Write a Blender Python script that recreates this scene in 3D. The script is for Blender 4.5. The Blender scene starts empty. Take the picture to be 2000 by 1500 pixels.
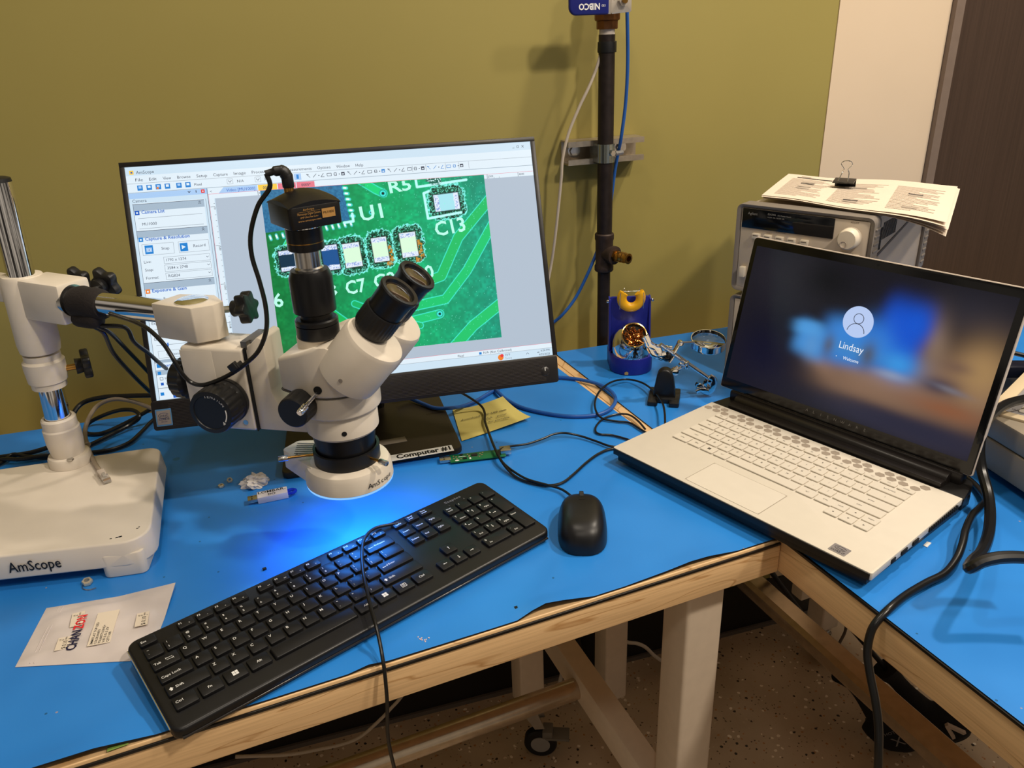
import bpy, bmesh, math, random
import numpy as np
from mathutils import Vector, Matrix
random.seed(7)
rng = np.random.default_rng(5)
SC = bpy.context.scene
COL = SC.collection
PI = math.pi
def sr(r, g, b):
    f = lambda c: (c/255)/12.92 if c/255 <= 0.04045 else ((c/255+0.055)/1.055)**2.4
    return (f(r), f(g), f(b), 1.0)

# ------------------------------------------------------------------ camera (z = 0 is the bench surface, floor at -0.905)
FPX = 1534.68
YAW, PITCH, ROLL = 0.38372, 0.42045, -0.038592
CAM = Vector((-0.577867, -0.596600, 0.556234))
_f = Vector((math.sin(YAW)*math.cos(PITCH), math.cos(YAW)*math.cos(PITCH), -math.sin(PITCH)))
_r0 = Vector((math.cos(YAW), -math.sin(YAW), 0)); _u0 = _r0.cross(_f)
RGT = math.cos(ROLL)*_r0 + math.sin(ROLL)*_u0
UP = -math.sin(ROLL)*_r0 + math.cos(ROLL)*_u0
cd = bpy.data.cameras.new('camera'); cam = bpy.data.objects.new('camera', cd); COL.objects.link(cam)
mw = Matrix.Identity(4)
for i in range(3):
    mw[i][0] = RGT[i]; mw[i][1] = UP[i]; mw[i][2] = -_f[i]; mw[i][3] = CAM[i]
cam.matrix_world = mw
cd.sensor_width = 36; cd.lens = FPX/2000*36; cd.clip_start = 0.02; cd.clip_end = 60
SC.camera = cam
# ------------------------------------------------------------------ world, lamps, exposure
w = bpy.data.worlds.new('room_air'); SC.world = w; w.use_nodes = True
w.node_tree.nodes['Background'].inputs[0].default_value = (1.0, 0.86, 0.70, 1)
w.node_tree.nodes['Background'].inputs[1].default_value = 0.21
# unseen room stood in for by added bright and dark noise, streaking chrome reflections
_n = w.node_tree; _tc = _n.nodes.new('ShaderNodeTexCoord'); _mp = _n.nodes.new('ShaderNodeMapping'); _mp.inputs['Scale'].default_value = (2.6, 2.6, 1.0)
_no = _n.nodes.new('ShaderNodeTexNoise'); _no.inputs['Scale'].default_value = 1.6; _no.inputs['Detail'].default_value = 3; _rp = _n.nodes.new('ShaderNodeValToRGB')
_rp.color_ramp.elements[0].position = 0.44; _rp.color_ramp.elements[0].color = (0.10, 0.085, 0.07, 1); _rp.color_ramp.elements[1].position = 0.58; _rp.color_ramp.elements[1].color = (1.9, 1.62, 1.30, 1)
_n.links.new(_tc.outputs['Generated'], _mp.inputs[0]); _n.links.new(_mp.outputs[0], _no.inputs[0]); _n.links.new(_no.outputs[0], _rp.inputs[0]); _n.links.new(_rp.outputs[0], _n.nodes['Background'].inputs[0])
def area(name, loc, aim, size, power, col, sy=None):
    l = bpy.data.lights.new(name, 'AREA'); l.energy = power; l.color = col; l.shape = 'RECTANGLE' if sy else 'SQUARE'; l.size = size
    if sy: l.size_y = sy
    o = bpy.data.objects.new(name, l); COL.objects.link(o); o.location = loc
    o.rotation_euler = (Vector(aim)-Vector(loc)).to_track_quat('-Z', 'Y').to_euler()
    return o
WARM = (1.0, 0.875, 0.72)
area('ceiling_lamp_front', (0.45, -1.15, 1.95), (0.4, 0.2, 0.1), 0.14, 27, WARM)
area('fill_light_far_right', (1.5, -1.3, 1.95), (0.4, 0.2, 0.2), 0.2, 14, WARM)  # added fill with no fixture behind it, brightens the power supply side and laptop
area('ceiling_lamp_right', (0.95, 0.02, 1.95), (0.2, 0.0, 0), 0.12, 24, WARM)
area('ceiling_lamp_over_bench', (-0.55, 0.10, 1.95), (-0.6, 0.1, 0), 0.12, 7, WARM)
area('ceiling_lamp_left', (-1.0, -1.2, 1.95), (-0.6, -0.1, 0), 0.2, 5, WARM)
SC.view_settings.view_transform = 'Standard'; SC.view_settings.look = 'None'
SC.view_settings.gamma = 1; SC.view_settings.use_curve_mapping = False
SC.view_settings.exposure = 0.0

# ------------------------------------------------------------------ pixel -> point on a real plane
def ray(x, y): return _f + RGT*((x-1000)/FPX) - UP*((y-750)/FPX)
def at(x, y, z=0.0):
    d = ray(x, y); return CAM + d*((z-CAM.z)/d.z)
def onp(x, y, P, N):
    d = ray(x, y); P = Vector(P); N = Vector(N); return CAM + d*((P-CAM).dot(N)/d.dot(N))
EDGE = 0.657544; WALL = 0.657544+0.092/math.cos(0.103827); WA = -0.103827   # rear edge of the benches, and the wall behind it
WN = Vector((math.sin(WA), -math.cos(WA), 0)); WT = Vector((math.cos(WA), math.sin(WA), 0))
def atw(x, y, off=0.0): return onp(x, y, Vector((0, WALL, 0))+WN*off, WN)
def wy(x): return WALL + x*math.tan(WA)
def ey(x): return EDGE + x*math.tan(WA)

# ------------------------------------------------------------------ materials
MATS = {}
def mat(name, col, rough=0.5, metal=0.0, noise=0.0, nscale=60, bump=0.0, emit=None, es=0.0, trans=0.0, ior=1.45, coat=0.0, spec=0.5, alpha=1.0, sub=0.0):
    if name in MATS: return MATS[name]
    m = bpy.data.materials.new(name); m.use_nodes = True; MATS[name] = m
    nt = m.node_tree; p = nt.nodes['Principled BSDF']
    p.inputs['Base Color'].default_value = col; p.inputs['Roughness'].default_value = rough
    p.inputs['Metallic'].default_value = metal; p.inputs['IOR'].default_value = ior
    p.inputs['Transmission Weight'].default_value = trans; p.inputs['Coat Weight'].default_value = coat
    p.inputs['Specular IOR Level'].default_value = spec; p.inputs['Alpha'].default_value = alpha
    if emit: p.inputs['Emission Color'].default_value = emit; p.inputs['Emission Strength'].default_value = es
    tc = nt.nodes.new('ShaderNodeTexCoord'); n = nt.nodes.new('ShaderNodeTexNoise')
    n.inputs['Scale'].default_value = nscale; n.inputs['Detail'].default_value = 4
    nt.links.new(tc.outputs['Object'], n.inputs['Vector'])
    if noise > 0:
        r = nt.nodes.new('ShaderNodeValToRGB')
        r.color_ramp.elements[0].position = 0.3; r.color_ramp.elements[1].position = 0.7
        r.color_ramp.elements[0].color = tuple(c*(1-noise) for c in col[:3])+(1,)
        r.color_ramp.elements[1].color = tuple(min(1, c*(1+noise)) for c in col[:3])+(1,)
        nt.links.new(n.outputs[0], r.inputs[0]); nt.links.new(r.outputs[0], p.inputs['Base Color'])
    mr = nt.nodes.new('ShaderNodeMapRange'); mr.inputs[3].default_value = max(0.02, rough*0.88); mr.inputs[4].default_value = min(1, rough*1.12)
    nt.links.new(n.outputs[0], mr.inputs[0]); nt.links.new(mr.outputs[0], p.inputs['Roughness'])
    if bump > 0:
        b = nt.nodes.new('ShaderNodeBump'); b.inputs['Strength'].default_value = bump; b.inputs['Distance'].default_value = 0.001
        nt.links.new(n.outputs[0], b.inputs['Height']); nt.links.new(b.outputs[0], p.inputs['Normal'])
    return m
def glow(name, col, es):   # a lit pixel of a screen or lamp
    if name in MATS: return MATS[name]
    m = bpy.data.materials.new(name); m.use_nodes = True; MATS[name] = m; nt = m.node_tree
    p = nt.nodes['Principled BSDF']; p.inputs['Base Color'].default_value = (0.004, 0.004, 0.004, 1); p.inputs['Roughness'].default_value = 0.25
    p.inputs['Emission Color'].default_value = col; p.inputs['Emission Strength'].default_value = es
    return m
def vcol_glow(name, es):
    m = bpy.data.materials.new(name); m.use_nodes = True; nt = m.node_tree; p = nt.nodes['Principled BSDF']
    a = nt.nodes.new('ShaderNodeVertexColor'); a.layer_name = 'Col'
    p.inputs['Base Color'].default_value = (0.004, 0.004, 0.004, 1); p.inputs['Roughness'].default_value = 0.2
    nt.links.new(a.outputs[0], p.inputs['Emission Color']); p.inputs['Emission Strength'].default_value = es
    return m

# ------------------------------------------------------------------ mesh builder
_txt = {}
def text_mesh(s, off=0.0, shear=0.0):
    k = (s, off, shear)
    if k not in _txt:
        c = bpy.data.curves.new('t', 'FONT'); c.body = s; c.size = 1; c.resolution_u = 2; c.offset = off; c.shear = shear
        o = bpy.data.objects.new('t', c); COL.objects.link(o)
        dg = bpy.context.evaluated_depsgraph_get(); dg.update()
        me = bpy.data.meshes.new_from_object(o.evaluated_get(dg))
        bpy.data.objects.remove(o); bpy.data.curves.remove(c)
        co = np.array([v.co[:] for v in me.vertices]) if len(me.vertices) else np.zeros((1, 3))
        _txt[k] = (me, co.min(0), co.max(0))
    return _txt[k]
class B:
    def __init__(s): s.bm = bmesh.new()
    def _merge(s, t, M=None, mi=0, bev=0, seg=2):
        if bev > 0:
            es = [e for e in t.edges if len(e.link_faces) == 2 and e.calc_face_angle(0) > 0.5]
            bmesh.ops.bevel(t, geom=es, offset=bev, segments=seg, profile=0.5, affect='EDGES', clamp_overlap=True)
        if M is not None: t.transform(M)
        for f in t.faces: f.material_index = mi
        me = bpy.data.meshes.new('x'); t.to_mesh(me); t.free(); s.bm.from_mesh(me); bpy.data.meshes.remove(me)
        return s
    def box(s, c, d, mi=0, M=None, bev=0, seg=2, top=1.0):
        t = bmesh.new(); bmesh.ops.create_cube(t, size=1)
        for v in t.verts:
            k = top if v.co.z > 0 else 1
            v.co = Vector((c[0]+v.co.x*d[0]*k, c[1]+v.co.y*d[1]*k, c[2]+v.co.z*d[2]))
        return s._merge(t, M, mi, bev, seg)
    def prism(s, poly, z0, z1, mi=0, M=None, bev=0, seg=2, ztop=None, zbot=None, inset=0):
        t = bmesh.new(); n = len(poly)
        cx = sum(p[0] for p in poly)/n; cy = sum(p[1] for p in poly)/n
        lo = [t.verts.new((x, y, zbot(x, y) if zbot else z0)) for x, y in poly]
        hi = [t.verts.new((x+(cx-x)*inset, y+(cy-y)*inset, ztop(x, y) if ztop else z1)) for x, y in poly]
        t.faces.new(lo[::-1]); t.faces.new(hi)
        for i in range(n): t.faces.new((lo[i], lo[(i+1) % n], hi[(i+1) % n], hi[i]))
        bmesh.ops.recalc_face_normals(t, faces=t.faces)
        return s._merge(t, M, mi, bev, seg)
    def lathe(s, prof, c=(0, 0, 0), ax=(0, 0, 1), mi=0, seg=40, M=None, rib=None, close=True):
        """prof = [(radius, height)]; height along ax from c"""
        t = bmesh.new(); rings = []
        q = Vector(ax).normalized().to_track_quat('Z', 'Y').to_matrix().to_4x4()
        for r, h in prof:
            ring = []
            for i in range(seg):
                a = 2*PI*i/seg; rr = r
                if rib and rib[1] <= h <= rib[2]: rr = r*(1-rib[3]*(0.5+0.5*math.cos(rib[0]*a))**3)
                ring.append(t.verts.new((rr*math.cos(a), rr*math.sin(a), h)))
            rings.append(ring)
        for a, b in zip(rings, rings[1:]):
            for i in range(seg): t.faces.new((a[i], a[(i+1) % seg], b[(i+1) % seg], b[i]))
        if close:
            t.faces.new(rings[0][::-1]); t.faces.new(rings[-1])
        bmesh.ops.recalc_face_normals(t, faces=t.faces)
        t.transform(Matrix.Translation(Vector(c)) @ q)
        return s._merge(t, M, mi)
    def cyl(s, p0, p1, r0, r1=None, mi=0, seg=24, bev=0, M=None):
        p0 = Vector(p0); p1 = Vector(p1); L = (p1-p0).length; r1 = r0 if r1 is None else r1
        b = min(bev, L*0.45)
        pr = [(r0, 0), (r1, L)] if b == 0 else [(r0-b, 0), (r0-b*0.3, b*0.3), (r0, b), (r1, L-b), (r1-b*0.3, L-b*0.3), (r1-b, L)]
        return s.lathe(pr, p0, p1-p0, mi, seg, M)
    def tube(s, pts, r, mi=0, seg=8, sub=6, M=None, cap=True, flat=1.0):
        P = [Vector(p) for p in pts]
        if sub > 1 and len(P) > 2:
            Q = []
            E = [P[0]*2-P[1]]+P+[P[-1]*2-P[-2]]
            for i in range(1, len(E)-2):
                for k in range(sub):
                    u = k/sub; a, b, c, d = E[i-1:i+3]
                    Q.append(0.5*((2*b)+(c-a)*u+(2*a-5*b+4*c-d)*u*u+(3*b-a-3*c+d)*u**3))
            Q.append(P[-1]); P = Q
        t = bmesh.new(); rings = []; n = None
        for i, p in enumerate(P):
            T = (P[min(i+1, len(P)-1)]-P[max(i-1, 0)]).normalized()
            if n is None:
                n = T.cross(Vector((0, 0, 1)));
                if n.length < 0.1: n = T.cross(Vector((0, 1, 0)))
                n.normalize()
            n = (n-T*n.dot(T)).normalized(); b = T.cross(n)
            rr = r[min(int(i*len(r)/len(P)), len(r)-1)] if isinstance(r, (list, tuple)) else r
            rings.append([t.verts.new(p+n*math.cos(2*PI*k/seg)*rr+b*math.sin(2*PI*k/seg)*rr*flat) for k in range(seg)])
        for a, b in zip(rings, rings[1:]):
            for k in range(seg): t.faces.new((a[k], a[(k+1) % seg], b[(k+1) % seg], b[k]))
        if cap: t.faces.new(rings[0][::-1]); t.faces.new(rings[-1])
        bmesh.ops.recalc_face_normals(t, faces=t.faces)
        return s._merge(t, M, mi)
    def poly(s, pts, mi=0, M=None):
        t = bmesh.new(); t.faces.new([t.verts.new(Vector(p)) for p in pts])
        return s._merge(t, M, mi)
    def quadxy(s, x0, y0, x1, y1, z=0, mi=0, M=None): return s.poly([(x0, y0, z), (x1, y0, z), (x1, y1, z), (x0, y1, z)], mi, M)
    def text(s, st, size, M, mi=0, align='l', off=0.0, sx=1.0, fit=None, shear=0.0):
        me, lo, hi = text_mesh(st, off, shear)
        x0 = {'l': lo[0], 'c': (lo[0]+hi[0])/2, 'r': hi[0]}[align]
        if fit: sx = fit/max(1e-6, (hi[0]-lo[0])*size)
        t = bmesh.new(); t.from_mesh(me)
        t.transform(M @ Matrix.Diagonal((size*sx, size, size, 1)) @ Matrix.Translation((-x0, 0, 0)))
        return s._merge(t, None, mi)
    def build(s, name, mats, parent=None, world=False, smooth=35):
        me = bpy.data.meshes.new(name)
        if world and parent is not None:
            R = parent
            while R.parent: R = R.parent
            s.bm.transform(basis(R).inverted())
        s.bm.to_mesh(me); s.bm.free()
        for m in (mats if isinstance(mats, (list, tuple)) else [mats]): me.materials.append(m)
        if smooth:
            me.polygons.foreach_set('use_smooth', [True]*len(me.polygons)); me.set_sharp_from_angle(angle=math.radians(smooth))
        o = bpy.data.objects.new(name, me); COL.objects.link(o)
        if parent is not None: o.parent = parent
        return o
def basis(R): return Matrix.Translation(R.location) @ R.rotation_euler.to_matrix().to_4x4()
def tag(o, label, cat, group=None):
    o['label'] = label; o['category'] = cat
    if group: o['group'] = group
    return o
def thing(name, label, cat, loc=(0, 0, 0), rz=0.0, group=None, rot=None):
    o = bpy.data.objects.new(name, None); COL.objects.link(o); o.location = loc
    o.rotation_euler = rot if rot else (0, 0, rz); o.empty_display_size = 0.02
    return tag(o, label, cat, group)
def single(name, b, m, label, cat, loc=None, group=None, smooth=35):
    """a thing that is one mesh, built in world space, origin moved to its base"""
    if loc is not None: b.bm.transform(Matrix.Translation(-Vector(loc)))
    o = b.build(name, m, smooth=smooth)
    if loc is not None: o.location = loc
    return tag(o, label, cat, group)
def struct(name, b, m, smooth=35):
    o = b.build(name, m, smooth=smooth); o['kind'] = 'structure'; return o
def T(x, y, z): return Matrix.Translation((x, y, z))
def RZ(a): return Matrix.Rotation(a, 4, 'Z')
def RX(a): return Matrix.Rotation(a, 4, 'X')
def RY(a): return Matrix.Rotation(a, 4, 'Y')
def frame(o, x, y):
    x = Vector(x).normalized(); y = Vector(y); y = (y-x*y.dot(x)).normalized(); z = x.cross(y)
    M = Matrix.Identity(4)
    for i in range(3): M[i][0] = x[i]; M[i][1] = y[i]; M[i][2] = z[i]; M[i][3] = o[i]
    return M

# ------------------------------------------------------------------ palette
cream = mat('cream_enamel', sr(222, 212, 198), 0.42, noise=0.03, nscale=25, bump=0.05)
cream2 = mat('warm_white_plastic', sr(218, 208, 192), 0.4, noise=0.03, nscale=40)
blackp = mat('black_plastic', sr(22, 22, 23), 0.42, noise=0.1, bump=0.05)
blackg = mat('black_gloss', sr(10, 10, 11), 0.12)
blackm = mat('black_matte_metal', sr(20, 20, 22), 0.34, metal=0.2)
rubber = mat('black_rubber', sr(14, 14, 15), 0.5, noise=0.1)
cable_m = mat('black_cable_sheath', sr(17, 17, 18), 0.3)
chrome = mat('polished_chrome', (0.82, 0.82, 0.83, 1), 0.07, metal=1)
steel = mat('brushed_steel', (0.6, 0.59, 0.57, 1), 0.25, metal=1, noise=0.08)
brass = mat('brass', sr(176, 132, 66), 0.28, metal=1, noise=0.15)
bronze = mat('cast_bronze', sr(120, 78, 42), 0.45, metal=0.8, noise=0.25, bump=0.2)
white_print = mat('white_print', sr(225, 225, 222), 0.6)
black_print = mat('black_print', sr(18, 18, 22), 0.6)
darkhole = mat('dark_recess', sr(8, 8, 8), 0.8)
# ================================================================== SETTING
FLZ = -0.905
def wall_mat():
    m = mat('olive_green_paint', sr(150, 137, 74), 0.55, noise=0.035, nscale=3, bump=0.12); return m
olive = wall_mat()
beige_w = mat('beige_wall_paint', sr(214, 193, 165), 0.6, noise=0.02, nscale=5, bump=0.1)
b = B()
def wallseg(b, x0, x1, z0, z1, th=0.12, off=0.0):
    o = Vector((0, WALL, 0)); p = [o+WT*x0+WN*off, o+WT*x1+WN*off, o+WT*x1-WN*th, o+WT*x0-WN*th]
    b.prism([(v.x, v.y) for v in p], z0, z1)
wallseg(b, -3.0, 0.6405, FLZ, 2.1); struct('wall_back', b, olive)
b = B(); wallseg(b, 0.6405, 0.902, FLZ, 2.1, off=0.002); struct('wall_right', b, beige_w)
tr = mat('taupe_metal_trim', sr(120, 104, 92), 0.45, noise=0.04)
b = B(); wallseg(b, 0.903, 0.9235, FLZ, 2.1, off=0.014); struct('trim_1', b, tr)
# dark laminate door beyond the trim, with a fine vertical grain
dk = bpy.data.materials.new('dark_wood_laminate'); dk.use_nodes = True; nt = dk.node_tree; p = nt.nodes['Principled BSDF']
tc = nt.nodes.new('ShaderNodeTexCoord'); mp = nt.nodes.new('ShaderNodeMapping'); mp.inputs['Scale'].default_value = (160, 160, 3)
n = nt.nodes.new('ShaderNodeTexNoise'); n.inputs['Scale'].default_value = 1.5; r = nt.nodes.new('ShaderNodeValToRGB')
r.color_ramp.elements[0].color = sr(52, 38, 28); r.color_ramp.elements[1].color = sr(76, 58, 46)
nt.links.new(tc.outputs['Object'], mp.inputs[0]); nt.links.new(mp.outputs[0], n.inputs[0]); nt.links.new(n.outputs[0], r.inputs[0]); nt.links.new(r.outputs[0], p.inputs['Base Color'])
p.inputs['Roughness'].default_value = 0.45
b = B(); wallseg(b, 0.925, 2.4, FLZ, 2.1, off=0.004); struct('door_1', b, dk)
bb = mat('black_vinyl_baseboard', sr(20, 18, 17), 0.45, noise=0.1)
b = B(); wallseg(b, -3.0, 0.902, FLZ+0.012, FLZ+0.15, th=0.0, off=0.006)
o = Vector((0, WALL, 0))
struct('baseboard_back', b, bb)
b = B(); wallseg(b, -3.0, 0.902, FLZ, FLZ+0.012, th=0.0, off=0.012); struct('trim_2', b, mat('grey_floor_edge', sr(92, 84, 76), 0.6))
# terrazzo floor
fl = bpy.data.materials.new('terrazzo_floor'); fl.use_nodes = True; nt = fl.node_tree; p = nt.nodes['Principled BSDF']
tc = nt.nodes.new('ShaderNodeTexCoord')
base = nt.nodes.new('ShaderNodeTexNoise'); base.inputs['Scale'].default_value = 5; base.inputs['Detail'].default_value = 6
br = nt.nodes.new('ShaderNodeValToRGB'); br.color_ramp.elements[0].color = sr(172, 150, 122); br.color_ramp.elements[1].color = sr(198, 176, 148); br.color_ramp.elements[0].position = .35; br.color_ramp.elements[1].position = .65
nt.links.new(tc.outputs['Object'], base.inputs[0]); nt.links.new(base.outputs[0], br.inputs[0])
prev = br.outputs[0]
for sc_, th_, col in ((62, 0.15, sr(240, 226, 204)), (95, 0.15, sr(190, 168, 138)), (58, 0.12, sr(44, 36, 30)), (80, 0.13, sr(176, 124, 80)), (120, 0.14, sr(96, 80, 64))):
    vo = nt.nodes.new('ShaderNodeTexVoronoi'); vo.inputs['Scale'].default_value = sc_; vo.inputs['Randomness'].default_value = 1
    wn = nt.nodes.new('ShaderNodeTexNoise'); wn.inputs['Scale'].default_value = sc_*2
    mx = nt.nodes.new('ShaderNodeVectorMath'); mx.operation = 'SCALE'; mx.inputs['Scale'].default_value = 0.006
    ad = nt.nodes.new('ShaderNodeVectorMath'); nt.links.new(tc.outputs['Object'], wn.inputs[0]); nt.links.new(wn.outputs['Color'], mx.inputs[0])
    of = nt.nodes.new('ShaderNodeVectorMath'); of.inputs[1].default_value = (sc_*.37, sc_*.11, 0)
    nt.links.new(tc.outputs['Object'], of.inputs[0]); nt.links.new(of.outputs[0], ad.inputs[0]); nt.links.new(mx.outputs[0], ad.inputs[1]); nt.links.new(ad.outputs[0], vo.inputs['Vector'])
    sp = nt.nodes.new('ShaderNodeSeparateColor'); nt.links.new(vo.outputs['Color'], sp.inputs[0])
    g = nt.nodes.new('ShaderNodeMath'); g.operation = 'GREATER_THAN'; g.inputs[1].default_value = 0.72; nt.links.new(sp.outputs[0], g.inputs[0])
    l = nt.nodes.new('ShaderNodeMath'); l.operation = 'LESS_THAN'; l.inputs[1].default_value = th_*1.6; nt.links.new(vo.outputs['Distance'], l.inputs[0])
    m2 = nt.nodes.new('ShaderNodeMath'); m2.operation = 'MULTIPLY'; nt.links.new(g.outputs[0], m2.inputs[0]); nt.links.new(l.outputs[0], m2.inputs[1])
    mixc = nt.nodes.new('ShaderNodeMix'); mixc.data_type = 'RGBA'; nt.links.new(m2.outputs[0], mixc.inputs[0]); nt.links.new(prev, mixc.inputs[6]); mixc.inputs[7].default_value = col
    prev = mixc.outputs[2]
nt.links.new(prev, p.inputs['Base Color']); p.inputs['Roughness'].default_value = 0.45
b = B(); b.box((0, -0.6, FLZ-0.03), (7, 6, 0.06)); struct('floor', b, fl)

# ================================================================== WORKBENCHES
maple = bpy.data.materials.new('maple_worktop'); maple.use_nodes = True; nt = maple.node_tree; p = nt.nodes['Principled BSDF']
tc = nt.nodes.new('ShaderNodeTexCoord'); mp = nt.nodes.new('ShaderNodeMapping')
n1 = nt.nodes.new('ShaderNodeTexNoise'); n1.inputs['Scale'].default_value = 2.2; n1.inputs['Detail'].default_value = 3; n1.inputs['Distortion'].default_value = 0.6
mp.inputs['Scale'].default_value = (1.2, 1.2, 9); nt.links.new(tc.outputs['Object'], mp.inputs[0]); nt.links.new(mp.outputs[0], n1.inputs[0])
wv = nt.nodes.new('ShaderNodeMath'); wv.operation = 'MULTIPLY'; wv.inputs[1].default_value = 22; nt.links.new(n1.outputs[0], wv.inputs[0])
sn = nt.nodes.new('ShaderNodeMath'); sn.operation = 'SINE'; nt.links.new(wv.outputs[0], sn.inputs[0])
pw_ = nt.nodes.new('ShaderNodeMath'); pw_.operation = 'ABSOLUTE'; nt.links.new(sn.outputs[0], pw_.inputs[0])
r = nt.nodes.new('ShaderNodeValToRGB'); r.color_ramp.elements[0].color = sr(196, 150, 98); r.color_ramp.elements[1].color = sr(234, 196, 146); r.color_ramp.elements[1].position = 0.16
nt.links.new(pw_.outputs[0], r.inputs[0])
n2 = nt.nodes.new('ShaderNodeTexNoise'); n2.inputs['Scale'].default_value = 6; mp2 = nt.nodes.new('ShaderNodeMapping'); mp2.inputs['Scale'].default_value = (2, 2, 60)
nt.links.new(tc.outputs['Object'], mp2.inputs[0]); nt.links.new(mp2.outputs[0], n2.inputs[0])
mx = nt.nodes.new('ShaderNodeMix'); mx.data_type = 'RGBA'; mx.blend_type = 'MULTIPLY'; mx.inputs[0].default_value = 0.35
r2 = nt.nodes.new('ShaderNodeValToRGB'); r2.color_ramp.elements[0].color = (0.55, 0.5, 0.45, 1); r2.color_ramp.elements[1].color = (1, 1, 1, 1); r2.color_ramp.elements[0].position = .3; r2.color_ramp.elements[1].position = .6
nt.links.new(n2.outputs[0], r2.inputs[0]); nt.links.new(r.outputs[0], mx.inputs[6]); nt.links.new(r2.outputs[0], mx.inputs[7]); nt.links.new(mx.outputs[2], p.inputs['Base Color'])
p.inputs['Roughness'].default_value = 0.38
seam = mat('black_edge_seam', sr(14, 12, 12), 0.35)
legw = mat('white_powder_coat', sr(216, 200, 180), 0.38, noise=0.03, bump=0.1)
tubem = mat('brown_metal_tube', sr(196, 180, 158), 0.24, metal=0.8, noise=0.1)

# blue static mat: base blue, soft wear, rings and specks
bm_ = bpy.data.materials.new('blue_rubber_mat'); bm_.use_nodes = True; nt = bm_.node_tree; p = nt.nodes['Principled BSDF']
tc = nt.nodes.new('ShaderNodeTexCoord')
n1 = nt.nodes.new('ShaderNodeTexNoise'); n1.inputs['Scale'].default_value = 7; nt.links.new(tc.outputs['Object'], n1.inputs[0])
r = nt.nodes.new('ShaderNodeValToRGB'); r.color_ramp.elements[0].color = sr(38, 124, 208); r.color_ramp.elements[1].color = sr(46, 134, 220); r.color_ramp.elements[0].position = .35; r.color_ramp.elements[1].position = .65
nt.links.new(n1.outputs[0], r.inputs[0]); prev = r.outputs[0]
# faint flux rings
vo = nt.nodes.new('ShaderNodeTexVoronoi'); vo.inputs['Scale'].default_value = 11; vo.inputs['Randomness'].default_value = 1; nt.links.new(tc.outputs['Object'], vo.inputs[0])
c1 = nt.nodes.new('ShaderNodeMath'); c1.operation = 'SUBTRACT'; c1.inputs[1].default_value = 0.052; nt.links.new(vo.outputs['Distance'], c1.inputs[0])
c2 = nt.nodes.new('ShaderNodeMath'); c2.operation = 'ABSOLUTE'; nt.links.new(c1.outputs[0], c2.inputs[0])
c3 = nt.nodes.new('ShaderNodeMath'); c3.operation = 'LESS_THAN'; c3.inputs[1].default_value = 0.02; nt.links.new(c2.outputs[0], c3.inputs[0])
sp = nt.nodes.new('ShaderNodeSeparateColor'); nt.links.new(vo.outputs['Color'], sp.inputs[0])
c4 = nt.nodes.new('ShaderNodeMath'); c4.operation = 'GREATER_THAN'; c4.inputs[1].default_value = 0.83; nt.links.new(sp.outputs[1], c4.inputs[0])
c5 = nt.nodes.new('ShaderNodeMath'); c5.operation = 'MULTIPLY'; nt.links.new(c3.outputs[0], c5.inputs[0]); nt.links.new(c4.outputs[0], c5.inputs[1])
c6 = nt.nodes.new('ShaderNodeMath'); c6.operation = 'MULTIPLY'; c6.inputs[1].default_value = 0.45; nt.links.new(c5.outputs[0], c6.inputs[0])
mx = nt.nodes.new('ShaderNodeMix'); mx.data_type = 'RGBA'; nt.links.new(c6.outputs[0], mx.inputs[0]); nt.links.new(prev, mx.inputs[6]); mx.inputs[7].default_value = sr(24, 96, 110); prev = mx.outputs[2]
for sc_, thr, col, st in ((52, 0.07, sr(24, 70, 100), .7), (33, 0.04, sr(170, 150, 140), .7)):
    vo = nt.nodes.new('ShaderNodeTexVoronoi'); vo.inputs['Scale'].default_value = sc_; nt.links.new(tc.outputs['Object'], vo.inputs[0])
    sp = nt.nodes.new('ShaderNodeSeparateColor'); nt.links.new(vo.outputs['Color'], sp.inputs[0])
    a = nt.nodes.new('ShaderNodeMath'); a.operation = 'GREATER_THAN'; a.inputs[1].default_value = 0.972; nt.links.new(sp.outputs[2], a.inputs[0])
    l = nt.nodes.new('ShaderNodeMath'); l.operation = 'LESS_THAN'; l.inputs[1].default_value = thr; nt.links.new(vo.outputs['Distance'], l.inputs[0])
    q = nt.nodes.new('ShaderNodeMath'); q.operation = 'MULTIPLY'; nt.links.new(a.outputs[0], q.inputs[0]); nt.links.new(l.outputs[0], q.inputs[1])
    q2 = nt.nodes.new('ShaderNodeMath'); q2.operation = 'MULTIPLY'; q2.inputs[1].default_value = st; nt.links.new(q.outputs[0], q2.inputs[0])
    mx = nt.nodes.new('ShaderNodeMix'); mx.data_type = 'RGBA'; nt.links.new(q2.outputs[0], mx.inputs[0]); nt.links.new(prev, mx.inputs[6]); mx.inputs[7].default_value = col; prev = mx.outputs[2]
nt.links.new(prev, p.inputs['Base Color']); p.inputs['Roughness'].default_value = 0.33; p.inputs['Specular IOR Level'].default_value = 0.4
bumpn = nt.nodes.new('ShaderNodeTexNoise'); bumpn.inputs['Scale'].default_value = 9; nt.links.new(tc.outputs['Object'], bumpn.inputs[0])
bp = nt.nodes.new('ShaderNodeBump'); bp.inputs['Strength'].default_value = 0.25; bp.inputs['Distance'].default_value = 0.002; nt.links.new(bumpn.outputs[0], bp.inputs['Height']); nt.links.new(bp.outputs[0], p.inputs['Normal'])
bluemat = bm_

MATT = 0.002   # mat thickness; worktop surface sits just below z = 0
G = 0.004
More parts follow.
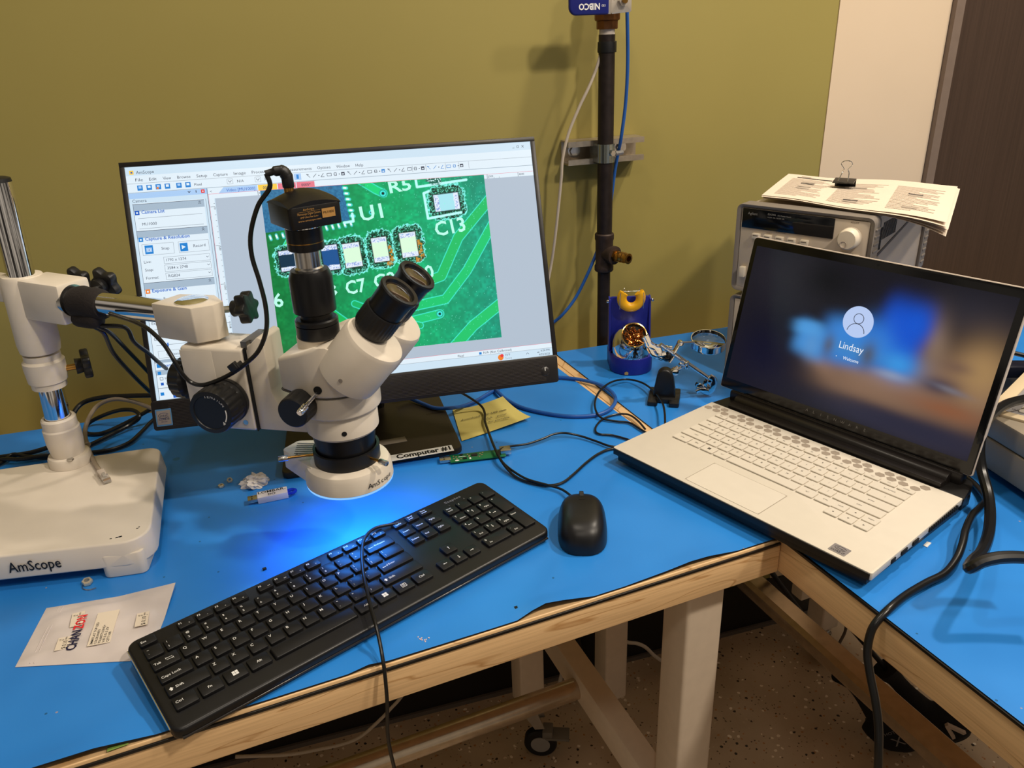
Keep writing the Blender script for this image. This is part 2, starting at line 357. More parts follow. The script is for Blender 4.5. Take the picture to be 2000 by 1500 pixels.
# ---- left bench
lb = thing('workbench', 'left maple workbench with blue mat under the microscope and keyboard', 'workbench', (-0.60, 0.33, FLZ))
XL = -1.45
b = B(); top = [(XL, 0), (-0.0005, 0), (-0.0005, ey(0)-0.001), (XL, ey(XL)-0.001)]
b.prism(top, -0.0495, -MATT-0.0002, bev=0.0015); b.build('worktop', maple, lb, world=True)
b = B(); b.box(((XL-0.001)/2, -0.0012, -0.0072), (-XL-0.004, 0.0024, 0.0036), bev=0.0006); o = b.build('edge_seam', seam, lb, world=True); o['label'] = 'black seam strip along the worktop edge'
def leg(parent, x, y, w=0.054, z1=-0.0497, z0=-0.80):
    b = B(); b.box((x, y, (z0+z1)/2), (w, w, z1-z0), bev=0.005, seg=3); return b.build('leg', legw, parent, world=True)
def caster(parent, x, y, rz, z1=-0.80, brake=False):
    M = T(x, y, 0) @ RZ(rz)
    b = B(); b.cyl((x, y, z1), (x, y, z1-0.012), 0.024, mi=0)
    b.box((0, 0, z1-0.012), (0.05, 0.034, 0.004), M=M, bev=0.001)
    for s in (-1, 1): b.prism([(-0.018, 0), (0.018, 0), (0.034, -0.05), (0.014, -0.054)], -0.0015, 0.0015, M=M @ T(0, s*0.016, z1-0.012) @ RX(PI/2))
    c = b.build('caster', steel, parent, world=True)
    R = (z1-FLZ-0.012)/2+0.004; wc = Vector((0.024, 0, FLZ+0.036))
    b = B(); b.lathe([(0.020, -0.011), (0.033, -0.012), (0.036, -0.008), (0.036, 0.008), (0.033, 0.012), (0.020, 0.011)], wc, (0, 1, 0), M=M, seg=32); b.build('wheel', rubber, c, world=True)
    b = B(); b.lathe([(0.006, -0.013), (0.021, -0.0125), (0.021, 0.0125), (0.006, 0.013)], wc, (0, 1, 0), M=M, seg=24); b.build('hub', mat('grey_hub', sr(150, 146, 140), 0.5), c, world=True)
    if brake:
        b = B(); b.box((0.062, 0, FLZ+0.058), (0.05, 0.034, 0.006), M=M @ T(0, 0, 0), bev=0.001); b.box((0.040, 0, FLZ+0.066), (0.022, 0.03, 0.02), M=M, bev=0.002); b.build('brake_pedal', mat('grey_pedal', sr(120, 114, 104), 0.5), c, world=True)
def foot(parent, x, y, z1=-0.80):
    b = B(); b.cyl((x, y, z1), (x, y, FLZ+0.012), 0.006, seg=12); b.lathe([(0.022, FLZ+0.0005), (0.022, FLZ+0.006), (0.010, FLZ+0.012)], (x, y, 0)); b.build('levelling_foot', steel, parent, world=True)
leg(lb, -0.078, 0.057); leg(lb, -0.097, 0.57, z0=-0.752); leg(lb, -1.30, 0.057); leg(lb, -1.30, 0.62)
foot(lb, -0.078, 0.057); caster(lb, -0.097, 0.57, -0.5, z1=-0.752, brake=True); foot(lb, -1.30, 0.057); foot(lb, -1.30, 0.62)
for x in (-0.078, -1.30):
    b = B(); b.box((x, 0.315, -0.508), (0.040, 0.46, 0.060), bev=0.005); b.build('side_rail', legw, lb, world=True)
b = B(); b.cyl((-1.285, 0.345, -0.512), (-0.093, 0.345, -0.512), 0.019, seg=32); b.build('foot_rail', tubem, lb, world=True)
b = B(); b.box((-0.69, 0.045, -0.062), (1.12, 0.03, 0.02)); b.build('under_frame', blackp, lb, world=True)
# ---- right bench
rb = thing('workbench', 'right maple workbench with blue mat under the open laptop', 'workbench', (0.47, -0.25, FLZ))
XR = 0.98; YF = -1.15
b = B(); b.prism([(0.0005, YF), (XR, YF), (XR, ey(XR)-0.001), (0.0005, ey(0)-0.001)], -0.0495, -MATT-0.0002, bev=0.0015); b.build('worktop', maple, rb, world=True)
b = B(); b.box((-0.0006, (YF+0.0)/2-0.004, -0.0022), (0.0024, -YF-0.006, 0.0036), bev=0.0006); o = b.build('edge_seam', seam, rb, world=True); o['label'] = 'black seam strip along the worktop edge'
LR = [(0.103, 0.57), (0.690, 0.545), (0.103, -1.05), (0.69, -1.05)]
for x, y in LR: leg(rb, x, y, z0=-0.815)
foot(rb, 0.103, 0.57, -0.815); caster(rb, 0.69, 0.545, -1.9, z1=-0.815); foot(rb, 0.103, -1.05, -0.815); foot(rb, 0.69, -1.05, -0.815)
b = B(); b.box((0.628, 0.545, -0.675), (0.07, 0.036, 0.05), bev=0.004); b.build('gusset', legw, rb, world=True)
b = B(); b.box((0.3965, -1.05, -0.60), (0.53, 0.04, 0.06), bev=0.005); b.build('side_rail', legw, rb, world=True)
b = B(); M = T(0.36, -0.27, -0.505)
b.prism([(-0.02, -0.016), (0.02, -0.016), (0.024, -0.006), (0.024, 0.012), (0.016, 0.02), (-0.016, 0.02), (-0.024, 0.012), (-0.024, -0.006)], -0.77, 0.77, M=M @ RX(PI/2) @ Matrix.Identity(4)); b.build('foot_rail', tubem, rb, world=True)
for y in (0.50, -1.04):
    b = B(); b.box((0.36, y, -0.530), (0.03, 0.02, 0.016), bev=0.002); b.build('rail_bracket', tubem, rb, world=True)

# ---- the two mats: thin sheets with slightly wavy, curling front edges
def mat_sheet(name, label, outline, lift):
    b = B(); t = bmesh.new(); n = len(outline)
    hi = [t.verts.new((x, y, z)) for x, y, z in outline]; lo = [t.verts.new((x, y, z-MATT)) for x, y, z in outline]
    t.faces.new(hi); t.faces.new(lo[::-1])
    for i in range(n):
        f = t.faces.new((lo[i], lo[(i+1) % n], hi[(i+1) % n], hi[i])); f.material_index = 1
    bmesh.ops.recalc_face_normals(t, faces=t.faces)
    mi = {f.index: f.material_index for f in t.faces}
    me = bpy.data.meshes.new('x'); t.to_mesh(me); t.free(); b.bm.from_mesh(me)
    o = b.build(name, [bluemat, mat('black_mat_edge', sr(16, 16, 20), 0.5)], smooth=20)
    return tag(o, label, 'mat')
# front edge of left mat as seen: points (px,py) on the mat surface where blue ends
FE = [(0, 1497), (90, 1466), (180, 1450), (300, 1416), (345, 1400), (430, 1388), (520, 1370), (600, 1342), (680, 1318), (720, 1298), (760, 1290), (850, 1262), (960, 1228), (1010, 1212), (1040, 1192), (1066, 1178), (1100, 1172), (1160, 1166), (1220, 1146), (1300, 1116), (1350, 1096), (1385, 1086), (1440, 1078), (1500, 1058), (1524, 1053)]
t = bmesh.new(); front = []
for q in FE:
    P = onp(*q, (0, 0.0016, 0), (0, 1, 0)); front.append((min(P.x, -0.004), 0.0016, max(0.0, min(P.z, 0.014 if q[0] > 1000 else (0.0008 if 250 < q[0] < 560 else 0.007)))))
front = [(XL+0.01, 0.0016, 0.0)]+front
A_ = [t.verts.new(p_) for p_ in front]; A2 = [t.verts.new((x, y, z-MATT)) for x, y, z in front]
Bm = [t.verts.new((x, y+0.012, z*0.78)) for x, y, z in front]; Cm = [t.verts.new((x, y+0.030, 0.0)) for x, y, z in front]; C2 = [t.verts.new((x, y+0.030, -MATT)) for x, y, z in front]
for k in range(len(front)-1):
    for lo_, hi_ in ((A_, Bm), (Bm, Cm)): t.faces.new((lo_[k], lo_[k+1], hi_[k+1], hi_[k]))
    f = t.faces.new((A2[k], A2[k+1], A_[k+1], A_[k])); f.material_index = 1
    f = t.faces.new((C2[k], C2[k+1], A2[k+1], A2[k])); f.material_index = 1
ba = [t.verts.new((-0.004, 0.30, 0)), t.verts.new((-0.012, ey(0)-0.003, 0)), t.verts.new((XL+0.01, ey(XL)-0.003, 0))]; bb_ = [t.verts.new((v_.co.x, v_.co.y, -MATT)) for v_ in ba]
t.faces.new(Cm+ba); t.faces.new((C2+bb_)[::-1])
for k in range(2): f = t.faces.new((bb_[k], bb_[k+1], ba[k+1], ba[k])); f.material_index = 1
f = t.faces.new((C2[-1], bb_[0], ba[0], Cm[-1])); f.material_index = 1
f = t.faces.new((bb_[2], C2[0], Cm[0], ba[2])); f.material_index = 1
bmesh.ops.recalc_face_normals(t, faces=t.faces)
me = bpy.data.meshes.new('bench_mat'); t.to_mesh(me); t.free(); me.materials.append(bluemat); me.materials.append(mat('black_mat_edge', sr(16, 16, 20), 0.5))
me.polygons.foreach_set('use_smooth', [True]*len(me.polygons)); me.set_sharp_from_angle(angle=0.8)
o = bpy.data.objects.new('bench_mat', me); COL.objects.link(o); tag(o, 'blue mat on the left bench with a wavy curled front edge', 'mat')
outr = [(0.0015, YF+0.005, 0.0), (XR-0.01, YF+0.005, 0.0), (XR-0.01, ey(XR)-0.003, 0.0), (0.016, ey(0)-0.003, 0.0), (0.015, 0.42, 0.0), (0.013, 0.20, 0.0), (0.008, 0.10, 0.0), (0.0008, 0.03, 0.0)]
mat_sheet('bench_mat', 'blue mat on the right bench under laptop and instruments', outr, 0)
# ================================================================== STEREO MICROSCOPE ON BOOM STAND
MO = Vector((-0.459, 0.210, 0)); MA = math.radians(-35)
ms = thing('stereo_microscope', 'cream trinocular stereo microscope on a boom stand with ring light and black camera', 'microscope', tuple(MO), MA)
PX, PY = -0.784, 0.501     # post
LEAN = T(PX-0.004, PY, 0) @ RY(0.035) @ T(-PX, -PY, 0)   # the loaded post leans a little
# base slab (world space)
def rrect(pts, r, n=6):
    out = []; N = len(pts)
    for i in range(N):
        p = Vector(pts[i]); a = (Vector(pts[i-1])-p).normalized(); c = (Vector(pts[(i+1) % N])-p).normalized()
        rr = r[i] if isinstance(r, (list, tuple)) else r
        ang = a.angle(c); d = rr/math.tan(ang/2); A = p+a*d; Cc = p+c*d; bis = (a+c).normalized(); O = p+bis*(rr/math.sin(ang/2))
        a0 = math.atan2(*(A-O).yx); a1 = math.atan2(*(Cc-O).yx); da = (a1-a0+PI) % (2*PI)-PI
        for k in range(n+1): out.append((O.x+rr*math.cos(a0+da*k/n), O.y+rr*math.sin(a0+da*k/n)))
    return out
bp = rrect([(-0.955, 0.322), (-0.683, 0.252), (-0.668, 0.497), (-0.930, 0.535)], [0.02, 0.028, 0.02, 0.02])
b = B(); b.prism(bp, 0.014, 0.045, bev=0.0025, seg=3, inset=0.02)
b.build('base', cream, ms, world=True)
for x, y in ((-0.7130, 0.2835), (-0.703, 0.468), (-0.915, 0.340), (-0.90, 0.495)):
    b = B(); M = T(x, y, 0) @ RZ(-0.2)
    b.prism(rrect([(-0.026, -0.022), (0.022, -0.022), (0.022, 0.022), (-0.026, 0.022)], 0.008), 0.0003, 0.030, M=M, bev=0.002); b.build('foot', cream, ms, world=True)
# logo on the base front face
fa = Vector((-0.955, 0.322, 0)); fb = Vector((-0.683, 0.252, 0)); fd = (fb-fa).normalized(); fn = Vector((fd.y, -fd.x, 0))
q0 = onp(15, 1108, fa, fn); q1 = onp(113, 1085, fa, fn)
Lw = (q1-q0).length
b = B(); b.text('AmScope', 0.019, frame(Vector((q0.x, q0.y, 0.0235))+fn*0.0004, fd, (0, 0, 1)), fit=Lw, off=0.01); b.build('logo', black_print, ms, world=True, smooth=0)
# chips of missing paint on the front edge
b = B()
for px, py, s in ((228, 1050, .0022), (235, 1048, .003), (216, 1052, .0015), (268, 1032, .0016), (272, 1029, .0012)):
    P = at(px, py, 0.0452); b.prism([(P.x+s*math.cos(a)*random.uniform(.6, 1.3), P.y+s*.4*math.sin(a)) for a in [k*PI/3 for k in range(6)]], 0.0450, 0.0454)
b.build('paint_chip', darkhole, ms, world=True)
# flange and collar
b = B(); b.lathe([(0.0265, 0.0452), (0.0265, 0.056), (0.025, 0.059), (0.021, 0.060)], (PX, PY, 0), mi=0, seg=48)
b.lathe([(0.0200, 0.058), (0.0225, 0.078), (0.0225, 0.098), (0.0210, 0.100), (0.0210, 0.112), (0.0195, 0.114), (0.0165, 0.114), (0.0160, 0.110)], (PX, PY, 0), seg=48)
b.build('base_collar', cream, ms, world=True)
b = B(); b.lathe([(0.0045, 0.0592), (0.0045, 0.0608), (0.001, 0.0612)], (PX+0.004, PY-0.0235, 0), seg=6); b.build('screw', steel, ms, world=True)
b = B(); b.lathe([(0.0152, 0.06), (0.0152, 0.418), (0.0130, 0.4215)], (PX, PY, 0), seg=64); b.lathe([(0.0151, 0.4180), (0.0143, 0.4225), (0.010, 0.424)], (PX, PY, 0), mi=1, seg=48); b.bm.transform(LEAN)
b.build('post', [chrome, blackp], ms, world=True)
b = B(); b.lathe([(0.0165, 0.160), (0.0165, 0.158), (0.0205, 0.158), (0.0210, 0.166), (0.0230, 0.167), (0.0245, 0.186), (0.0245, 0.194), (0.0215, 0.197), (0.0215, 0.204), (0.016, 0.205)], (PX, PY, 0), seg=56); b.bm.transform(LEAN); b.build('stop_collar', cream2, ms, world=True)
def star_knob(b, c, ax, r, h, stem=0.0, lobes=5, mi=0, mis=1, stem_r=0.004):
    """lobed clamp knob; c = hub outer centre, ax points away from the machine"""
    q = Vector(ax).normalized().to_track_quat('Z', 'Y').to_matrix().to_4x4(); M = T(*c) @ q
    poly = []
    for k in range(lobes*12):
        a = 2*PI*k/(lobes*12); poly.append(((r*(0.86+0.14*math.cos(lobes*a)))*math.cos(a), (r*(0.86+0.14*math.cos(lobes*a)))*math.sin(a)))
    b.prism(poly, -h, 0, mi, M, bev=h*0.22, seg=2)
    b.lathe([(r*0.5, -h*1.8), (r*0.45, -h), (r*0.3, -h)], M=M, mi=mi, seg=24)
    if stem: b.lathe([(stem_r, -h*2.1-stem), (stem_r, -h*1.5)], M=M, mi=mis, seg=16)
b = B(); star_knob(b, (PX+0.054, PY+0.004, 0.178), (1, 0.15, -0.02), 0.021, 0.010, stem=0.012); b.build('clamp_knob', [blackp, brass], ms, world=True)
# T-joint
ad = Vector((math.cos(math.radians(-45)), math.sin(math.radians(-45)), 0)); ap = Vector((-ad.y, ad.x, 0)); AZ = 0.281
MJ = frame((PX, PY, AZ), ad, ap)
b = B(); b.lathe([(0.0200, -0.075), (0.0232, -0.073), (0.0248, -0.062), (0.0248, 0.022), (0.0225, 0.026), (0.0155, 0.026)], (PX, PY, AZ), seg=56)
b.box((0.046, 0.004, 0), (0.070, 0.046, 0.050), M=MJ, bev=0.004)
b.box((-0.050, 0.004, 0.004), (0.04, 0.03, 0.03), M=MJ, bev=0.004)
b.bm.transform(LEAN); b.build('arm_joint', cream2, ms, world=True)
for s_, z_ in ((-0.006, 0.008), (-0.020, -0.006)):
    b = B(); b.cyl(MJ @ Vector((s_, -0.0243, z_)), MJ @ Vector((s_, -0.0250, z_)), 0.0022 if s_ > -.01 else 0.004, seg=16); b.build('set_screw', darkhole, ms, world=True)
b = B(); star_knob(b, MJ @ Vector((0.036, 0.062, 0.006)), ap+Vector((0, 0, .2)), 0.020, 0.011, stem=0.016); b.build('clamp_knob', [blackp, steel], ms, world=True)
b = B(); star_knob(b, MJ @ Vector((0.084, 0.060, 0.008)), ap+Vector((0, 0, .2)), 0.021, 0.011, stem=0.012); b.build('clamp_knob', [blackp, steel], ms, world=True)
b = B(); b.cyl(MJ @ Vector((0.079, 0.004, 0)), MJ @ Vector((0.270, 0.004, 0)), 0.0138, seg=56); b.build('arm', chrome, ms, world=True)
b = B(); b.lathe([(0.0138, 0.080), (0.0195, 0.080), (0.0195, 0.086), (0.0138, 0.086)], MJ @ Vector((0, 0.004, 0)), ad, seg=40, close=False); b.build('arm_ring', steel, ms, world=True)
# velcro strap wrapped about the arm
velc = mat('black_hook_tape', sr(30, 24, 22), 0.85, noise=0.3, nscale=400, bump=0.6)
b = B(); b.lathe([(0.0142, 0.088), (0.0185, 0.090), (0.0205, 0.100), (0.0190, 0.112), (0.0200, 0.118), (0.0185, 0.128), (0.0160, 0.134), (0.0142, 0.134)], MJ @ Vector((0, 0.004, -0.0015)), ad, seg=36)
b.box((0.110, -0.003, -0.0185), (0.040, 0.024, 0.020), M=MJ, bev=0.009, seg=3); b.build('hook_tape_strap', velc, ms, world=True)
# head block on the vertical pivot (local frame from here on)
hp = [(-0.202, -0.012), (-0.190, 0.024), (-0.146, 0.024), (-0.124, 0.004), (-0.128, -0.010), (-0.146, -0.024)]
b = B(); b.prism(hp, 0.260, 0.300, bev=0.0012, seg=2); b.build('pivot_block', cream2, ms)
b = B(); b.lathe([(0.0178, 0.298), (0.0178, 0.3012), (0.014, 0.3030), (0.006, 0.3038), (0.001, 0.3040)], (-0.1600, 0.001, 0), seg=48); b.build('pivot_cap', chrome, ms)
b = B(); b.cyl((-0.1555, 0, 0.2615), (-0.1555, 0, 0.2555), 0.0165); b.build('pivot_pin', chrome, ms)
b = B(); b.cyl((-0.150, -0.0218, 0.2745), (-0.1504, -0.0226, 0.2745), 0.0017, seg=12); b.build('set_screw', darkhole, ms)
b = B(); star_knob(b, (-0.101, 0.020, 0.289), (0.80, 0.02, 0.10), 0.0185, 0.012, stem=0.012, lobes=6); b.build('clamp_knob', [blackp, steel], ms)
# focusing block
b = B(); b.box((-0.1317, 0, 0.2065), (0.0766, 0.050, 0.099), bev=0.004, seg=3)
b.prism([(-0.17, -0.0252), (-0.131, -0.0252), (-0.131, -0.0245), (-0.17, -0.0245)], 0.17, 0.252, bev=0.0003)
b.build('focus_block', cream2, ms)
b = B(); b.prism([(-0.094, -0.020), (-0.087, -0.020), (-0.087, -0.013), (-0.083, -0.013), (-0.083, -0.018), (-0.077, -0.018), (-0.077, 0.018), (-0.083, 0.018), (-0.083, 0.013), (-0.087, 0.013), (-0.087, 0.02), (-0.094, 0.02)], 0.254, 0.2630, M=T(-0.003, 0, 0)); b.build('rack_slide', mat('grey_slide', sr(120, 116, 110), 0.4, metal=.5), ms)
kp = [(0.0235, 0), (0.0255, 0.002), (0.0265, 0.005), (0.0265, 0.008), (0.0255, 0.0085), (0.0250, 0.012), (0.0250, 0.0135), (0.0258, 0.014), (0.0258, 0.034), (0.0245, 0.037), (0.0200, 0.0375), (0.0195, 0.0365), (0.001, 0.0365)]
for s in (-1, 1):
    b = B(); b.lathe(kp, (-0.120, 0.0255*s, 0.197), (0, s, 0), seg=120, rib=(20, 0.0131, 0.0345, 0.05)); kn = b.build('focus_knob', blackp, ms)
    if s < 0:
        b = B(); c0 = Vector((-0.120, -0.0255-0.0368, 0.197)); word = 'TENSION'; xs = Vector((1, 0, 0))
        for i, ch in enumerate(word):
            a = math.radians(100-i*11.5)
            Mc = frame(c0+Vector((math.cos(a)*0.0172, 0, math.sin(a)*0.0172)), (math.sin(a), 0, -math.cos(a)), (math.cos(a), 0, math.sin(a)))
            b.text(ch, 0.0052, Mc, align='c', off=0.01)
        pts = []
        for k in range(9): a = math.radians(12-k*5.5); pts.append(c0+Vector((math.cos(a)*0.0185, -0.0001, math.sin(a)*0.0185)))
        b.tube(pts, 0.0008, sub=1, seg=6)
        a = math.radians(-38); e = Vector((math.cos(a), 0, math.sin(a))); tdir = Vector((math.sin(a), 0, -math.cos(a))); tip = c0+e*0.0185
        b.poly([tip+tdir*0.0036, tip+e*0.0026-Vector((0, .0002, 0)), tip-e*0.0026]); b.build('tension_marking', white_print, kn)
b = B(); b.lathe([(0.010, 0), (0.020, 0.004), (0.0235, 0.007), (0.0235, 0.020), (0.021, 0.0225), (0.018, 0.022), (0.012, 0.010), (0.002, 0.010)], (-0.172, -0.004, 0.208), (-1, 0.1, 0), seg=96, rib=(16, 0.0069, 0.021, 0.06)); b.build('clamp_knob', blackp, ms)
b = B(); b.cyl((-0.105, -0.0250, 0.168), (-0.105, -0.0256, 0.168), 0.003, seg=16); b.build('set_screw', steel, ms)
b = B(); b.cyl((-0.060, -0.0202, 0.174), (-0.060, -0.0208, 0.174), 0.0024, seg=16); b.build('set_screw', steel, ms)
b = B(); b.box((-0.09275, -0.012, 0.2065), (0.0009, 0.024, 0.099)); b.build('slide_gap', darkhole, ms)
# L bracket with filleted inner corner: side profile in XZ extruded over Y
prof = [(-0.0925, 0.157), (-0.0925, 0.2585), (-0.0880, 0.2585), (-0.0765, 0.269), (-0.0700, 0.266)]
for k in range(9):
    a = PI+PI/2*k/8; prof.append((-0.0700+0.026+0.026*math.cos(a), 0.2080+0.026*math.sin(a)+0.000))
prof += [(-0.030, 0.182), (-0.005, 0.182), (-0.005, 0.157)]
b = B(); b.prism(prof, -0.020, 0.020, M=RX(PI/2), bev=0.002); 
b.lathe([(0.030, 0.156), (0.0375, 0.157), (0.0400, 0.160), (0.0400, 0.184), (0.0385, 0.187), (0.03, 0.187)], seg=64)
b.build('focus_arm', cream2, ms)
b = B(); b.cyl((0.0175, -0.0352, 0.168), (0.0180, -0.0364, 0.168), 0.0028, seg=16); b.build('set_screw', darkhole, ms)
# body: tear-drop sections
def tear(R, rx, rw, cx=0.0, n=28):
    o = []
    for k in range(n+1):
        a = math.radians(-112+224*k/n); o.append((cx+R*math.cos(a), R*math.sin(a)))
    return o+rrect([(rx, rw), (rx, -rw)][::1], 0.0001) if False else o+[(rx+0.004, rw), (rx, rw-0.004), (rx, -rw+0.004), (rx+0.004, -rw)]
b = B(); b.prism(tear(0.0455, -0.040, 0.030), 0.186, 0.2125, bev=0.0025, seg=3); b.build('zoom_housing', cream2, ms)
def zt(x, y):
    if x < 0.012: return 0.246+0.40*(x+0.060)
    return 0.2748-0.75*(x-0.012)
b = B(); b.prism(tear(0.0475, -0.053, 0.030), 0.2130, 0.25, bev=0.004, seg=3, ztop=zt); 
b.lathe([(0.0205, 0.235), (0.0200, 0.268)], (-0.018, 0.0, 0), seg=40)
b.build('head', cream2, ms)
# bevelled split-line shadow gap
b = B(); b.prism(tear(0.0462, -0.054, 0.0295), 0.2120, 0.2134); b.build('split_line', mat('grey_gap', sr(90, 86, 78), 0.7), ms)
# zoom knob and port lever
b = B(); b.lathe([(0.0165, 0), (0.0175, 0.002), (0.0175, 0.020), (0.0168, 0.0235), (0.0155, 0.0245), (0.002, 0.0245)], (-0.0215, -0.041, 0.205), (-0.05, -1, -0.03), seg=96, rib=(14, 0.003, 0.0205, 0.07)); b.build('zoom_knob', blackp, ms)
b = B(); b.cyl((0.000, -0.040, 0.2225), (-0.006, -0.068, 0.214), 0.0021); b.lathe([(0.003, 0), (0.0038, .001), (0.0038, .003), (.0032, .0035), (0.0038, .004), (0.0038, .006), (.0032, .0065), (0.0038, .007), (0.0038, .011), (.003, .0122)], (-0.0055, -0.066, 0.2146), (-0.006, -0.028, -0.0085)); b.build('port_lever', chrome, ms)
b = B(); b.lathe([(0.0045, 0), (0.0045, 0.0012)], (0.0005, -0.0472, 0.2240), (0, -1, 0), seg=20); b.build('lever_slot', darkhole, ms)
# objective barrel, clamp ring, ring light
b = B(); b.lathe([(0.0355, 0.1565), (0.0350, 0.150), (0.0325, 0.132), (0.0318, 0.108), (0.028, 0.106)], seg=56); b.build('objective_barrel', blackm, ms)
b = B(); b.lathe([(0.0345, 0.1345), (0.0375, 0.1345), (0.0375, 0.118), (0.0345, 0.118), (0.0345, 0.1345)], seg=56, close=False); rl = b.build('ring_light_collar', blackp, ms)
for a, L in ((math.radians(-22), 0.014), (math.radians(205), 0.028)):
    e = Vector((math.cos(a), math.sin(a), 0)); c = e*0.037+Vector((0, 0, 0.1275))
    b = B(); b.cyl(c, c+e*L, 0.0016, mi=0, seg=14); b.cyl(c+e*L, c+e*(L+0.011), 0.0033, mi=1, seg=20, bev=0.0008); b.build('thumb_screw', [brass, steel], ms)
def zring(R0): return [(0.0335, 0.1185), (0.042, 0.1180), (0.0465, 0.1155), (0.0490, 0.110), (0.0500, 0.0945), (0.0490, 0.0935)]
b = B(); b.lathe(zring(0)+[(0.0335, 0.0935), (0.0335, 0.1185)], seg=72, close=False)
tl = rrect([(-0.030, -0.032), (-0.026, 0.040), (-0.077, 0.030), (-0.086, 0.006)], [0.001, 0.001, 0.006, 0.006])
b.prism(tl, 0.0945, 0.1180, bev=0.003, seg=3, inset=0.02)
# skirt wedge under the tail narrowing down
ringb = b.build('ring_light', cream2, ms)
b = B(); led = glow('ring_led_glow', (0.22, 0.50, 1.0, 1), 1.15)
b.lathe([(0.0345, 0.0936), (0.0492, 0.0936), (0.0496, 0.0915), (0.0345, 0.0915), (0.0345, 0.0936)], seg=72, close=False); o = b.build('light_diffuser', led, ringb); o['label'] = 'glowing blue white diffuser'
# ring light marking + label lines
b = B(); word = 'AmScope'; rr = 0.0503
adv = [0, .0058, .0128, .0185, .0232, .0282, .0334]
for i, ch in enumerate(word):
    a = math.radians(-43)+adv[i]/rr; e = Vector((math.cos(a), math.sin(a), 0)); tt = Vector((-math.sin(a), math.cos(a), 0))
    b.text(ch, 0.0088, frame(Vector((e.x*rr, e.y*rr, 0.0995)), tt, (0, 0, 1)), align='l')
b.build('logo', black_print, ringb, smooth=0)
b = B(); ML = frame((-0.078, 0.026, 0.1184), (0.93, 0.10, 0), (-0.10, 0.93, 0))
for k in range(6):
    b.quadxy(0.004+0.001*k, -0.004-k*0.0048, 0.030+0.004*(k % 3), -0.0052-k*0.0048, 0, M=ML)
b.text('Ring Light', 0.0060, ML @ T(0.012, -0.0335, 0)); b.build('label_print', black_print, ringb, smooth=0)
# actual LEDs: lamp just beneath the diffuser
ld = bpy.data.lights.new('ring_led_lamp', 'AREA'); ld.shape = 'DISK'; ld.size = 0.095; ld.spread = math.radians(125); ld.energy = 0.42; ld.color = (0.03, 0.25, 1.0)
lo = bpy.data.objects.new('ring_led_lamp', ld); COL.objects.link(lo); lo.location = MO+Vector((0, 0, 0.0905))
# binocular
E5 = math.radians(50)
ex = Vector((math.cos(E5), 0, math.sin(E5)))
for s in (-1, 1):
    f0 = Vector((0.0645, 0.0300*s, 0.2785)); 
    b = B(); b.lathe([(0.028, -0.062), (0.0325, -0.058), (0.0335, -0.050), (0.0335, -0.006), (0.0318, -0.0018), (0.028, 0.0)], f0, ex, seg=56); pb = b.build('prism_housing', cream2, ms)
    e0 = Vector((0.0590, 0.0275*s, 0.2870))
    b = B(); b.lathe([(0.0150, -0.006), (0.0185, -0.001), (0.0185, 0.003), (0.0205, 0.0035), (0.0210, 0.006), (0.0210, 0.024), (0.0200, 0.0265), (0.0183, 0.027)], e0, ex, seg=120, rib=(30, 0.0055, 0.0245, 0.035)); b.build('diopter_ring', blackp, ms)
    b = B(); b.lathe([(0.0183, 0.026), (0.0190, 0.028), (0.0195, 0.046), (0.0210, 0.050), (0.0214, 0.0535), (0.0205, 0.0550), (0.0165, 0.0545), (0.0150, 0.0515), (0.010, 0.0500)], e0, ex, seg=56, close=True); ey = b.build('eyepiece', blackm, ms)
    b = B(); b.lathe([(0.0150, 0.0512), (0.012, 0.0528), (0.006, 0.0538), (0.001, 0.0540)], e0, ex, seg=48); b.build('lens', mat('coated_lens', sr(46, 36, 26), 0.06, coat=1.0, spec=0.8), ey)
    b = B(); q = f0-ex*0.045+Vector((0.0, -0.0335 if s < 0 else -0.030, 0.0)); b.cyl(q, q+Vector((0, -0.0008, 0)), 0.0022, seg=14); b.build('screw', steel, pb)
b = B(); b.box((0.042, 0, 0.262), (0.040, 0.030, 0.034), M=T(0, 0, 0), bev=0.006); b.build('binocular_bridge', cream2, ms)
# camera tube
tc_ = (-0.014, 0.0, 0)
b = B(); b.lathe([(0.0215, 0.2665), (0.0228, 0.268), (0.0228, 0.281), (0.0215, 0.2815), (0.0228, 0.282), (0.0228, 0.286), (0.0210, 0.2875), (0.017, 0.2875), (0.017, 0.296)], tc_, mi=0, seg=56)
b.lathe([(0.0180, 0.293), (0.0225, 0.2955), (0.0225, 0.3320), (0.0195, 0.3400), (0.0140, 0.3405)], tc_, seg=56); b.build('photo_tube', blackm, ms)
b = B(); b.lathe([(0.0150, 0.3395), (0.0150, 0.3420), (0.0133, 0.3435), (0.0133, 0.3625)], tc_, seg=48); b.build('silver_sleeve', steel, ms)
b = B(); b.lathe([(0.0175, 0.3610), (0.0186, 0.362), (0.0186, 0.3690)], tc_, mi=0, seg=48); b.lathe([(0.0187, 0.3690), (0.0187, 0.3700)], tc_, mi=1, seg=48); b.lathe([(0.0186, 0.3700), (0.0186, 0.3835)], tc_, mi=0, seg=48)
b.build('c_mount_adapter', [blackm, brass], ms)
b = B(); b.lathe([(0.0180, 0.3835), (0.0188, 0.3845), (0.0188, 0.3880)], tc_, seg=48); b.build('lock_ring', chrome, ms)
MC = T(-0.010, 0.0, 0) @ RZ(math.radians(50))
cp = rrect([(-0.0275, -0.0275), (0.0275, -0.0275), (0.0275, 0.0275), (-0.0275, 0.0275)], 0.004, 4)
def dome(x, y): return 0.4105
b = B(); b.prism(cp, 0.3880, 0.4100, M=MC, bev=0.001)
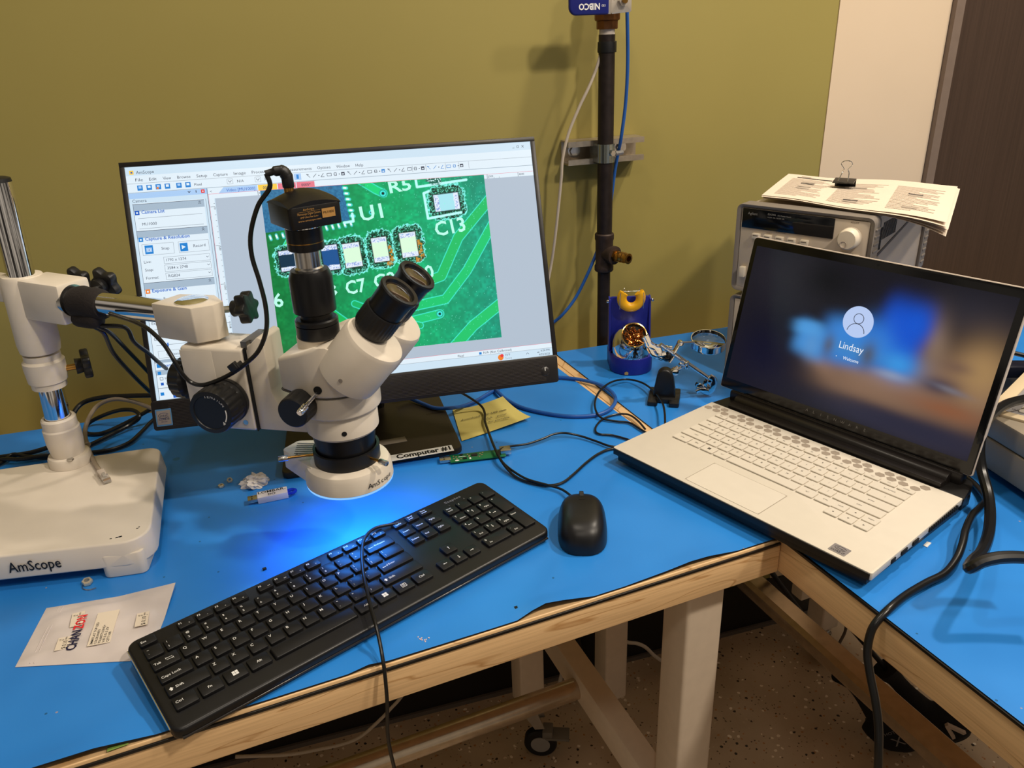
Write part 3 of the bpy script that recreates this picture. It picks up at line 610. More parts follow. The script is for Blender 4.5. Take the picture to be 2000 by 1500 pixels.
t = bmesh.new(); N = 12; vs = [[t.verts.new(((i/N-.5)*.0545, (j/N-.5)*.0545, 0.4096+0.0085*(1-(2*i/N-1)**2)*(1-(2*j/N-1)**2)**1+0.0045*max(1-(2*i/N-1)**2, 1-(2*j/N-1)**2))) for j in range(N+1)] for i in range(N+1)]
for i in range(N):
    for j in range(N): t.faces.new((vs[i][j], vs[i+1][j], vs[i+1][j+1], vs[i][j+1]))
# skirt so that the dome closes down onto the box
be = [e for e in t.edges if len(e.link_faces) == 1]; ex_ = bmesh.ops.extrude_edge_only(t, edges=be)
for v in [g for g in ex_['geom'] if isinstance(g, bmesh.types.BMVert)]: v.co.z = 0.4088
bmesh.ops.recalc_face_normals(t, faces=t.faces); b._merge(t, MC, 0)
cmb = b.build('camera', mat('black_anodised', sr(26, 24, 22), 0.38, metal=0.3, noise=.08), ms)
# printing on the camera side that faces right
MF_ = MC @ frame((-0.0275+0.0, -0.0277, 0.3880), (1, 0, 0), (0, 0, 1))
gold = mat('gold_print', sr(176, 132, 70), 0.5)
b = B(); b.text('AmScope', 0.0030, MF_ @ T(0.0200, 0.0178, 0.0001), align='c')
b.text('Microscope Digital Camera', 0.0030, MF_ @ T(0.0200, 0.0138, 0.0001), align='c', fit=0.024); b.text('10MP Ultra-Fine Color', 0.0026, MF_ @ T(0.0200, 0.0106, 0.0001), align='c', fit=0.019); b.text('www.amscope.com', 0.0026, MF_ @ T(0.0200, 0.0074, 0.0001), align='c', fit=0.024)
b.quadxy(0.008, 0.0166, 0.032, 0.0168, 0.0001, M=MF_); b.quadxy(0.0335, 0.0082, 0.0475, 0.0172, 0.0001, M=MF_); b.build('side_print', gold, cmb, smooth=0)
b = B(); b.text('MU1000', 0.0034, MF_ @ T(0.0405, 0.0122, 0.0003), align='c'); b.build('side_print', blackg, cmb, smooth=0)
# plug and cable
pl = Vector((-0.022, -0.003, 0)); 
b = B(); b.cyl(pl+Vector((0, 0, 0.416)), pl+Vector((0, 0, 0.4245)), 0.0050, mi=1, seg=24); b.cyl(pl+Vector((0, 0, 0.4235)), pl+Vector((0, 0, 0.437)), 0.0058, seg=24, bev=0.0012)
pdir = Vector((-0.86, -0.50, 0)).normalized()
b.tube([pl+Vector((0, 0, 0.434)), pl+Vector((0, 0, 0.4395))+pdir*0.003, pl+Vector((0, 0, 0.4405))+pdir*0.009, pl+pdir*0.020+Vector((0, 0, 0.4385))], [0.0060, 0.0058, 0.0050, 0.0034], sub=5, seg=12); b.build('usb_plug', blackp, cmb) if False else b.build('usb_plug', [blackp, brass], cmb)
def mloc(px, py, Y): # pixel onto a microscope-parallel plane
    uy = Vector((-math.sin(MA), math.cos(MA), 0)); P = onp(px, py, MO+uy*Y, uy); return P
path = [MO+RZ(MA).to_3x3() @ (pl+pdir*0.019+Vector((0, 0, 0.4387)))]
for px, py, Y in ((527, 366, -.014), (504, 402, -.016), (490, 455, -.018), (492, 500, -.020), (507, 550, -.024), (519, 600, -.030), (520, 645, -.036), (505, 685, -.040), (480, 710, -.042), (455, 728, -.043), (425, 743, -.043), (395, 752, -.044), (372, 746, -.046), (352, 725, -.050), (336, 697, -.050), (318, 670, -.045), (290, 643, -.035), (262, 628, -.02), (238, 620, -.005), (215, 612, 0.01)):
    path.append(mloc(px, py, Y))
b = B(); b.tube(path, 0.0024, sub=6, seg=10); b.build('camera_cable', cable_m, ms, world=True)
b = B(); c = mloc(462, 716, -.042); Mk = T(*c) @ RZ(MA); b.box((0, 0, 0), (0.012, 0.010, 0.006), M=Mk @ RY(-0.6), bev=0.001); b.box((0.0, -0.004, 0.002), (0.010, 0.006, 0.008), M=Mk @ RY(-0.6), bev=0.001); b.build('cable_clip', blackp, ms, world=True)
# three more cables gathered in the strap, dropping behind the monitor
def wpath(pts): return [onp(px, py, (0, yy, 0), (0, 1, 0)) for px, py, yy in pts]
P0 = MJ @ Vector((0.112, -0.004, -0.026))
for i, pts in enumerate(([(202, 650, .42), (222, 690, .44), (262, 735, .48), (300, 772, .53), (330, 800, .58)],
                         [(215, 650, .42), (245, 680, .45), (285, 722, .50), (320, 760, .55)],
                         [(245, 640, .40), (262, 668, .40), (290, 690, .41), (315, 712, .43), (345, 735, .47)])):
    b = B(); b.tube([P0+Vector((0.006*i, -0.004*i, 0))]+wpath(pts), 0.0026, sub=6, seg=10); tag(b.build('cable', cable_m), ('black cable hanging from the boom arm strap, leftmost of the three', 'black cable hanging from the boom arm strap, middle of the three', 'black cable from the boom arm strap running nearest the focus block')[i], 'cable', 'black cables hanging from the boom arm strap')
# ================================================================== ALL-IN-ONE COMPUTER
MCN = Vector((-0.38830, 0.43460, 0.27820)); MAZ = -0.18466; MT = 0.36495
mux = Vector((math.cos(MAZ), math.sin(MAZ), 0)); mnn = Vector((-math.sin(MAZ), math.cos(MAZ), 0)); muy = Vector((0, 0, math.cos(MT)))+mnn*math.sin(MT)
MS = frame(MCN, mux, muy)        # screen frame: x right, y up, z towards viewer
ai = thing('desktop_computer', 'all-in-one computer with black frame showing a green circuit board on screen', 'computer', (-0.385, 0.49, 0), MAZ)
frm = mat('black_bezel_plastic', sr(24, 21, 20), 0.4, bump=0.05)
b = B()
out = rrect([(-0.2705, -0.1870), (0.2675, -0.1870), (0.2710, 0.1545), (-0.2705, 0.1555)], 0.006)
# slim back shell
b.prism(out, -0.020, -0.001, M=MS, bev=0.003)
b.prism(rrect([(-0.22, -0.16), (0.22, -0.16), (0.22, 0.10), (-0.22, 0.10)], 0.02), -0.040, -0.019, M=MS, bev=0.006)
b.build('back_shell', frm, ai, world=True)
b = B()
def bar(x0, y0, x1, y1, z0=-0.0012, z1=0.0022): b.prism([(x0, y0), (x1, y0), (x1, y1), (x0, y1)], z0, z1, M=MS, bev=0.0006)
bar(-0.2700, 0.1490, 0.2700, 0.1550); bar(-0.2700, -0.149, -0.2638, 0.1490); bar(0.2638, -0.149, 0.2702, 0.1490)
b.build('bezel', frm, ai, world=True)
b = B(); b.prism(rrect([(-0.2708, -0.1872), (0.2680, -0.1872), (0.2690, -0.1486), (-0.2708, -0.1486)], 0.004), -0.0012, 0.0045, M=MS, bev=0.001)
ch = b.build('speaker_bar', frm, ai, world=True)
b = B()
for k in range(17):
    y = -0.1520-k*0.0019; b.box((0.0, y, 0.0047), (0.500, 0.0007, 0.0005), M=MS)
b.build('grille', mat('grille_ridge', sr(44, 38, 36), 0.5), ch, world=True)
b = B(); b.lathe([(0.0062, 0.004), (0.0065, 0.0050), (0.0055, 0.0056), (0.001, 0.0056)], (0.2495, -0.1700, 0), M=MS, seg=32); pbn = b.build('power_button', mat('button_black', sr(34, 32, 32), 0.3), ch, world=True)
b = B(); b.box((0.2495, -0.1670, 0.0058), (0.0010, 0.0045, 0.0002), M=MS); b.build('power_mark', white_print, pbn, world=True) if False else b.build('power_mark', white_print, ch, world=True)
# sticker
b = B(); b.prism(rrect([(-0.2665, -0.1820), (-0.2470, -0.1820), (-0.2470, -0.1600), (-0.2665, -0.1600)], 0.001), 0.0049, 0.0052, M=MS); b.prism(rrect([(-0.2650, -0.1800), (-0.2484, -0.1800), (-0.2484, -0.1620), (-0.2650, -0.1620)], 0.0006), 0.0052, 0.0053, mi=1, M=MS)
t_ = MS @ T(-0.2567, -0.1700, 0.00545); b.text('intel', 0.0052, t_, 2, 'c'); b.text('CORE i5', 0.0036, t_ @ T(0, -0.0042, 0), 2, 'c', off=.02); b.text('8th Gen', 0.0022, t_ @ T(0, -0.0072, 0), 2, 'c')
b.tube([t_ @ Vector((0.0062*math.cos(a), 0.0016+0.0034*math.sin(a), 0)) for a in [math.radians(20+k*20) for k in range(17)]], 0.00022, mi=2, sub=1, seg=4)
o = b.build('sticker', [mat('sticker_blue', sr(90, 140, 180), 0.3), mat('sticker_silver', sr(170, 158, 148), 0.35, metal=0.4), mat('sticker_ink', sr(50, 60, 90), 0.5)], ch, world=True, smooth=0); o['label'] = 'small blue and silver processor sticker'
# stand: neck and flat base
b = B(); b.prism(rrect([(-0.05, -0.010), (0.05, -0.010), (0.05, 0.010), (-0.05, 0.010)], 0.006), 0.010, 0.20, M=T(-0.388, 0.562, 0) @ RZ(MAZ), bev=0.003)
b.cyl((-0.440, 0.560, 0.195), (-0.330, 0.540, 0.195), 0.016); b.build('stand_neck', frm, ai, world=True)
bq = [at(552, 938, 0.0), at(905, 886, 0.0), at(868, 775, 0.0), at(560, 818, 0.0)]
dx = (bq[1]-bq[0]).normalized(); dy = Vector((-dx.y, dx.x, 0))
b0 = bq[0]; wB = (bq[1]-bq[0]).length; dB = 0.205
base_m = mat('dark_bronze_base', sr(52, 46, 38), 0.36, metal=0.4, noise=0.05)
poly = [b0, b0+dx*wB, b0+dx*(wB-0.006)+dy*dB, b0+dx*0.006+dy*dB]
b = B(); b.prism(rrect([(v.x, v.y) for v in poly], 0.010), 0.0003, 0.0105, bev=0.002); b.build('stand_base', base_m, ai, world=True)
# label on the base: tape with Computer #1
l0 = at(772, 900, 0.0107); l1 = at(887, 880, 0.0107); ld_ = (l1-l0).normalized(); lw = (l1-l0).length
ML_ = frame(l0, ld_, (-ld_.y, ld_.x, 0))
b = B(); b.prism([(-0.055, 0), (lw, 0), (lw, 0.0175), (-0.055, 0.0175)], 0.0, 0.0003, M=ML_)
b.text('Computer #1', 0.0170, ML_ @ T(0.003, 0.0042, 0.0004), 1, 'l', off=0.035, fit=lw-0.0065); o = b.build('name_label', [white_print, black_print], ai, world=True, smooth=0); o['label'] = 'white label tape reading Computer #1'
b = B(); q = at(765, 862, 0.0107); b.prism([(-0.03, -0.008), (0.022, -0.008), (0.021, 0.008), (-0.03, 0.008)], 0.0, 0.0003, M=frame(q, ld_, (-ld_.y, ld_.x, 0))); b.build('name_label', mat('translucent_tape', sr(120, 112, 104), 0.3), ai, world=True)

# ------------------------------------------------------------------ the picture on the screen (a display, so it emits)
ES = 1.0
G_ = {}
def gm(r, g, bl, k=1.0): 
    key = 'ui_%d_%d_%d' % (r, g, bl); return glow(key, sr(r, g, bl), ES*k)
UI = [gm(206, 228, 244), gm(226, 240, 250), gm(60, 66, 84), gm(178, 192, 208), gm(70, 120, 205), gm(250, 205, 70), gm(232, 120, 138), gm(166, 186, 204), gm(26, 90, 190), gm(170, 205, 245), gm(230, 60, 60), gm(30, 130, 210), gm(240, 130, 40), gm(150, 160, 170)]
# index: 0 panel, 1 white, 2 dark text, 3 grey canvas, 4 blue text, 5 yellow, 6 pink, 7 grey bar, 8 deep blue, 9 light blue, 10 red, 11 icon blue, 12 orange, 13 line grey
b = B(); Z0 = 0.0002
def R(x0, y0, x1, y1, mi, z=1): b.quadxy(x0/1000, y0/1000, x1/1000, y1/1000, Z0+z*0.00008, mi, MS)
def TX(x, y, s, size=4.6, mi=2, off=0.0, fit=None, align='l', rot=0): b.text(s, size/1000, MS @ T(x/1000, y/1000, Z0+0.0005) @ RZ(rot), mi, align, off, fit=fit/1000 if fit else None)
def line(x0, y0, x1, y1, w_=0.5, mi=13, z=3):
    d = Vector((x1-x0, y1-y0)); d.normalize(); n_ = Vector((-d.y, d.x))*w_/2
    b.poly([((x0+n_.x)/1000, (y0+n_.y)/1000, Z0+z*.00008), ((x1+n_.x)/1000, (y1+n_.y)/1000, Z0+z*.00008), ((x1-n_.x)/1000, (y1-n_.y)/1000, Z0+z*.00008), ((x0-n_.x)/1000, (y0-n_.y)/1000, Z0+z*.00008)][::-1], mi, MS)
def rect(x0, y0, x1, y1, mi=13, w_=0.4):
    line(x0, y0, x1, y0, w_, mi); line(x0, y1, x1, y1, w_, mi); line(x0, y0, x0, y1, w_, mi); line(x1, y0, x1, y1, w_, mi)
R(-264, -149, 264, 149, 0, 0)
R(-264, 138, 264, 149, 0, 1); R(-264, 128, 264, 138, 1, 1)
TX(-251, 139.8, 'AmScope', 5.6); R(-259, 139.5, -254, 144.5, 5, 2); R(-257.6, 141, -255.4, 143, 8, 3)
xx = -253
for wd, wl in (('File', 9), ('Edit', 9), ('View', 10), ('Browse', 16), ('Setup', 13), ('Capture', 18), ('Image', 15), ('Process', 17), ('Layer', 12), ('Measurements', 32), ('Options', 17), ('Window', 18), ('Help', 10)):
    TX(xx, 130.6, wd, 5.4, fit=wl); xx += wl+7.5
# toolbar
R(-264, 117, 264, 128, 1, 1); line(-264, 128, 264, 128, .4); line(-264, 116.5, 264, 116.5, .5)
for k, x in enumerate((-252, -241, -230, -219, -205, -194)):
    R(x, 119, x+6.5, 125.5, 11, 2); R(x+1.5, 121.5, x+5, 124.5, 1 if k % 2 else 9, 3)
    if k == 2: R(x+1, 119.5, x+3.5, 122, 12, 4)
TX(-183, 120, 'Pixel', 5); TX(-130, 120.6, 'N/A', 5); TX(-96, 121, '30%', 5)
for x in (-141, -106, -71): line(x, 124, x+2, 121.5, .6, 2); line(x+2, 121.5, x+4, 124, .6, 2); rect(x-1.5, 119.5, x+5.5, 126)
R(-58, 118.5, -49, 127, 9, 2); R(-55, 120, -52, 125.5, 11, 3)
x = -42
for k in range(24):
    s = 4.5; y = 120.5
    mi = 2 if k not in (11, 18, 19, 20, 21, 22) else 11
    t = k % 6
    if t == 0: line(x, y+s, x+s, y, .5, mi); line(x, y+s, x+3, y+s-1, .7, mi)
    elif t == 1: line(x, y, x+s, y+s, .6, mi)
    elif t == 2: line(x, y, x+s, y, .6, mi); line(x, y, x+s*.8, y+s, .6, mi)
    elif t == 3: rect(x, y+.5, x+s+1, y+s-.5, mi, .6)
    elif t == 4: rect(x+1, y+.5, x+s-.5, y+s-.5, mi, .6); line(x, y+s/2, x+s, y+s/2, .4, mi)
    else: R(x, y, x+s, y+s, mi, 2); R(x+1, y+1, x+s-1, y+s-2, 1, 3)
    if k % 3 == 1: R(x+7, y+1.6, x+8.4, y+2.6, 2, 2); x += 2
    x += 8.2
    if k in (15, 17, 20, 22): line(x-1.5, 118.5, x-1.5, 127, .5, 13)
line(x+4, 118, x+4, 127.5, .4, 13); line(222, 128, 264, 128, .4)
for x in (238, 251): line(x, 141.5, x+3, 141.5 if x == 238 else 144.5, .5, 2)
line(251, 144.5, 254, 141.5, .5, 2); rect(244.3, 141.7, 247, 144.2, 2, .5)
# left panel
R(-264, 109, -168, 116, 9, 2); TX(-260, 104.4, 'Camera', 5.4); R(-176, 110.6, -171.5, 115, 10, 3); R(-174.5, 112, -173, 113.5, 1, 4); line(-192, 114, -190.5, 112, .9, 2); line(-190.5, 112, -189, 114, .9, 2); line(-182, 111.5, -182, 114.5, 1, 2)
def header(y, s, wd, icon):
    R(-260, y, -174, y+9, 7, 2); R(-260, y-7, -174, y, 1, 2); 
    R(-259, y-4.5, -253.5, y+1, icon, 4); R(-257.4, y-3, -255.2, y-.8, 1, 5); TX(-251, y-3.4, s, 6.0, 4, .022, fit=wd)
    line(-181, y+4, -179.5, y+5.5, .5, 2); line(-179.5, y+5.5, -178, y+4, .5, 2); line(-181, y+6, -179.5, y+7.5, .5, 2); line(-179.5, y+7.5, -178, y+6, .5, 2)
    line(-260, y+9, -174, y+9, .5, 2)
R(-260, -148, -174, 103, 1, 1); line(-260, -148, -260, 103, .4, 2)
header(93, 'Camera List', 28, 8); line(-256, 84, -178, 84.6, .5); TX(-252, 74.8, 'MU1000', 5.2); line(-256, 71, -178, 71, .5)
header(59, 'Capture & Resolution', 54, 11)
rect(-256, 37, -218, 51); R(-253, 38.5, -243, 49.5, 11, 3); R(-251.5, 41, -244.5, 46.5, 9, 4); R(-249.6, 42, -246.4, 45, 1, 5); R(-248.7, 42.8, -247.2, 44.3, 8, 6); TX(-233, 42.5, 'Snap', 5.2)
rect(-212, 37, -175, 51); R(-210.5, 38.5, -201, 49, 11, 3); b.poly([(-.2083, .0412, Z0+.0005), (-.2035, .0438, Z0+.0005), (-.2083, .0466, Z0+.0005)], 1, MS); TX(-194, 42.5, 'Record', 5.2)
for k, (a_, c_) in enumerate((('Live:', '1792 x 1374'), ('Snap:', '3584 x 2748'), ('Format:', 'RGB24'))):
    y = 27-k*10.2; TX(-256, y, a_, 5.0); TX(-229, y+.4, c_, 5.0); rect(-232, y-2.4, -175.5, y+6); line(-180, y+3, -178.6, y+1.4, .5, 2); line(-178.6, y+1.4, -177.2, y+3, .5, 2)
header(-7, 'Exposure & Gain', 42, 12)
rect(-257, -22, -253, -18, 2, .5); TX(-251, -21.6, 'Auto Exposure', 5.2)
for k, (nm, vl, px) in enumerate((('Exposure Target:', '120', -215), ('Exposure Time:', '104.208ms', -226), ('Gain:', '110%', -242))):
    y = -31-k*20.5; TX(-257, y, nm, 5.0); TX(-178, y+2.5, vl, 4.6, align='r'); line(-255, y-6.5, -178, y-6.5, .6, 13); R(px, y-9, px+2, y-4, 4 if k else 13, 4)
rect(-254, -95, -218, -86); TX(-244, -92.6, 'Options...', 5.0); rect(-214, -95, -178, -86); TX(-204, -92.6, 'Defaults', 5.0)
R(-260, -101, -174, -97, 7, 2)
line(-171.5, -148, -171.5, 103, .6, 13); line(-168.5, -148, -168.5, 116, .6, 2)
for y, s in ((-100, 'Frame Rate'), (-127, 'Color'), (-134, 'Crop')):
    pass
R(-258, -107, -253, -102, 11, 3); TX(-250, -106.5, 'Frame Rate', 5, 4, .015); R(-260, -116.5, -174, -110, 7, 2); R(-258, -116, -254, -112, 11, 3)
rect(-256, -123, -252.4, -119.4, 2, .5); TX(-250, -122.8, 'Horizontal', 4.6); R(-256, -130, -252.4, -126.4, 8, 3); TX(-250, -129.8, 'Vertical', 4.6); TX(-246, -137.2, 'Digital', 4.6, 4); line(-260, -133.5, -174, -133.5, .5, 2)
R(-258, -143, -253.6, -139, 11, 3); R(-243, -147.5, -238, -143, 8, 3)
# tabs and canvas
R(-168, 108.5, 264, 116, 1, 2); TX(-165, 110, '<', 4.5)
b.poly([(-.155, .1082, Z0+.0003), (-.106, .1082, Z0+.0003), (-.106, .1158, Z0+.0003), (-.148, .1158, Z0+.0003)], 9, MS); TX(-145, 110, 'Video [MU1000]', 5.4, 8, fit=36)
R(-105, 108.2, -81, 115.8, 5, 3); TX(-99, 110, '0001*', 5, 2, .01); R(-80, 108.2, -57, 115.8, 6, 3); TX(-73, 110, '0003*', 5, 10); R(-56, 108.2, -33, 115.8, 6, 3); TX(-50, 110, '0005*', 5, 2, .01)
R(-168, 102.5, 264, 108.2, 1, 2); R(-168, -131, -161, 108.2, 1, 2)
CX0 = -160
R(CX0, -131, 264, 102.5, 3, 3)
for k in range(0, 45):
    X = -106+k*7.3
    if X < 262: line(X, 102.5, X, 104.2 if k % 8 else 107.6, .4, 2, 4)
for k, s in enumerate(('0', '500', '1000', '1500', '2000', '2500', '3000', '3500', '4000')):
    X = -106+k*43.5
    line(X, 102.5, X, 108, .5, 2, 4); TX(X+1, 104, s, 3.8)
for k in range(0, 30): line(-161, 96-k*7.3, -162.6, 96-k*7.3, .4, 2, 4)
for k, s in enumerate(('0', '500', '1000', '1500')): line(-161, 92-k*50, -167, 92-k*50, .4, 2, 4); TX(-163, 91-k*50, s, 3.8, rot=-PI/2)
line(-168, 108.3, 264, 108.3, .4, 6, 5); line(-167.6, -131, -167.6, 108, .4, 6, 5)
# status and task bars
R(-168, -138, 264, -131, 1, 4); line(-168, -131.2, 264, -131.2, .4, 6, 5); R(-174, -149, 264, -138, 0, 4); line(-168, -138, 264, -138, .4, 13, 6)
TX(130, -137, 'Pixel', 4.6); TX(166, -136.2, 'N/A (Not Calibrated)', 4.6, fit=40); R(160, -136.6, 163.5, -133.4, 11, 6); TX(196, -142.6, "73°F", 4.0); TX(196, -147.2, 'Sunny', 4.0, 13)
for rr_, mi, zz in ((4.0, 12, 6),): b.poly([(.1895+rr_/1000*math.cos(a), -.1438+rr_/1000*math.sin(a), Z0+.0006) for a in [k*PI/8 for k in range(16)]], mi, MS)
b.poly([(.1915+.0024*math.cos(a), -.1415+.0024*math.sin(a), Z0+.0007) for a in [k*PI/6 for k in range(12)]], 10, MS)
line(226, -143.5, 228, -141.5, .5, 2, 7); line(228, -141.5, 230, -143.5, .5, 2, 7); rect(234, -144.5, 238.5, -140.8, 2, .5); line(242, -142.6, 245, -142.6, .8, 2, 7)
TX(260, -142.0, '6:24 PM', 4.0, align='r'); TX(260, -147.4, '4/22/2025', 4.0, align='r')
scr = b.build('screen', UI, ai, world=True, smooth=0); scr['label'] = 'lit screen with camera software window'

# ---- live picture of the circuit board: a painted pixel grid
NX, NY = 430, 326; X0, X1, Y0_, Y1_ = -103.0, 194.0, -116.0, 108.0
gx, gy = np.meshgrid(np.linspace(X0, X1, NX), np.linspace(Y0_, Y1_, NY))
def vnoise(X, Y, sc, seed):
    r_ = np.random.default_rng(seed); n_ = 96; g = r_.random((n_, n_)); u = (X-X0)/sc; v_ = (Y-Y0_)/sc
    iu = np.floor(u).astype(int); iv = np.floor(v_).astype(int); fu = u-iu; fv = v_-iv; fu = fu*fu*(3-2*fu); fv = fv*fv*(3-2*fv)
    G0 = lambda a, c: g[a % n_, c % n_]
    return (G0(iu, iv)*(1-fu)+G0(iu+1, iv)*fu)*(1-fv)+(G0(iu, iv+1)*(1-fu)+G0(iu+1, iv+1)*fu)*fv
def C3(r_, g_, b_): return np.array(sr(r_, g_, b_)[:3])
uu = (gx-X0)/(X1-X0); vv = (gy-Y0_)/(Y1_-Y0_)
img = np.zeros((NY, NX, 3))
cA, cB, cD = C3(14, 110, 52), C3(10, 158, 98), C3(10, 134, 112)
k1 = np.clip(uu*1.5, 0, 1)[..., None]; img[:] = cA*(1-k1)+cB*k1
k2 = np.clip((uu-0.6)*2.2, 0, 1)[..., None]; img = img*(1-k2)+cD*k2
img *= (0.80+0.4*vnoise(gx, gy, 9, 1)*vnoise(gx, gy, 3, 2)*1.6)[..., None]
def blend(mask, col): 
    global img
    m_ = np.clip(mask, 0, 1)[..., None]; img = img*(1-m_)+np.asarray(col)*m_
def seg(x0, y0, x1, y1):
    dx_, dy_ = x1-x0, y1-y0; t_ = np.clip(((gx-x0)*dx_+(gy-y0)*dy_)/(dx_*dx_+dy_*dy_), 0, 1); return np.hypot(gx-x0-t_*dx_, gy-y0-t_*dy_)
def polyl(pts): 
    d_ = None
    for a_, c_ in zip(pts, pts[1:]): 
        s_ = seg(*a_, *c_); d_ = s_ if d_ is None else np.minimum(d_, s_)
    return d_
def inside(pts, soft=0.8):
    d_ = np.full(gx.shape, 1e9); n_ = len(pts); ar = sum(pts[i][0]*pts[(i+1) % n_][1]-pts[(i+1) % n_][0]*pts[i][1] for i in range(n_))
    for i in range(n_):
        (xa, ya), (xb, yb) = pts[i], pts[(i+1) % n_]; L_ = math.hypot(xb-xa, yb-ya); s_ = ((xb-xa)*(gy-ya)-(yb-ya)*(gx-xa))/L_*(1 if ar > 0 else -1); d_ = np.minimum(d_, s_)
    return np.clip(d_/soft+0.5, 0, 1), d_
AA = lambda d_, w_: np.clip((w_-d_)/0.7+0.5, 0, 1)
lite, edge_ = C3(20, 190, 110), C3(60, 220, 200)
def trace(pts, w_, col=lite):
    d_ = polyl(pts); blend(AA(d_, w_), col); blend(AA(np.abs(d_-w_-0.2), 0.45), edge_)
trace([(200, 76), (149, 26), (120, -24), (60, -40)], 6.5, C3(24, 170, 90)); trace([(200, 42), (156, -20), (122, -56), (70, -62)], 6.0, C3(18, 178, 100))
trace([(200, -68), (156, -96), (118, -130)], 7, C3(22, 176, 96)); trace([(70, -81), (112, -75)], 5.5, C3(22, 180, 104))
trace([(24, 114), (46, 98), (55, 93)], 5); trace([(-60, -72), (-8, -118)], 7, C3(28, 170, 70)); trace([(-30, -60), (14, -100), (60, -118)], 5, C3(20, 165, 80)); trace([(0, -50), (60, -80), (84, -88)], 4, C3(16, 160, 90))
trace([(-90, 20), (-70, 48)], 3, C3(60, 190, 90)); trace([(-70, 14), (-40, 52)], 2.5, C3(50, 180, 90))
for vx, vy, vr in ((54.6, 92.9, 2.4), (112, -75, 2.2), (36, 69, 1.6)):
    d_ = np.hypot(gx-vx, gy-vy); blend(AA(d_, vr*2.2), C3(24, 150, 130)); blend(AA(np.abs(d_-vr*1.3), .6), C3(70, 230, 220)); blend(AA(d_, vr*.7), C3(6, 20, 14))
# big chip and its pins
m_, _ = inside([(-106, 53), (7, 61), (2, 112), (-106, 112)]); blend(m_, C3(26, 84, 124)*1.0); blend(m_*(0.35*vnoise(gx*1.0+gy*.4, gy, 1.6, 8)), C3(70, 150, 190))
for k in range(6): px_, py_ = 5.5+k*1.1, 104-k*7.5; blend(AA(seg(px_-2, py_, px_+2, py_-.6), 2.1), C3(60, 200, 190)); blend(AA(seg(px_-1.2, py_, px_+1, py_-.3), 1.1), C3(230, 250, 240))
for k in range(14): px_ = -98+k*8.1; py_ = 49+k*.75; blend(AA(seg(px_, py_, px_+1.2, py_-5), 1.7), C3(70, 190, 190)); blend(AA(seg(px_, py_-1, px_+.8, py_-4), .9), C3(235, 250, 245))
# solder capacitors with ragged flux halos
rag = vnoise(gx, gy, 2.6, 11)*5+vnoise(gx, gy, 1.3, 12)*3-4
def cap(cx, cy, hw, hh, rot, halo, burn=0, body=C3(196, 224, 196), vert=True):
    global img
    c_, s_ = math.cos(rot), math.sin(rot); lx = (gx-cx)*c_+(gy-cy)*s_; ly = -(gx-cx)*s_+(gy-cy)*c_
    q_ = np.maximum(np.abs(lx)-hw, np.abs(ly)-hh); dist = np.hypot(np.maximum(np.abs(lx)-hw*.7, 0), np.maximum(np.abs(ly)-hh*.85, 0))-hw*.3+rag*.8
    blend(np.clip((halo-dist)/1.5, 0, 1)*.9, C3(10, 70, 48))
    tex = (vnoise(gx, gy, 1.4, 21) > .60).astype(float)*np.clip((halo-dist)/1.2, 0, 1); blend(tex*.6, C3(110, 215, 190))
    tex = (vnoise(gx, gy, 1.2, 22) > .66).astype(float)*np.clip((halo-dist)/1.2, 0, 1); blend(tex, C3(4, 26, 24))
    blend(AA(np.abs(dist-halo), .7), C3(120, 235, 220))
    if burn: blend(np.clip((halo*.8-dist)/2, 0, 1)*(lx > hw*.6)*(ly < hh*.3)*(vnoise(gx, gy, 2, 31) > .42)*.8, C3(190, 128, 30))
    blend(AA(q_, 1.6), C3(24, 40, 40)); blend(AA(q_, 0.4), body)
    e_ = (np.abs(ly) > hh*.62) if vert else (np.abs(lx) > hw*.62)
    blend(AA(q_, 0.2)*e_, C3(206, 214, 240)); blend(AA(q_, -1)*e_*(vnoise(gx, gy, 1.0, 41) > .6), C3(130, 150, 200))
cap(4.8, 14.8, 10.6, 15.5, .06, 9); cap(42.2, 18.8, 9.6, 15.8, .05, 9, 1); cap(81, 22, 10.4, 16, .05, 10, 1)
cap(138.8, 75, 16.5, 10.8, .05, 9, 0, C3(150, 205, 214), False)
cap(-76, 15, 13, 13, .05, 6, 0, C3(14, 44, 66)); cap(-24, 14, 10, 16, .05, 6, 0, C3(24, 74, 130))
for pts in ([(100, 112), (101, 98), (169, 103)], [(116, 91), (109, 89), (111, 54.8), (157, 59.6)], [(11, 69), (11.4, 59.2), (-1, 58.2)]): blend(AA(polyl(pts), 1.6), C3(170, 250, 235))
dd = np.hypot(gx-125, gy-108); blend(AA(dd+rag*.8, 10)*.8, C3(20, 60, 60)); blend((vnoise(gx, gy, 1.3, 51) > .6)*AA(dd+rag, 9), C3(190, 240, 240))
sp_ = rng.random(gx.shape); blend((sp_ > .994)*(uu > .45)*.8, C3(110, 230, 200))
img = np.clip(img*1.32, 0, 1)
verts = np.zeros((NX*NY, 3)); verts[:, 0] = gx.ravel()/1000; verts[:, 1] = gy.ravel()/1000; verts[:, 2] = Z0+0.00045
me = bpy.data.meshes.new('live_picture'); A_ = np.arange((NX-1)*(NY-1)); ii = A_ // (NX-1); jj = A_ % (NX-1)
fa_ = np.stack([ii*NX+jj, ii*NX+jj+1, (ii+1)*NX+jj+1, (ii+1)*NX+jj], 1)
me.from_pydata(verts.tolist(), [], fa_.tolist()); ca = me.color_attributes.new('Col', 'FLOAT_COLOR', 'POINT')
ca.data.foreach_set('color', np.concatenate([img.reshape(-1, 3), np.ones((NX*NY, 1))], 1).astype(np.float32).ravel())
me.materials.append(vcol_glow('circuit_picture', ES))
R_ = ai; me.transform(basis(R_).inverted() @ MS)
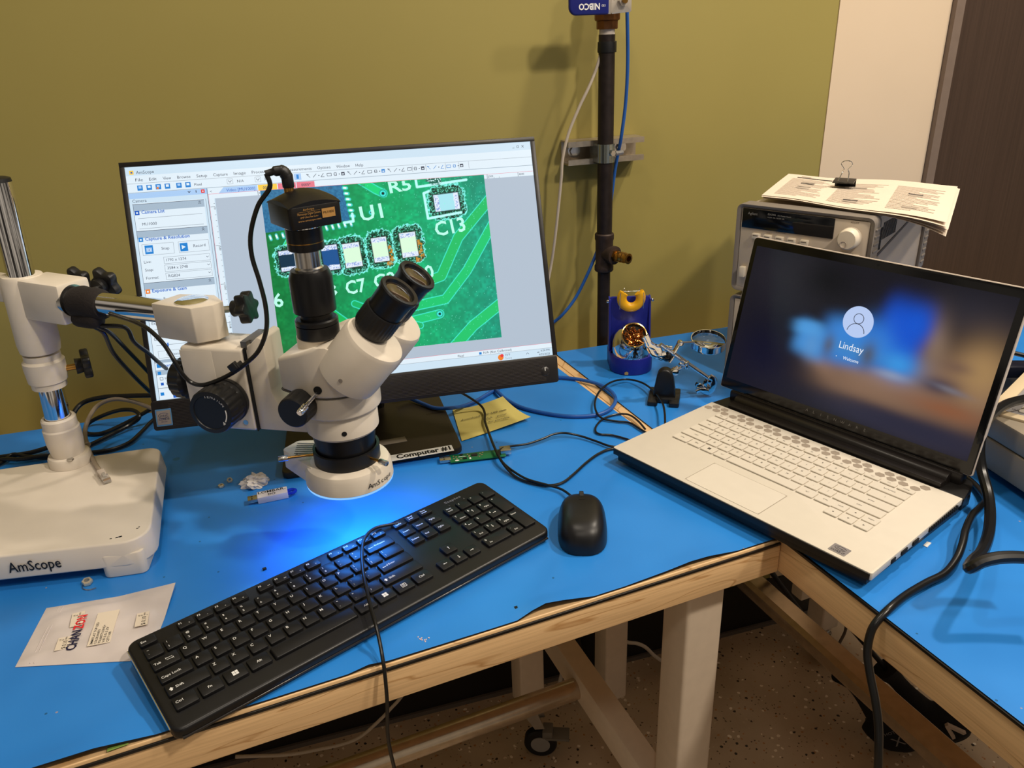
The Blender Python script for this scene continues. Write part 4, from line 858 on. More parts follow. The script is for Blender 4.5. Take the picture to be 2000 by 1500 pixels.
o = bpy.data.objects.new('live_picture', me); COL.objects.link(o); o.parent = scr
b = B(); tw = lambda x, y, s, size, rot, fit: b.text(s, size/1000, MS @ T(x/1000, y/1000, Z0+0.0008) @ RZ(rot), 0, 'l', 0.02, fit=fit/1000)
tw(22, 58.6, 'U1', 27, 0.09, 30); tw(119.5, 30, 'C13', 27, 0.11, 42); tw(-8.5, -37, 'C7', 25, .10, 27); tw(29.5, -32, 'C8', 25, .10, 29); tw(66, -29.5, 'C9', 25, .10, 29); tw(99, -26, '0', 25, .1, 12)
tw(-103, -44.6, '6', 25, .08, 12); tw(-80, -42, 'R8', 25, .08, 60)
b.build('silkscreen_text', glow('ui_silk', sr(190, 255, 238), ES), scr, world=True, smooth=0)
b = B(); b.text('R5', 0.022, MS @ T(0.064, 0.0925, Z0+0.0008) @ RZ(.1), 0, 'l', .02, fit=.030); t = b.bm
for v in t.verts: pass
Minv = MS.inverted()
bmesh.ops.bisect_plane(t, geom=t.verts[:]+t.edges[:]+t.faces[:], plane_co=MS @ Vector((0, 0.1075, 0)), plane_no=(MS.to_3x3() @ Vector((0, 1, 0))), clear_outer=True)
b.build('silkscreen_text', MATS['ui_silk'], scr, world=True, smooth=0)
# ================================================================== BLACK KEYBOARD
KA = 0.3062
kb = thing('keyboard', 'wide black wired keyboard lying aslant in front of the microscope', 'keyboard', (-0.4798, 0.1112, 0), KA)
kbm = mat('keyboard_body_plastic', sr(17, 17, 19), 0.36, bump=0.08, noise=.05); kbk = mat('keycap_plastic', sr(13, 13, 15), 0.42, bump=0.06, noise=.05)
kleg = mat('key_legend_white', sr(225, 225, 222), 0.6)
W2, D2 = 0.2225, 0.067
ti = math.atan2(0.010, 0.134)          # slope of the deck
KT = T(0, 0, 0.0195) @ RX(ti)          # deck frame: z=0 is the deck plane
b = B()
plan = rrect([(-W2, -D2), (W2, -D2), (W2, D2), (-W2, D2)], [0.011, 0.011, 0.011, 0.011], 6)
b.prism(plan, 0, 0, bev=0.0030, seg=3, ztop=lambda x, y: 0.0195+y*math.tan(ti), zbot=lambda x, y: 0.0022+max(0, (y+D2))*0.02)
b.build('body', kbm, kb)
b = B(); b.prism([(-D2-0.001, 0.0040), (-D2-0.001, 0.0062), (-D2+0.004, 0.0072), (-D2+0.004, 0.0040)], -W2+0.006, W2-0.006, M=Matrix(((0, 0, 1, 0), (1, 0, 0, 0), (0, 1, 0, 0), (0, 0, 0, 1))), bev=0.0005); o = b.build('front_lip', mat('lip_gloss', sr(40, 38, 38), 0.2), kb)
b = B()
for s in (-1,): b.tube([(s*(W2+0.0003), -D2+0.010, 0.0120), (s*(W2+0.0003), 0, 0.0165), (s*(W2+0.0003), D2-0.008, 0.0205)], 0.0008, sub=3, seg=6)
o = b.build('side_trim', mat('silver_trim', (0.75, 0.74, 0.72, 1), 0.25, metal=1), kb); o['label'] = 'thin silver strip on the left side'
def key(x, y, w_, d_, leg=(), icon=None):
    """one low key cap with its legend; x,y centre in the deck plane"""
    b = B(); b.prism(rrect([(-w_/2, -d_/2), (w_/2, -d_/2), (w_/2, d_/2), (-w_/2, d_/2)], 0.0014, 2), 0.0002, 0.0034, M=KT @ T(x, y, 0), bev=0.0007, seg=2, inset=0.04)
    Mt = KT @ T(x, y, 0.0036)
    for s, dx_, dy_, sz in leg: b.text(s, sz, Mt @ T(-w_/2+dx_, d_/2-dy_, 0), 1, 'l', 0.004)
    if icon == 'win':
        for i in (0, 1):
            for j in (0, 1): b.quadxy(-0.0028+i*0.0029, -0.0026+j*0.0029, -0.0028+i*0.0029+0.0026, -0.0026+j*0.0029+0.0026, 0, 1, Mt)
    if icon == 'menu':
        for r_ in ((-.003, -.0028, .003, -.0023), (-.003, .0023, .003, .0028), (-.003, -.0028, -.0025, .0028), (.0025, -.0028, .003, .0028), (-.0016, -.0012, .0016, -.0007), (-.0016, .0002, .0016, .0007), (-.0016, .0014, .0016, .0019)): b.quadxy(*r_, 0, 1, Mt)
    if icon in ('l', 'r', 'u', 'd'):
        a = {'r': 0, 'u': PI/2, 'l': PI, 'd': -PI/2}[icon]; Mi = Mt @ RZ(a); b.quadxy(-.0022, -.0003, .0012, .0003, 0, 1, Mi); b.poly([(.0010, -.0011, 0), (.0026, 0, 0), (.0010, .0011, 0)], 1, Mi)
    if icon == 'bk' or icon == 'ent':
        Mi = Mt @ T(-w_/2+0.004, -0.0005, 0); b.quadxy(0, -.0003, .006, .0003, 0, 1, Mi); b.poly([(.0008, -.0011, 0), (.0008, .0011, 0), (-.0010, 0, 0)], 1, Mi)
        if icon == 'ent': b.quadxy(.0056, 0, .0062, .0024, 0, 1, Mi)
    if icon == 'tab':
        for k, s in ((0.0012, -1), (-0.0012, 1)):
            Mi = Mt @ T(0.004, k, 0); b.quadxy(-.003, -.0002, .003, .0002, 0, 1, Mi); b.poly([(s*.0018, -.0008, 0), (s*.0030, 0, 0), (s*.0018, .0008, 0)][::s], 1, Mi); b.quadxy(s*.0033-.0002, -.0012, s*.0033+.0002, .0012, 0, 1, Mi)
    if icon == 'sh':
        Mi = Mt @ T(-w_/2+0.005, -0.0005, 0); b.poly([(-.0022, 0, 0), (.0022, 0, 0), (0, .0024, 0)], 1, Mi); b.quadxy(-.001, -.002, .001, 0, 0, 1, Mi)
    return b.build('key', [kbk, kleg], kb)
U = 0.0187; X0k = -0.2135; KD = 0.0158; KG = 0.0022
def kx(u, w_=1): return X0k+(u+w_/2)*U
rows = {'f': 0.0545, 'n': 0.0365, 'q': 0.0180, 'a': -0.0010, 'z': -0.0200, 's': -0.0395}
def K(u, w_, row, leg=(), icon=None, dy=None, x0=None, h=None, yo=0):
    y = rows[row]+yo; d_ = h if h else (0.0115 if row == 'f' else KD)
    xc = (x0 if x0 is not None else X0k)+(u+w_/2)*U
    return key(xc, y, w_*U-KG, d_, leg, icon)
L1 = lambda s: [(s, 0.0028, 0.0062, 0.0046)]
L2 = lambda a_, c_: [(a_, 0.0030, 0.0054, 0.0036), (c_, 0.0030, 0.0122, 0.0038)]
LW = lambda s, sz=0.0042: [(s, 0.0025, 0.0080, sz)]
K(0, 1.0, 'f', [('Esc', 0.0020, 0.0075, 0.0040)])
for g, st in ((0, 2.0), (1, 6.5), (2, 11.0)):
    for k in range(4):
        n_ = 'F%d' % (g*4+k+1); K(st+k, 1, 'f', [(n_, 0.0018, 0.0055, 0.0036), (('>', '-', '+', 'x', '<<', '>>', '=', 'o', 'u', 'm', 'c', 'h')[g*4+k], 0.0105, 0.0090, 0.0026)])
for k, (a_, c_) in enumerate(zip('~!@#$%^&*()_+', '`1234567890-=')): K(k, 1, 'n', L2(a_, c_))
K(13, 2, 'n', [('Backspace', 0.0115, 0.0085, 0.0034)], 'bk')
K(0, 1.5, 'q', [('Tab', 0.0025, 0.0095, 0.0042)], 'tab')
for k, c_ in enumerate('QWERTYUIOP'): K(1.5+k, 1, 'q', L1(c_))
K(11.5, 1, 'q', L2('{', '[')); K(12.5, 1, 'q', L2('}', ']')); K(13.5, 1.5, 'q', L2('|', '\\'))
K(0, 1.75, 'a', [('Caps Lock', 0.0025, 0.0105, 0.0042)])
for k, c_ in enumerate('ASDFGHJKL'): K(1.75+k, 1, 'a', L1(c_))
K(10.75, 1, 'a', L2(':', ';')); K(11.75, 1, 'a', L2('"', "'")); K(12.75, 2.25, 'a', [('Enter', 0.0115, 0.0085, 0.0038)], 'ent')
K(0, 2.25, 'z', [('Shift', 0.0090, 0.0095, 0.0042)], 'sh')
for k, c_ in enumerate('ZXCVBNM'): K(2.25+k, 1, 'z', L1(c_))
K(9.25, 1, 'z', L2('<', ',')); K(10.25, 1, 'z', L2('>', '.')); K(11.25, 1, 'z', L2('?', '/')); K(12.25, 2.75, 'z', [('Shift', 0.0090, 0.0095, 0.0042)], 'sh')
K(0, 1.25, 's', LW('Ctrl')); K(1.25, 1.25, 's', [('Fn', 0.0080, 0.0095, 0.0042)]); K(2.5, 1.25, 's', (), 'win'); K(3.75, 1.25, 's', [('Alt', 0.0080, 0.0095, 0.0042)])
K(5, 5, 's'); K(10, 1.25, 's', [('Alt', 0.0080, 0.0095, 0.0042)]); K(11.25, 1.25, 's', (), 'win'); K(12.5, 1.25, 's', (), 'menu'); K(13.75, 1.25, 's', [('Ctrl', 0.0070, 0.0095, 0.0042)])
NX0 = 0.0775
for k, s in enumerate((('PrtSc', 'SysRq'), ('Scroll', 'Lock'), ('Pause', 'Break'))): K(k, 1, 'f', [(s[0], 0.0030, 0.0048, 0.0030), (s[1], 0.0030, 0.0084, 0.0030)], x0=NX0)
for k, s in enumerate(('Insert', 'Home', 'PgUp')): K(k, 1, 'n', [(s, 0.0026, 0.0092, 0.0036)], x0=NX0)
for k, s in enumerate(('Delete', 'End', 'PgDn')): K(k, 1, 'q', [(s, 0.0026, 0.0092, 0.0036)], x0=NX0)
K(1, 1, 'z', (), 'u', x0=NX0); K(0, 1, 's', (), 'l', x0=NX0); K(1, 1, 's', (), 'd', x0=NX0); K(2, 1, 's', (), 'r', x0=NX0)
PX0 = 0.1420
K(0, 1, 'n', [('Num', 0.003, 0.0060, 0.0034), ('Lock', 0.003, 0.0102, 0.0034)], x0=PX0)
for k, s in enumerate('/*-'): K(1+k, 1, 'n', L1(s), x0=PX0)
for r_, row in enumerate('qaz'):
    for k in range(3):
        n_ = (7, 4, 1)[r_]+k; sub = {7: 'Home', 8: '', 9: 'PgUp', 4: '', 5: '', 6: '', 1: 'End', 2: '', 3: 'PgDn'}[n_]
        K(k, 1, row, [(str(n_), 0.0028, 0.0062, 0.0044)]+([(sub, 0.0056, 0.0120, 0.0032)] if sub else []), {8: 'u', 4: 'l', 6: 'r', 2: 'd'}.get(n_), x0=PX0)
K(0, 2, 's', [('0', 0.0028, 0.0062, 0.0044), ('Ins', 0.0056, 0.0120, 0.0032)], x0=PX0); K(2, 1, 's', [('.', 0.0028, 0.0062, 0.0044), ('Del', 0.0056, 0.0120, 0.0032)], x0=PX0)
K(3, 1, 'q', L1('+'), x0=PX0, h=KD+0.0190, yo=-0.0095); K(3, 1, 'z', [('Enter', 0.0020, 0.0070, 0.0036)], x0=PX0, h=KD+0.0195, yo=-0.0098)
b = B(); b.text('Staples', 0.0058, KT @ T(0.155, 0.0535, 0.0003), fit=0.024)
for k, s in enumerate('1A'): b.text(s, 0.0030, KT @ T(0.157+k*0.022, 0.0475, 0.0003))
o = b.build('brand_print', mat('grey_print', sr(120, 120, 120), 0.5), kb, smooth=0)
# its own cord, up from the rear edge, over the keys and off the bench front
kp_ = [(812, 1020, .016), (790, 1022, .024), (760, 1025, .028), (730, 1033, .032), (712, 1052, .034), (707, 1080, .034), (709, 1115, .032), (716, 1150, .030), (724, 1185, .028), (734, 1220, .024), (742, 1255, .016)]
pts = [at(*q) for q in kp_]+[onp(x_, y_, (0, yy, 0), (0, 1, 0)) for x_, y_, yy in ((748, 1290, -0.004), (752, 1320, -0.010), (756, 1370, -0.014), (757, 1430, -0.012), (763, 1470, -0.010), (772, 1510, -0.006), (778, 1560, -0.004))]
b = B(); b.tube(pts, 0.0019, sub=6, seg=10); b.build('cord', cable_m, kb, world=True)

# ================================================================== MOUSE
mo = thing('mouse', 'small black wired mouse right of the keyboard', 'mouse', (-0.2055, 0.1160, 0), math.radians(-26))
def mouse_r(a): return 1
b = B(); t = bmesh.new(); NA, NH = 40, 14; rings = []
for j in range(NH+1):
    ph = j/NH*PI/2; ring = []
    for i in range(NA):
        a = 2*PI*i/NA; ca_, sa_ = math.cos(a), math.sin(a)
        pw1 = 0.72
        xx_ = 0.0295*math.copysign(abs(ca_)**pw1, ca_)*(1.0-0.06*sa_); yy_ = 0.053*math.copysign(abs(sa_)**pw1, sa_)
        k = math.cos(ph)**0.45; zz_ = 0.0345*math.sin(ph)**0.9
        zz_ *= 1-0.22*max(0, (yy_*k/0.053))**1.5-0.10*max(0, -(yy_*k/0.053))**2
        ring.append(t.verts.new((xx_*k*(1.0+0.02*math.sin(ph)), yy_*k, 0.0015+zz_)))
    rings.append(ring)
for a_, c_ in zip(rings, rings[1:]):
    for i in range(NA): t.faces.new((a_[i], a_[(i+1) % NA], c_[(i+1) % NA], c_[i]))
t.faces.new(rings[0][::-1]); bmesh.ops.remove_doubles(t, verts=t.verts, dist=0.0003); bmesh.ops.recalc_face_normals(t, faces=t.faces); b._merge(t)
b.build('shell', mat('mouse_plastic', sr(17, 17, 19), 0.38, bump=.1, noise=.05), mo, smooth=60)
b = B(); b.lathe([(0.006, -0.0031), (0.0092, -0.0025), (0.0092, 0.0025), (0.006, 0.0031)], (0, 0.031, 0.0255), (1, 0, 0), seg=40, rib=(24, -0.0026, 0.0026, 0.1)); b.build('scroll_wheel', rubber, mo)
b = B(); b.prism(rrect([(-0.0042, 0.014), (0.0042, 0.014), (0.0042, 0.049), (-0.0042, 0.049)], 0.002), 0.0, 0.001, M=T(0, 0, 0), ztop=lambda x, y: 0.0345*(1-0.22*(max(0, y)/0.053)**1.5)*(1-(max(0, y)/0.053)**6)**.5+0.0019-0.0004, zbot=lambda x, y: 0.01); b.build('wheel_slot', darkhole, mo)
b = B(); b.prism(rrect([(-0.024, -0.048), (0.024, -0.048), (0.024, 0.048), (-0.024, 0.048)], 0.015), 0.0002, 0.003); b.build('glide_base', blackg, mo)
mp_ = [(1120, 975, .014), (1112, 966, .008), (1095, 955, .006), (1068, 947, .006), (1030, 936, .006), (1002, 920, .006), (982, 903, .008), (974, 887, .010), (979, 877, .010), (996, 872, .008), (1030, 867, .006), (1060, 857, .007), (1082, 848, .008), (1105, 846, .007), (1135, 852, .005), (1165, 862, .004), (1195, 872, .004), (1240, 875, .004)]
b = B(); b.tube([at(*q) for q in mp_], 0.0017, sub=6, seg=10); b.build('cord', cable_m, mo, world=True)

# ================================================================== LAPTOP
LH = math.radians(-73.8); LO = at(1197, 873, 0.026)
lp = thing('laptop', 'open white and black laptop on the right bench showing a sign-in screen', 'laptop', (LO.x, LO.y, 0), LH)
lwh = mat('pearl_white_deck', sr(212, 204, 190), 0.36, noise=0.015, bump=.03); lbk = mat('laptop_black', sr(20, 18, 17), 0.42, bump=.05); lkey = mat('laptop_key_white', sr(210, 202, 188), 0.4)
LW_, LD_ = 0.3755, 0.2150; ZD = 0.026
b = B(); b.prism(rrect([(0, 0), (LW_, 0), (LW_-0.002, LD_), (0.002, LD_)], [0.003, 0.003, 0.001, 0.001]), ZD-0.0095, ZD, bev=0.0008); b.build('deck', lwh, lp)
b = B(); b.box((LW_/2, -0.0004, ZD-0.0052), (LW_-0.004, 0.0012, 0.0084), bev=.0002); b.build('front_edge', lbk, lp)
b = B(); b.prism([(0.006, 0.004), (LW_-0.006, 0.004), (LW_-0.004, LD_+0.03), (LW_-0.035, LD_+0.055), (0.035, LD_+0.055), (0.004, LD_+0.03)], 0.0035, ZD-0.0096, bev=0.001, zbot=lambda x, y: 0.0035 if y > .1 else 0.006)
b.prism(rrect([(0.001, LD_+0.0005), (LW_-0.001, LD_+0.0005), (LW_-0.010, LD_+0.052), (0.010, LD_+0.052)], [.001, .001, .012, .012]), 0.008, ZD-0.0015, bev=0.0015)
b.build('bottom_shell', lbk, lp)
for x in (0.05, 0.32): b = B(); b.box((x, 0.03, 0.0033), (0.05, 0.008, 0.006), bev=0.001); b.build('rubber_foot', rubber, lp)
b = B(); b.box((0.187, 0.235, 0.0020), (0.28, 0.008, 0.0034), bev=0.001); b.build('rubber_foot', rubber, lp)
b = B(); b.cyl((0.030, LD_+0.024, ZD+0.0045), (LW_-0.030, LD_+0.024, ZD+0.0045), 0.0085, seg=32, bev=0.001); b.box((0.187, LD_+0.017, ZD+0.002), (LW_-0.06, 0.026, 0.008), bev=0.001); b.box((0.185, LD_+0.038, ZD+0.005), (LW_-0.030, 0.018, 0.018), bev=0.003); b.build('hinge_bar', mat('hinge_black', sr(26, 22, 20), 0.35), lp)
# hexagon vent band
hexm = mat('vent_grey', sr(150, 138, 124), 0.55); b = B()
for i in range(22):
    for j in range(2):
        hx = 0.0105+i*0.0150; hy = 0.1955+j*0.0100
        hx += 0.0; s = 0.0066
        if (i+j) % 1 == 0:
            cx_ = hx+(0.0075 if j else 0); cy_ = hy
            if i % 3 == 2 and j == 1: continue
            b.poly([(cx_+s*math.cos(a), cy_+s*0.86*math.sin(a), ZD+0.0002) for a in [k*PI/3 for k in range(6)]])
b.build('vent_band', hexm, lp, smooth=0)
b = B(); b.prism(rrect([(0.1225, 0.0065), (0.2310, 0.0065), (0.2310, 0.0655), (0.1225, 0.0655)], 0.003), ZD-0.0002, ZD+0.0005); b.build('touchpad', lwh, lp)
b = B()
for q in ((0.1219, 0.006, 0.1224, 0.066), (0.2311, 0.006, 0.2316, 0.066), (0.1219, 0.0656, 0.2316, 0.0661)): b.quadxy(*q, ZD+0.0006)
b.build('touchpad_gap', mat('gap_line', sr(150, 138, 122), 0.7), lp)
lkl = mat('laptop_key_legend', sr(64, 58, 52), 0.6); lks = mat('key_gap_shadow', sr(120, 110, 98), 0.8)
b = B(); 
def lk(x0, y0, w_, d_, s=None, sz=0.0038, icon=None):
    b = B(); cx_, cy_ = x0+w_/2, y0+d_/2
    b.prism(rrect([(-w_/2, -d_/2), (w_/2, -d_/2), (w_/2, d_/2), (-w_/2, d_/2)], 0.0012, 2), ZD+0.0002, ZD+0.0021, M=T(cx_, cy_, 0), bev=0.0004, seg=1)
    Mt = T(cx_, cy_, ZD+0.0023)
    if s: b.text(s, sz, Mt @ T(0, -0.0010, 0), 1, 'c')
    if icon == 'win':
        for i in (0, 1):
            for j in (0, 1): b.quadxy(-.0022+i*.0023, -.002+j*.0023, -.0022+i*.0023+.002, -.002+j*.0023+.002, 0, 1, Mt)
    if icon in ('l', 'r', 'u', 'd'):
        a = {'r': 0, 'u': PI/2, 'l': PI, 'd': -PI/2}[icon]; b.poly([(-.001, -.0012, 0), (.0013, 0, 0), (-.001, .0012, 0)], 1, Mt @ RZ(a))
    return b.build('key', [lkey, lkl], lp)
P_ = 0.0190; gx0 = 0.0365; kd_ = 0.0162
def lrow(y, specs, x=gx0, d_=kd_, sz=0.0040):
    for s, w_ in specs:
        ic = {'#w': 'win', '#l': 'l', '#r': 'r', '#u': 'u', '#d': 'd'}.get(s)
        if s is not None: lk(x, y, w_*P_-0.0022, d_, None if ic else s, sz*1.1 if len(s) < 3 else 0.0027, ic)
        x += w_*P_
TWU = 15.6
lrow(0.1775, [('ESC', 1.0)]+[('F%d' % k, 1.12) for k in range(1, 13)]+[('HOME', 1.16)], d_=0.0092, sz=0.0028)
lrow(0.1580, [('`', 1.1)]+[(c_, 1) for c_ in '1234567890-=']+[('BACKSPACE', 2.5)])
lrow(0.1390, [('TAB', 1.5)]+[(c_, 1) for c_ in 'QWERTYUIOP[]']+[('\\', 2.1)])
lrow(0.1200, [('CAPS', 1.8)]+[(c_, 1) for c_ in "ASDFGHJKL;'"]+[('ENTER', 2.8)])
lrow(0.1010, [('SHIFT', 2.3)]+[(c_, 1) for c_ in 'ZXCVBNM,./']+[('SHIFT', 3.3)])
lrow(0.0820, [('CTRL', 1.4), ('FN', 1.15), ('#w', 1.15), ('ALT', 1.15), ('', 5.45), ('ALT', 1.3), ('CTRL', 1.3)])
XA = 0.2790
lrow(0.0830, [('PGUP', 1), ('#u', 1), ('PGDN', 1)], x=XA, d_=0.0150); lrow(0.0660, [('#l', 1), ('#d', 1), ('#r', 1)], x=XA, d_=0.0150)
# ports and vent slots on the right flank
for k in range(14):
    b = B(); b.box((LW_-0.0018, 0.130+k*0.0052, ZD-0.0048), (0.0045, 0.0030, 0.0055)); b.build('vent_slot', darkhole, lp)
for y, w_ in ((0.096, .013), (0.070, .013), (0.046, .009)):
    b = B(); b.box((LW_-0.0008, y, ZD-0.0052), (0.0030, w_, 0.0050), bev=.0003); b.build('side_port', darkhole, lp)
b = B(); Ms = T(0.331, 0.0135, ZD+0.0001); b.prism(rrect([(-0.0098, -0.0078), (0.0098, -0.0078), (0.0098, 0.0078), (-0.0098, 0.0078)], 0.001), 0, 0.0003, 0, Ms)
b.text('intel', 0.0050, Ms @ T(0, 0.0005, 0.0004), 1, 'c'); b.text('CORE i7', 0.0044, Ms @ T(0, -0.0058, 0.0004), 1, 'c', off=.02)
b.tube([Ms @ Vector((0.0066*math.cos(a), 0.0022+0.0034*math.sin(a), 0.0004)) for a in [math.radians(20+k*20) for k in range(17)]], 0.00025, mi=1, sub=1, seg=4)
o = b.build('sticker', [mat('sticker_grey', sr(160, 154, 150), 0.3, metal=.5), mat('sticker_dark_ink', sr(40, 40, 46), .5)], lp, smooth=0); o['label'] = 'small silver processor sticker'
# lid
LT = math.radians(14.0)
LF = T(-0.0075, LD_+0.0335, ZD+0.0175) @ RX(PI/2-LT)      # lid frame: x right, y up the lid, z towards the user
LWD, LHT = 0.3735, 0.2285
b = B(); b.prism(rrect([(-0.0014, -0.004), (LWD+0.0014, -0.004), (LWD+0.0014, LHT+0.0014), (-0.0014, LHT+0.0014)], [0.003, 0.003, 0.006, 0.006]), -0.0062, -0.0004, M=LF, bev=0.001); b.build('lid_shell', mat('lid_white', sr(210, 196, 182), 0.35), lp)
b = B(); b.prism(rrect([(0, -0.003), (LWD, -0.003), (LWD, LHT), (0, LHT)], [0.003, 0.003, 0.005, 0.005]), -0.0005, 0.0008, M=LF, bev=0.0004); bz = b.build('lid_bezel', blackg, lp)
b = B()
for i, ch in enumerate('ALIENWARE'): b.text(ch, 0.0056, LF @ T(0.1480+i*0.0108, 0.0048, 0.0011), align='c')
b.build('bezel_lettering', mat('lid_lettering', sr(120, 116, 112), .5), bz, smooth=0)
b = B(); b.lathe([(0.0016, 0.0008), (0.0016, 0.0011)], (LWD/2+0.005, LHT-0.0055, 0), M=LF, seg=16); b.build('webcam', darkhole, bz)
# screen image: blurred wallpaper as a lit pixel grid (mm in the lid plane)
sx0, sx1, sy0, sy1 = 7.0, 364.5, 12.5, 217.0; NX2, NY2 = 220, 126
hx, hy = np.meshgrid(np.linspace(sx0, sx1, NX2), np.linspace(sy0, sy1, NY2))
pic = np.zeros((NY2, NX2, 3)); pic[:] = C3(22, 21, 30)
def gau(cx, cy, sx_, sy_, rot, col, amt=1.0, pwr=2):
    global pic
    c_, s_ = math.cos(rot), math.sin(rot); lx = ((hx-cx)*c_+(hy-cy)*s_)/sx_; ly = (-(hx-cx)*s_+(hy-cy)*c_)/sy_
    m_ = (amt*np.exp(-((np.abs(lx)**pwr+np.abs(ly)**pwr))))[..., None]; pic = pic*(1-m_)+np.array(col)*m_
def polyg(pts, soft, col, amt=1.0):
    global pic, gx, gy
    sg = (gx, gy); gx, gy = hx, hy; _, d_ = inside(pts); gx, gy = sg
    m_ = (np.clip(d_/soft*0.5+0.5, 0, 1)**1.3*amt); m_ = m_*m_*(3-2*m_); m_ = m_[..., None]; pic = pic*(1-m_)+np.array(col)*m_
gau(60, 180, 90, 60, 0, C3(34, 32, 42), .8); gau(60, 60, 70, 60, 0, C3(12, 14, 44), .8); gau(130, 190, 40, 30, 0, C3(8, 9, 16), .9); gau(320, 185, 60, 30, 0, C3(46, 44, 54), .8)
gau(286, 28, 110, 22, 0, C3(44, 44, 62), .9); gau(330, 175, 50, 14, 0, C3(54, 48, 54), .5)
BRN = C3(142, 110, 88)
gau(225, 66, 78, 26, .0, BRN, .95, 3); gau(300, 92, 44, 46, .0, BRN, .9, 2.5); gau(352, 96, 34, 48, 0, BRN, .95, 2.5); gau(290, 140, 16, 34, .15, C3(140, 116, 96), .85); gau(155, 74, 26, 14, -.4, BRN, .8)
gau(350, 122, 30, 36, 0, C3(176, 140, 92), .9); gau(325, 66, 46, 12, -.03, C3(146, 92, 62), .85); gau(240, 80, 45, 14, 0, C3(152, 122, 104), .7)
gau(307, 92, 24, 11, .05, C3(62, 54, 72), .9); gau(322, 91, 22, 4, -.1, C3(124, 120, 130), .8); gau(322, 120, 18, 8, 0, C3(112, 86, 76), .6)
gau(286, 30, 120, 15, 0, C3(42, 42, 62), .95, 3)
gau(128, 104, 26, 24, -.15, C3(72, 150, 224), 1.0, 4); gau(178, 116, 34, 32, .1, C3(60, 140, 226), 1.0, 4); gau(118, 120, 22, 10, .05, C3(84, 166, 236), .8, 3)
gau(244, 140, 31, 46, -.12, C3(8, 84, 212), 1.0, 4); gau(215, 132, 22, 24, 0, C3(44, 126, 224), .8); gau(200, 112, 40, 22, .1, C3(56, 136, 222), .8, 3); gau(262, 158, 18, 20, 0, C3(10, 90, 216), .7)
gau(252, 104, 26, 17, 0, C3(60, 160, 240), .9); gau(190, 106, 40, 10, 0, C3(70, 140, 200), .6); gau(154, 104, 9, 15, 0, C3(90, 92, 104), .75); gau(211, 105, 11, 18, 0, C3(84, 84, 88), .8); gau(248, 88, 22, 6, 0, C3(160, 170, 190), .6); gau(130, 96, 12, 18, 0, C3(110, 160, 210), .4)
verts = np.stack([hx.ravel()/1000, hy.ravel()/1000, np.full(hx.size, 0.0009)], 1)
me = bpy.data.meshes.new('display'); A_ = np.arange((NX2-1)*(NY2-1)); ii = A_ // (NX2-1); jj = A_ % (NX2-1)
me.from_pydata(verts.tolist(), [], np.stack([ii*NX2+jj, ii*NX2+jj+1, (ii+1)*NX2+jj+1, (ii+1)*NX2+jj], 1).tolist())
ca = me.color_attributes.new('Col', 'FLOAT_COLOR', 'POINT'); ca.data.foreach_set('color', np.concatenate([np.clip(pic, 0, 1).reshape(-1, 3), np.ones((NX2*NY2, 1))], 1).astype(np.float32).ravel())
me.materials.append(vcol_glow('sign_in_picture', 0.85)); me.transform(LF)
o = bpy.data.objects.new('display', me); COL.objects.link(o); o.parent = lp; o['label'] = 'lit screen with blurred blue and brown picture'
dsp = o
b = B(); avc = glow('avatar_disc', sr(186, 206, 246), 0.95); b.poly([(0.186+0.0212*math.cos(a), 0.1445+0.0212*math.sin(a), 0.0012) for a in [k*PI/24 for k in range(48)]], 0, LF)
def arc(cx, cy, r_, a0, a1, n=24): return [(cx+r_*math.cos(math.radians(a0+(a1-a0)*k/n)), cy+r_*math.sin(math.radians(a0+(a1-a0)*k/n)), 0.0014) for k in range(n+1)]
b.tube(arc(0.186, 0.1490, 0.0068, 0, 360), 0.00045, mi=1, sub=1, seg=5, M=LF); b.tube(arc(0.186, 0.1300, 0.0120, 5, 175), 0.00045, mi=1, sub=1, seg=5, M=LF)
b.text('Lindsay', 0.0140, LF @ T(0.1865, 0.1045, 0.0012), 2, 'c', fit=0.0345); b.text('Welcome', 0.0066, LF @ T(0.1900, 0.0905, 0.0012), 2, 'c', 0.004, fit=0.0225); b.text('.', 0.010, LF @ T(0.1690, 0.0920, 0.0012), 2, 'c')
b.build('sign_in_card', [avc, glow('avatar_line', sr(46, 50, 66), 0.6), glow('screen_white_text', sr(236, 242, 252), 0.95)], dsp, smooth=0)
# ================================================================== PIPE, VALVE AND STRUT ON THE WALL
def wpt(x, z, off): # wall coordinate: x along world x at the wall, height z, distance off the wall
    return Vector((x, wy(x), z))+WN*off
iron = mat('black_iron_pipe', sr(38, 30, 27), 0.48, metal=0.35, noise=0.25, nscale=90, bump=0.15)
PXW = 0.1390; POF = 0.060
pc = wpt(PXW, 0, POF)
def pz_(z): return Vector((pc.x, pc.y, z))
pp_ = thing('gas_pipe', 'black iron pipe running down the green wall with a brass valve on top', 'pipe', (pc.x, pc.y, FLZ))
b = B(); b.cyl(pz_(0.180), pz_(0.5475), 0.0140, seg=40); b.cyl(pz_(FLZ+0.001), pz_(0.136), 0.0120, seg=36); b.build('pipe', iron, pp_, world=True)
b = B(); b.lathe([(0.0165, 0.138), (0.0178, 0.140), (0.0178, 0.148), (0.0160, 0.151), (0.0165, 0.196), (0.0178, 0.199), (0.0178, 0.208), (0.0160, 0.210), (0.0134, 0.210)], (pc.x, pc.y, 0), seg=40)
tdir = (WN+WT*0.42).normalized(); tc0 = pz_(0.172)
b.lathe([(0.0150, 0.0), (0.0150, 0.020), (0.0170, 0.021), (0.0170, 0.028), (0.0110, 0.0285)], tc0, tdir, seg=36); b.build('tee_fitting', mat('cast_iron', sr(58, 46, 40), 0.55, metal=.4, noise=.3, bump=.3), pp_, world=True)
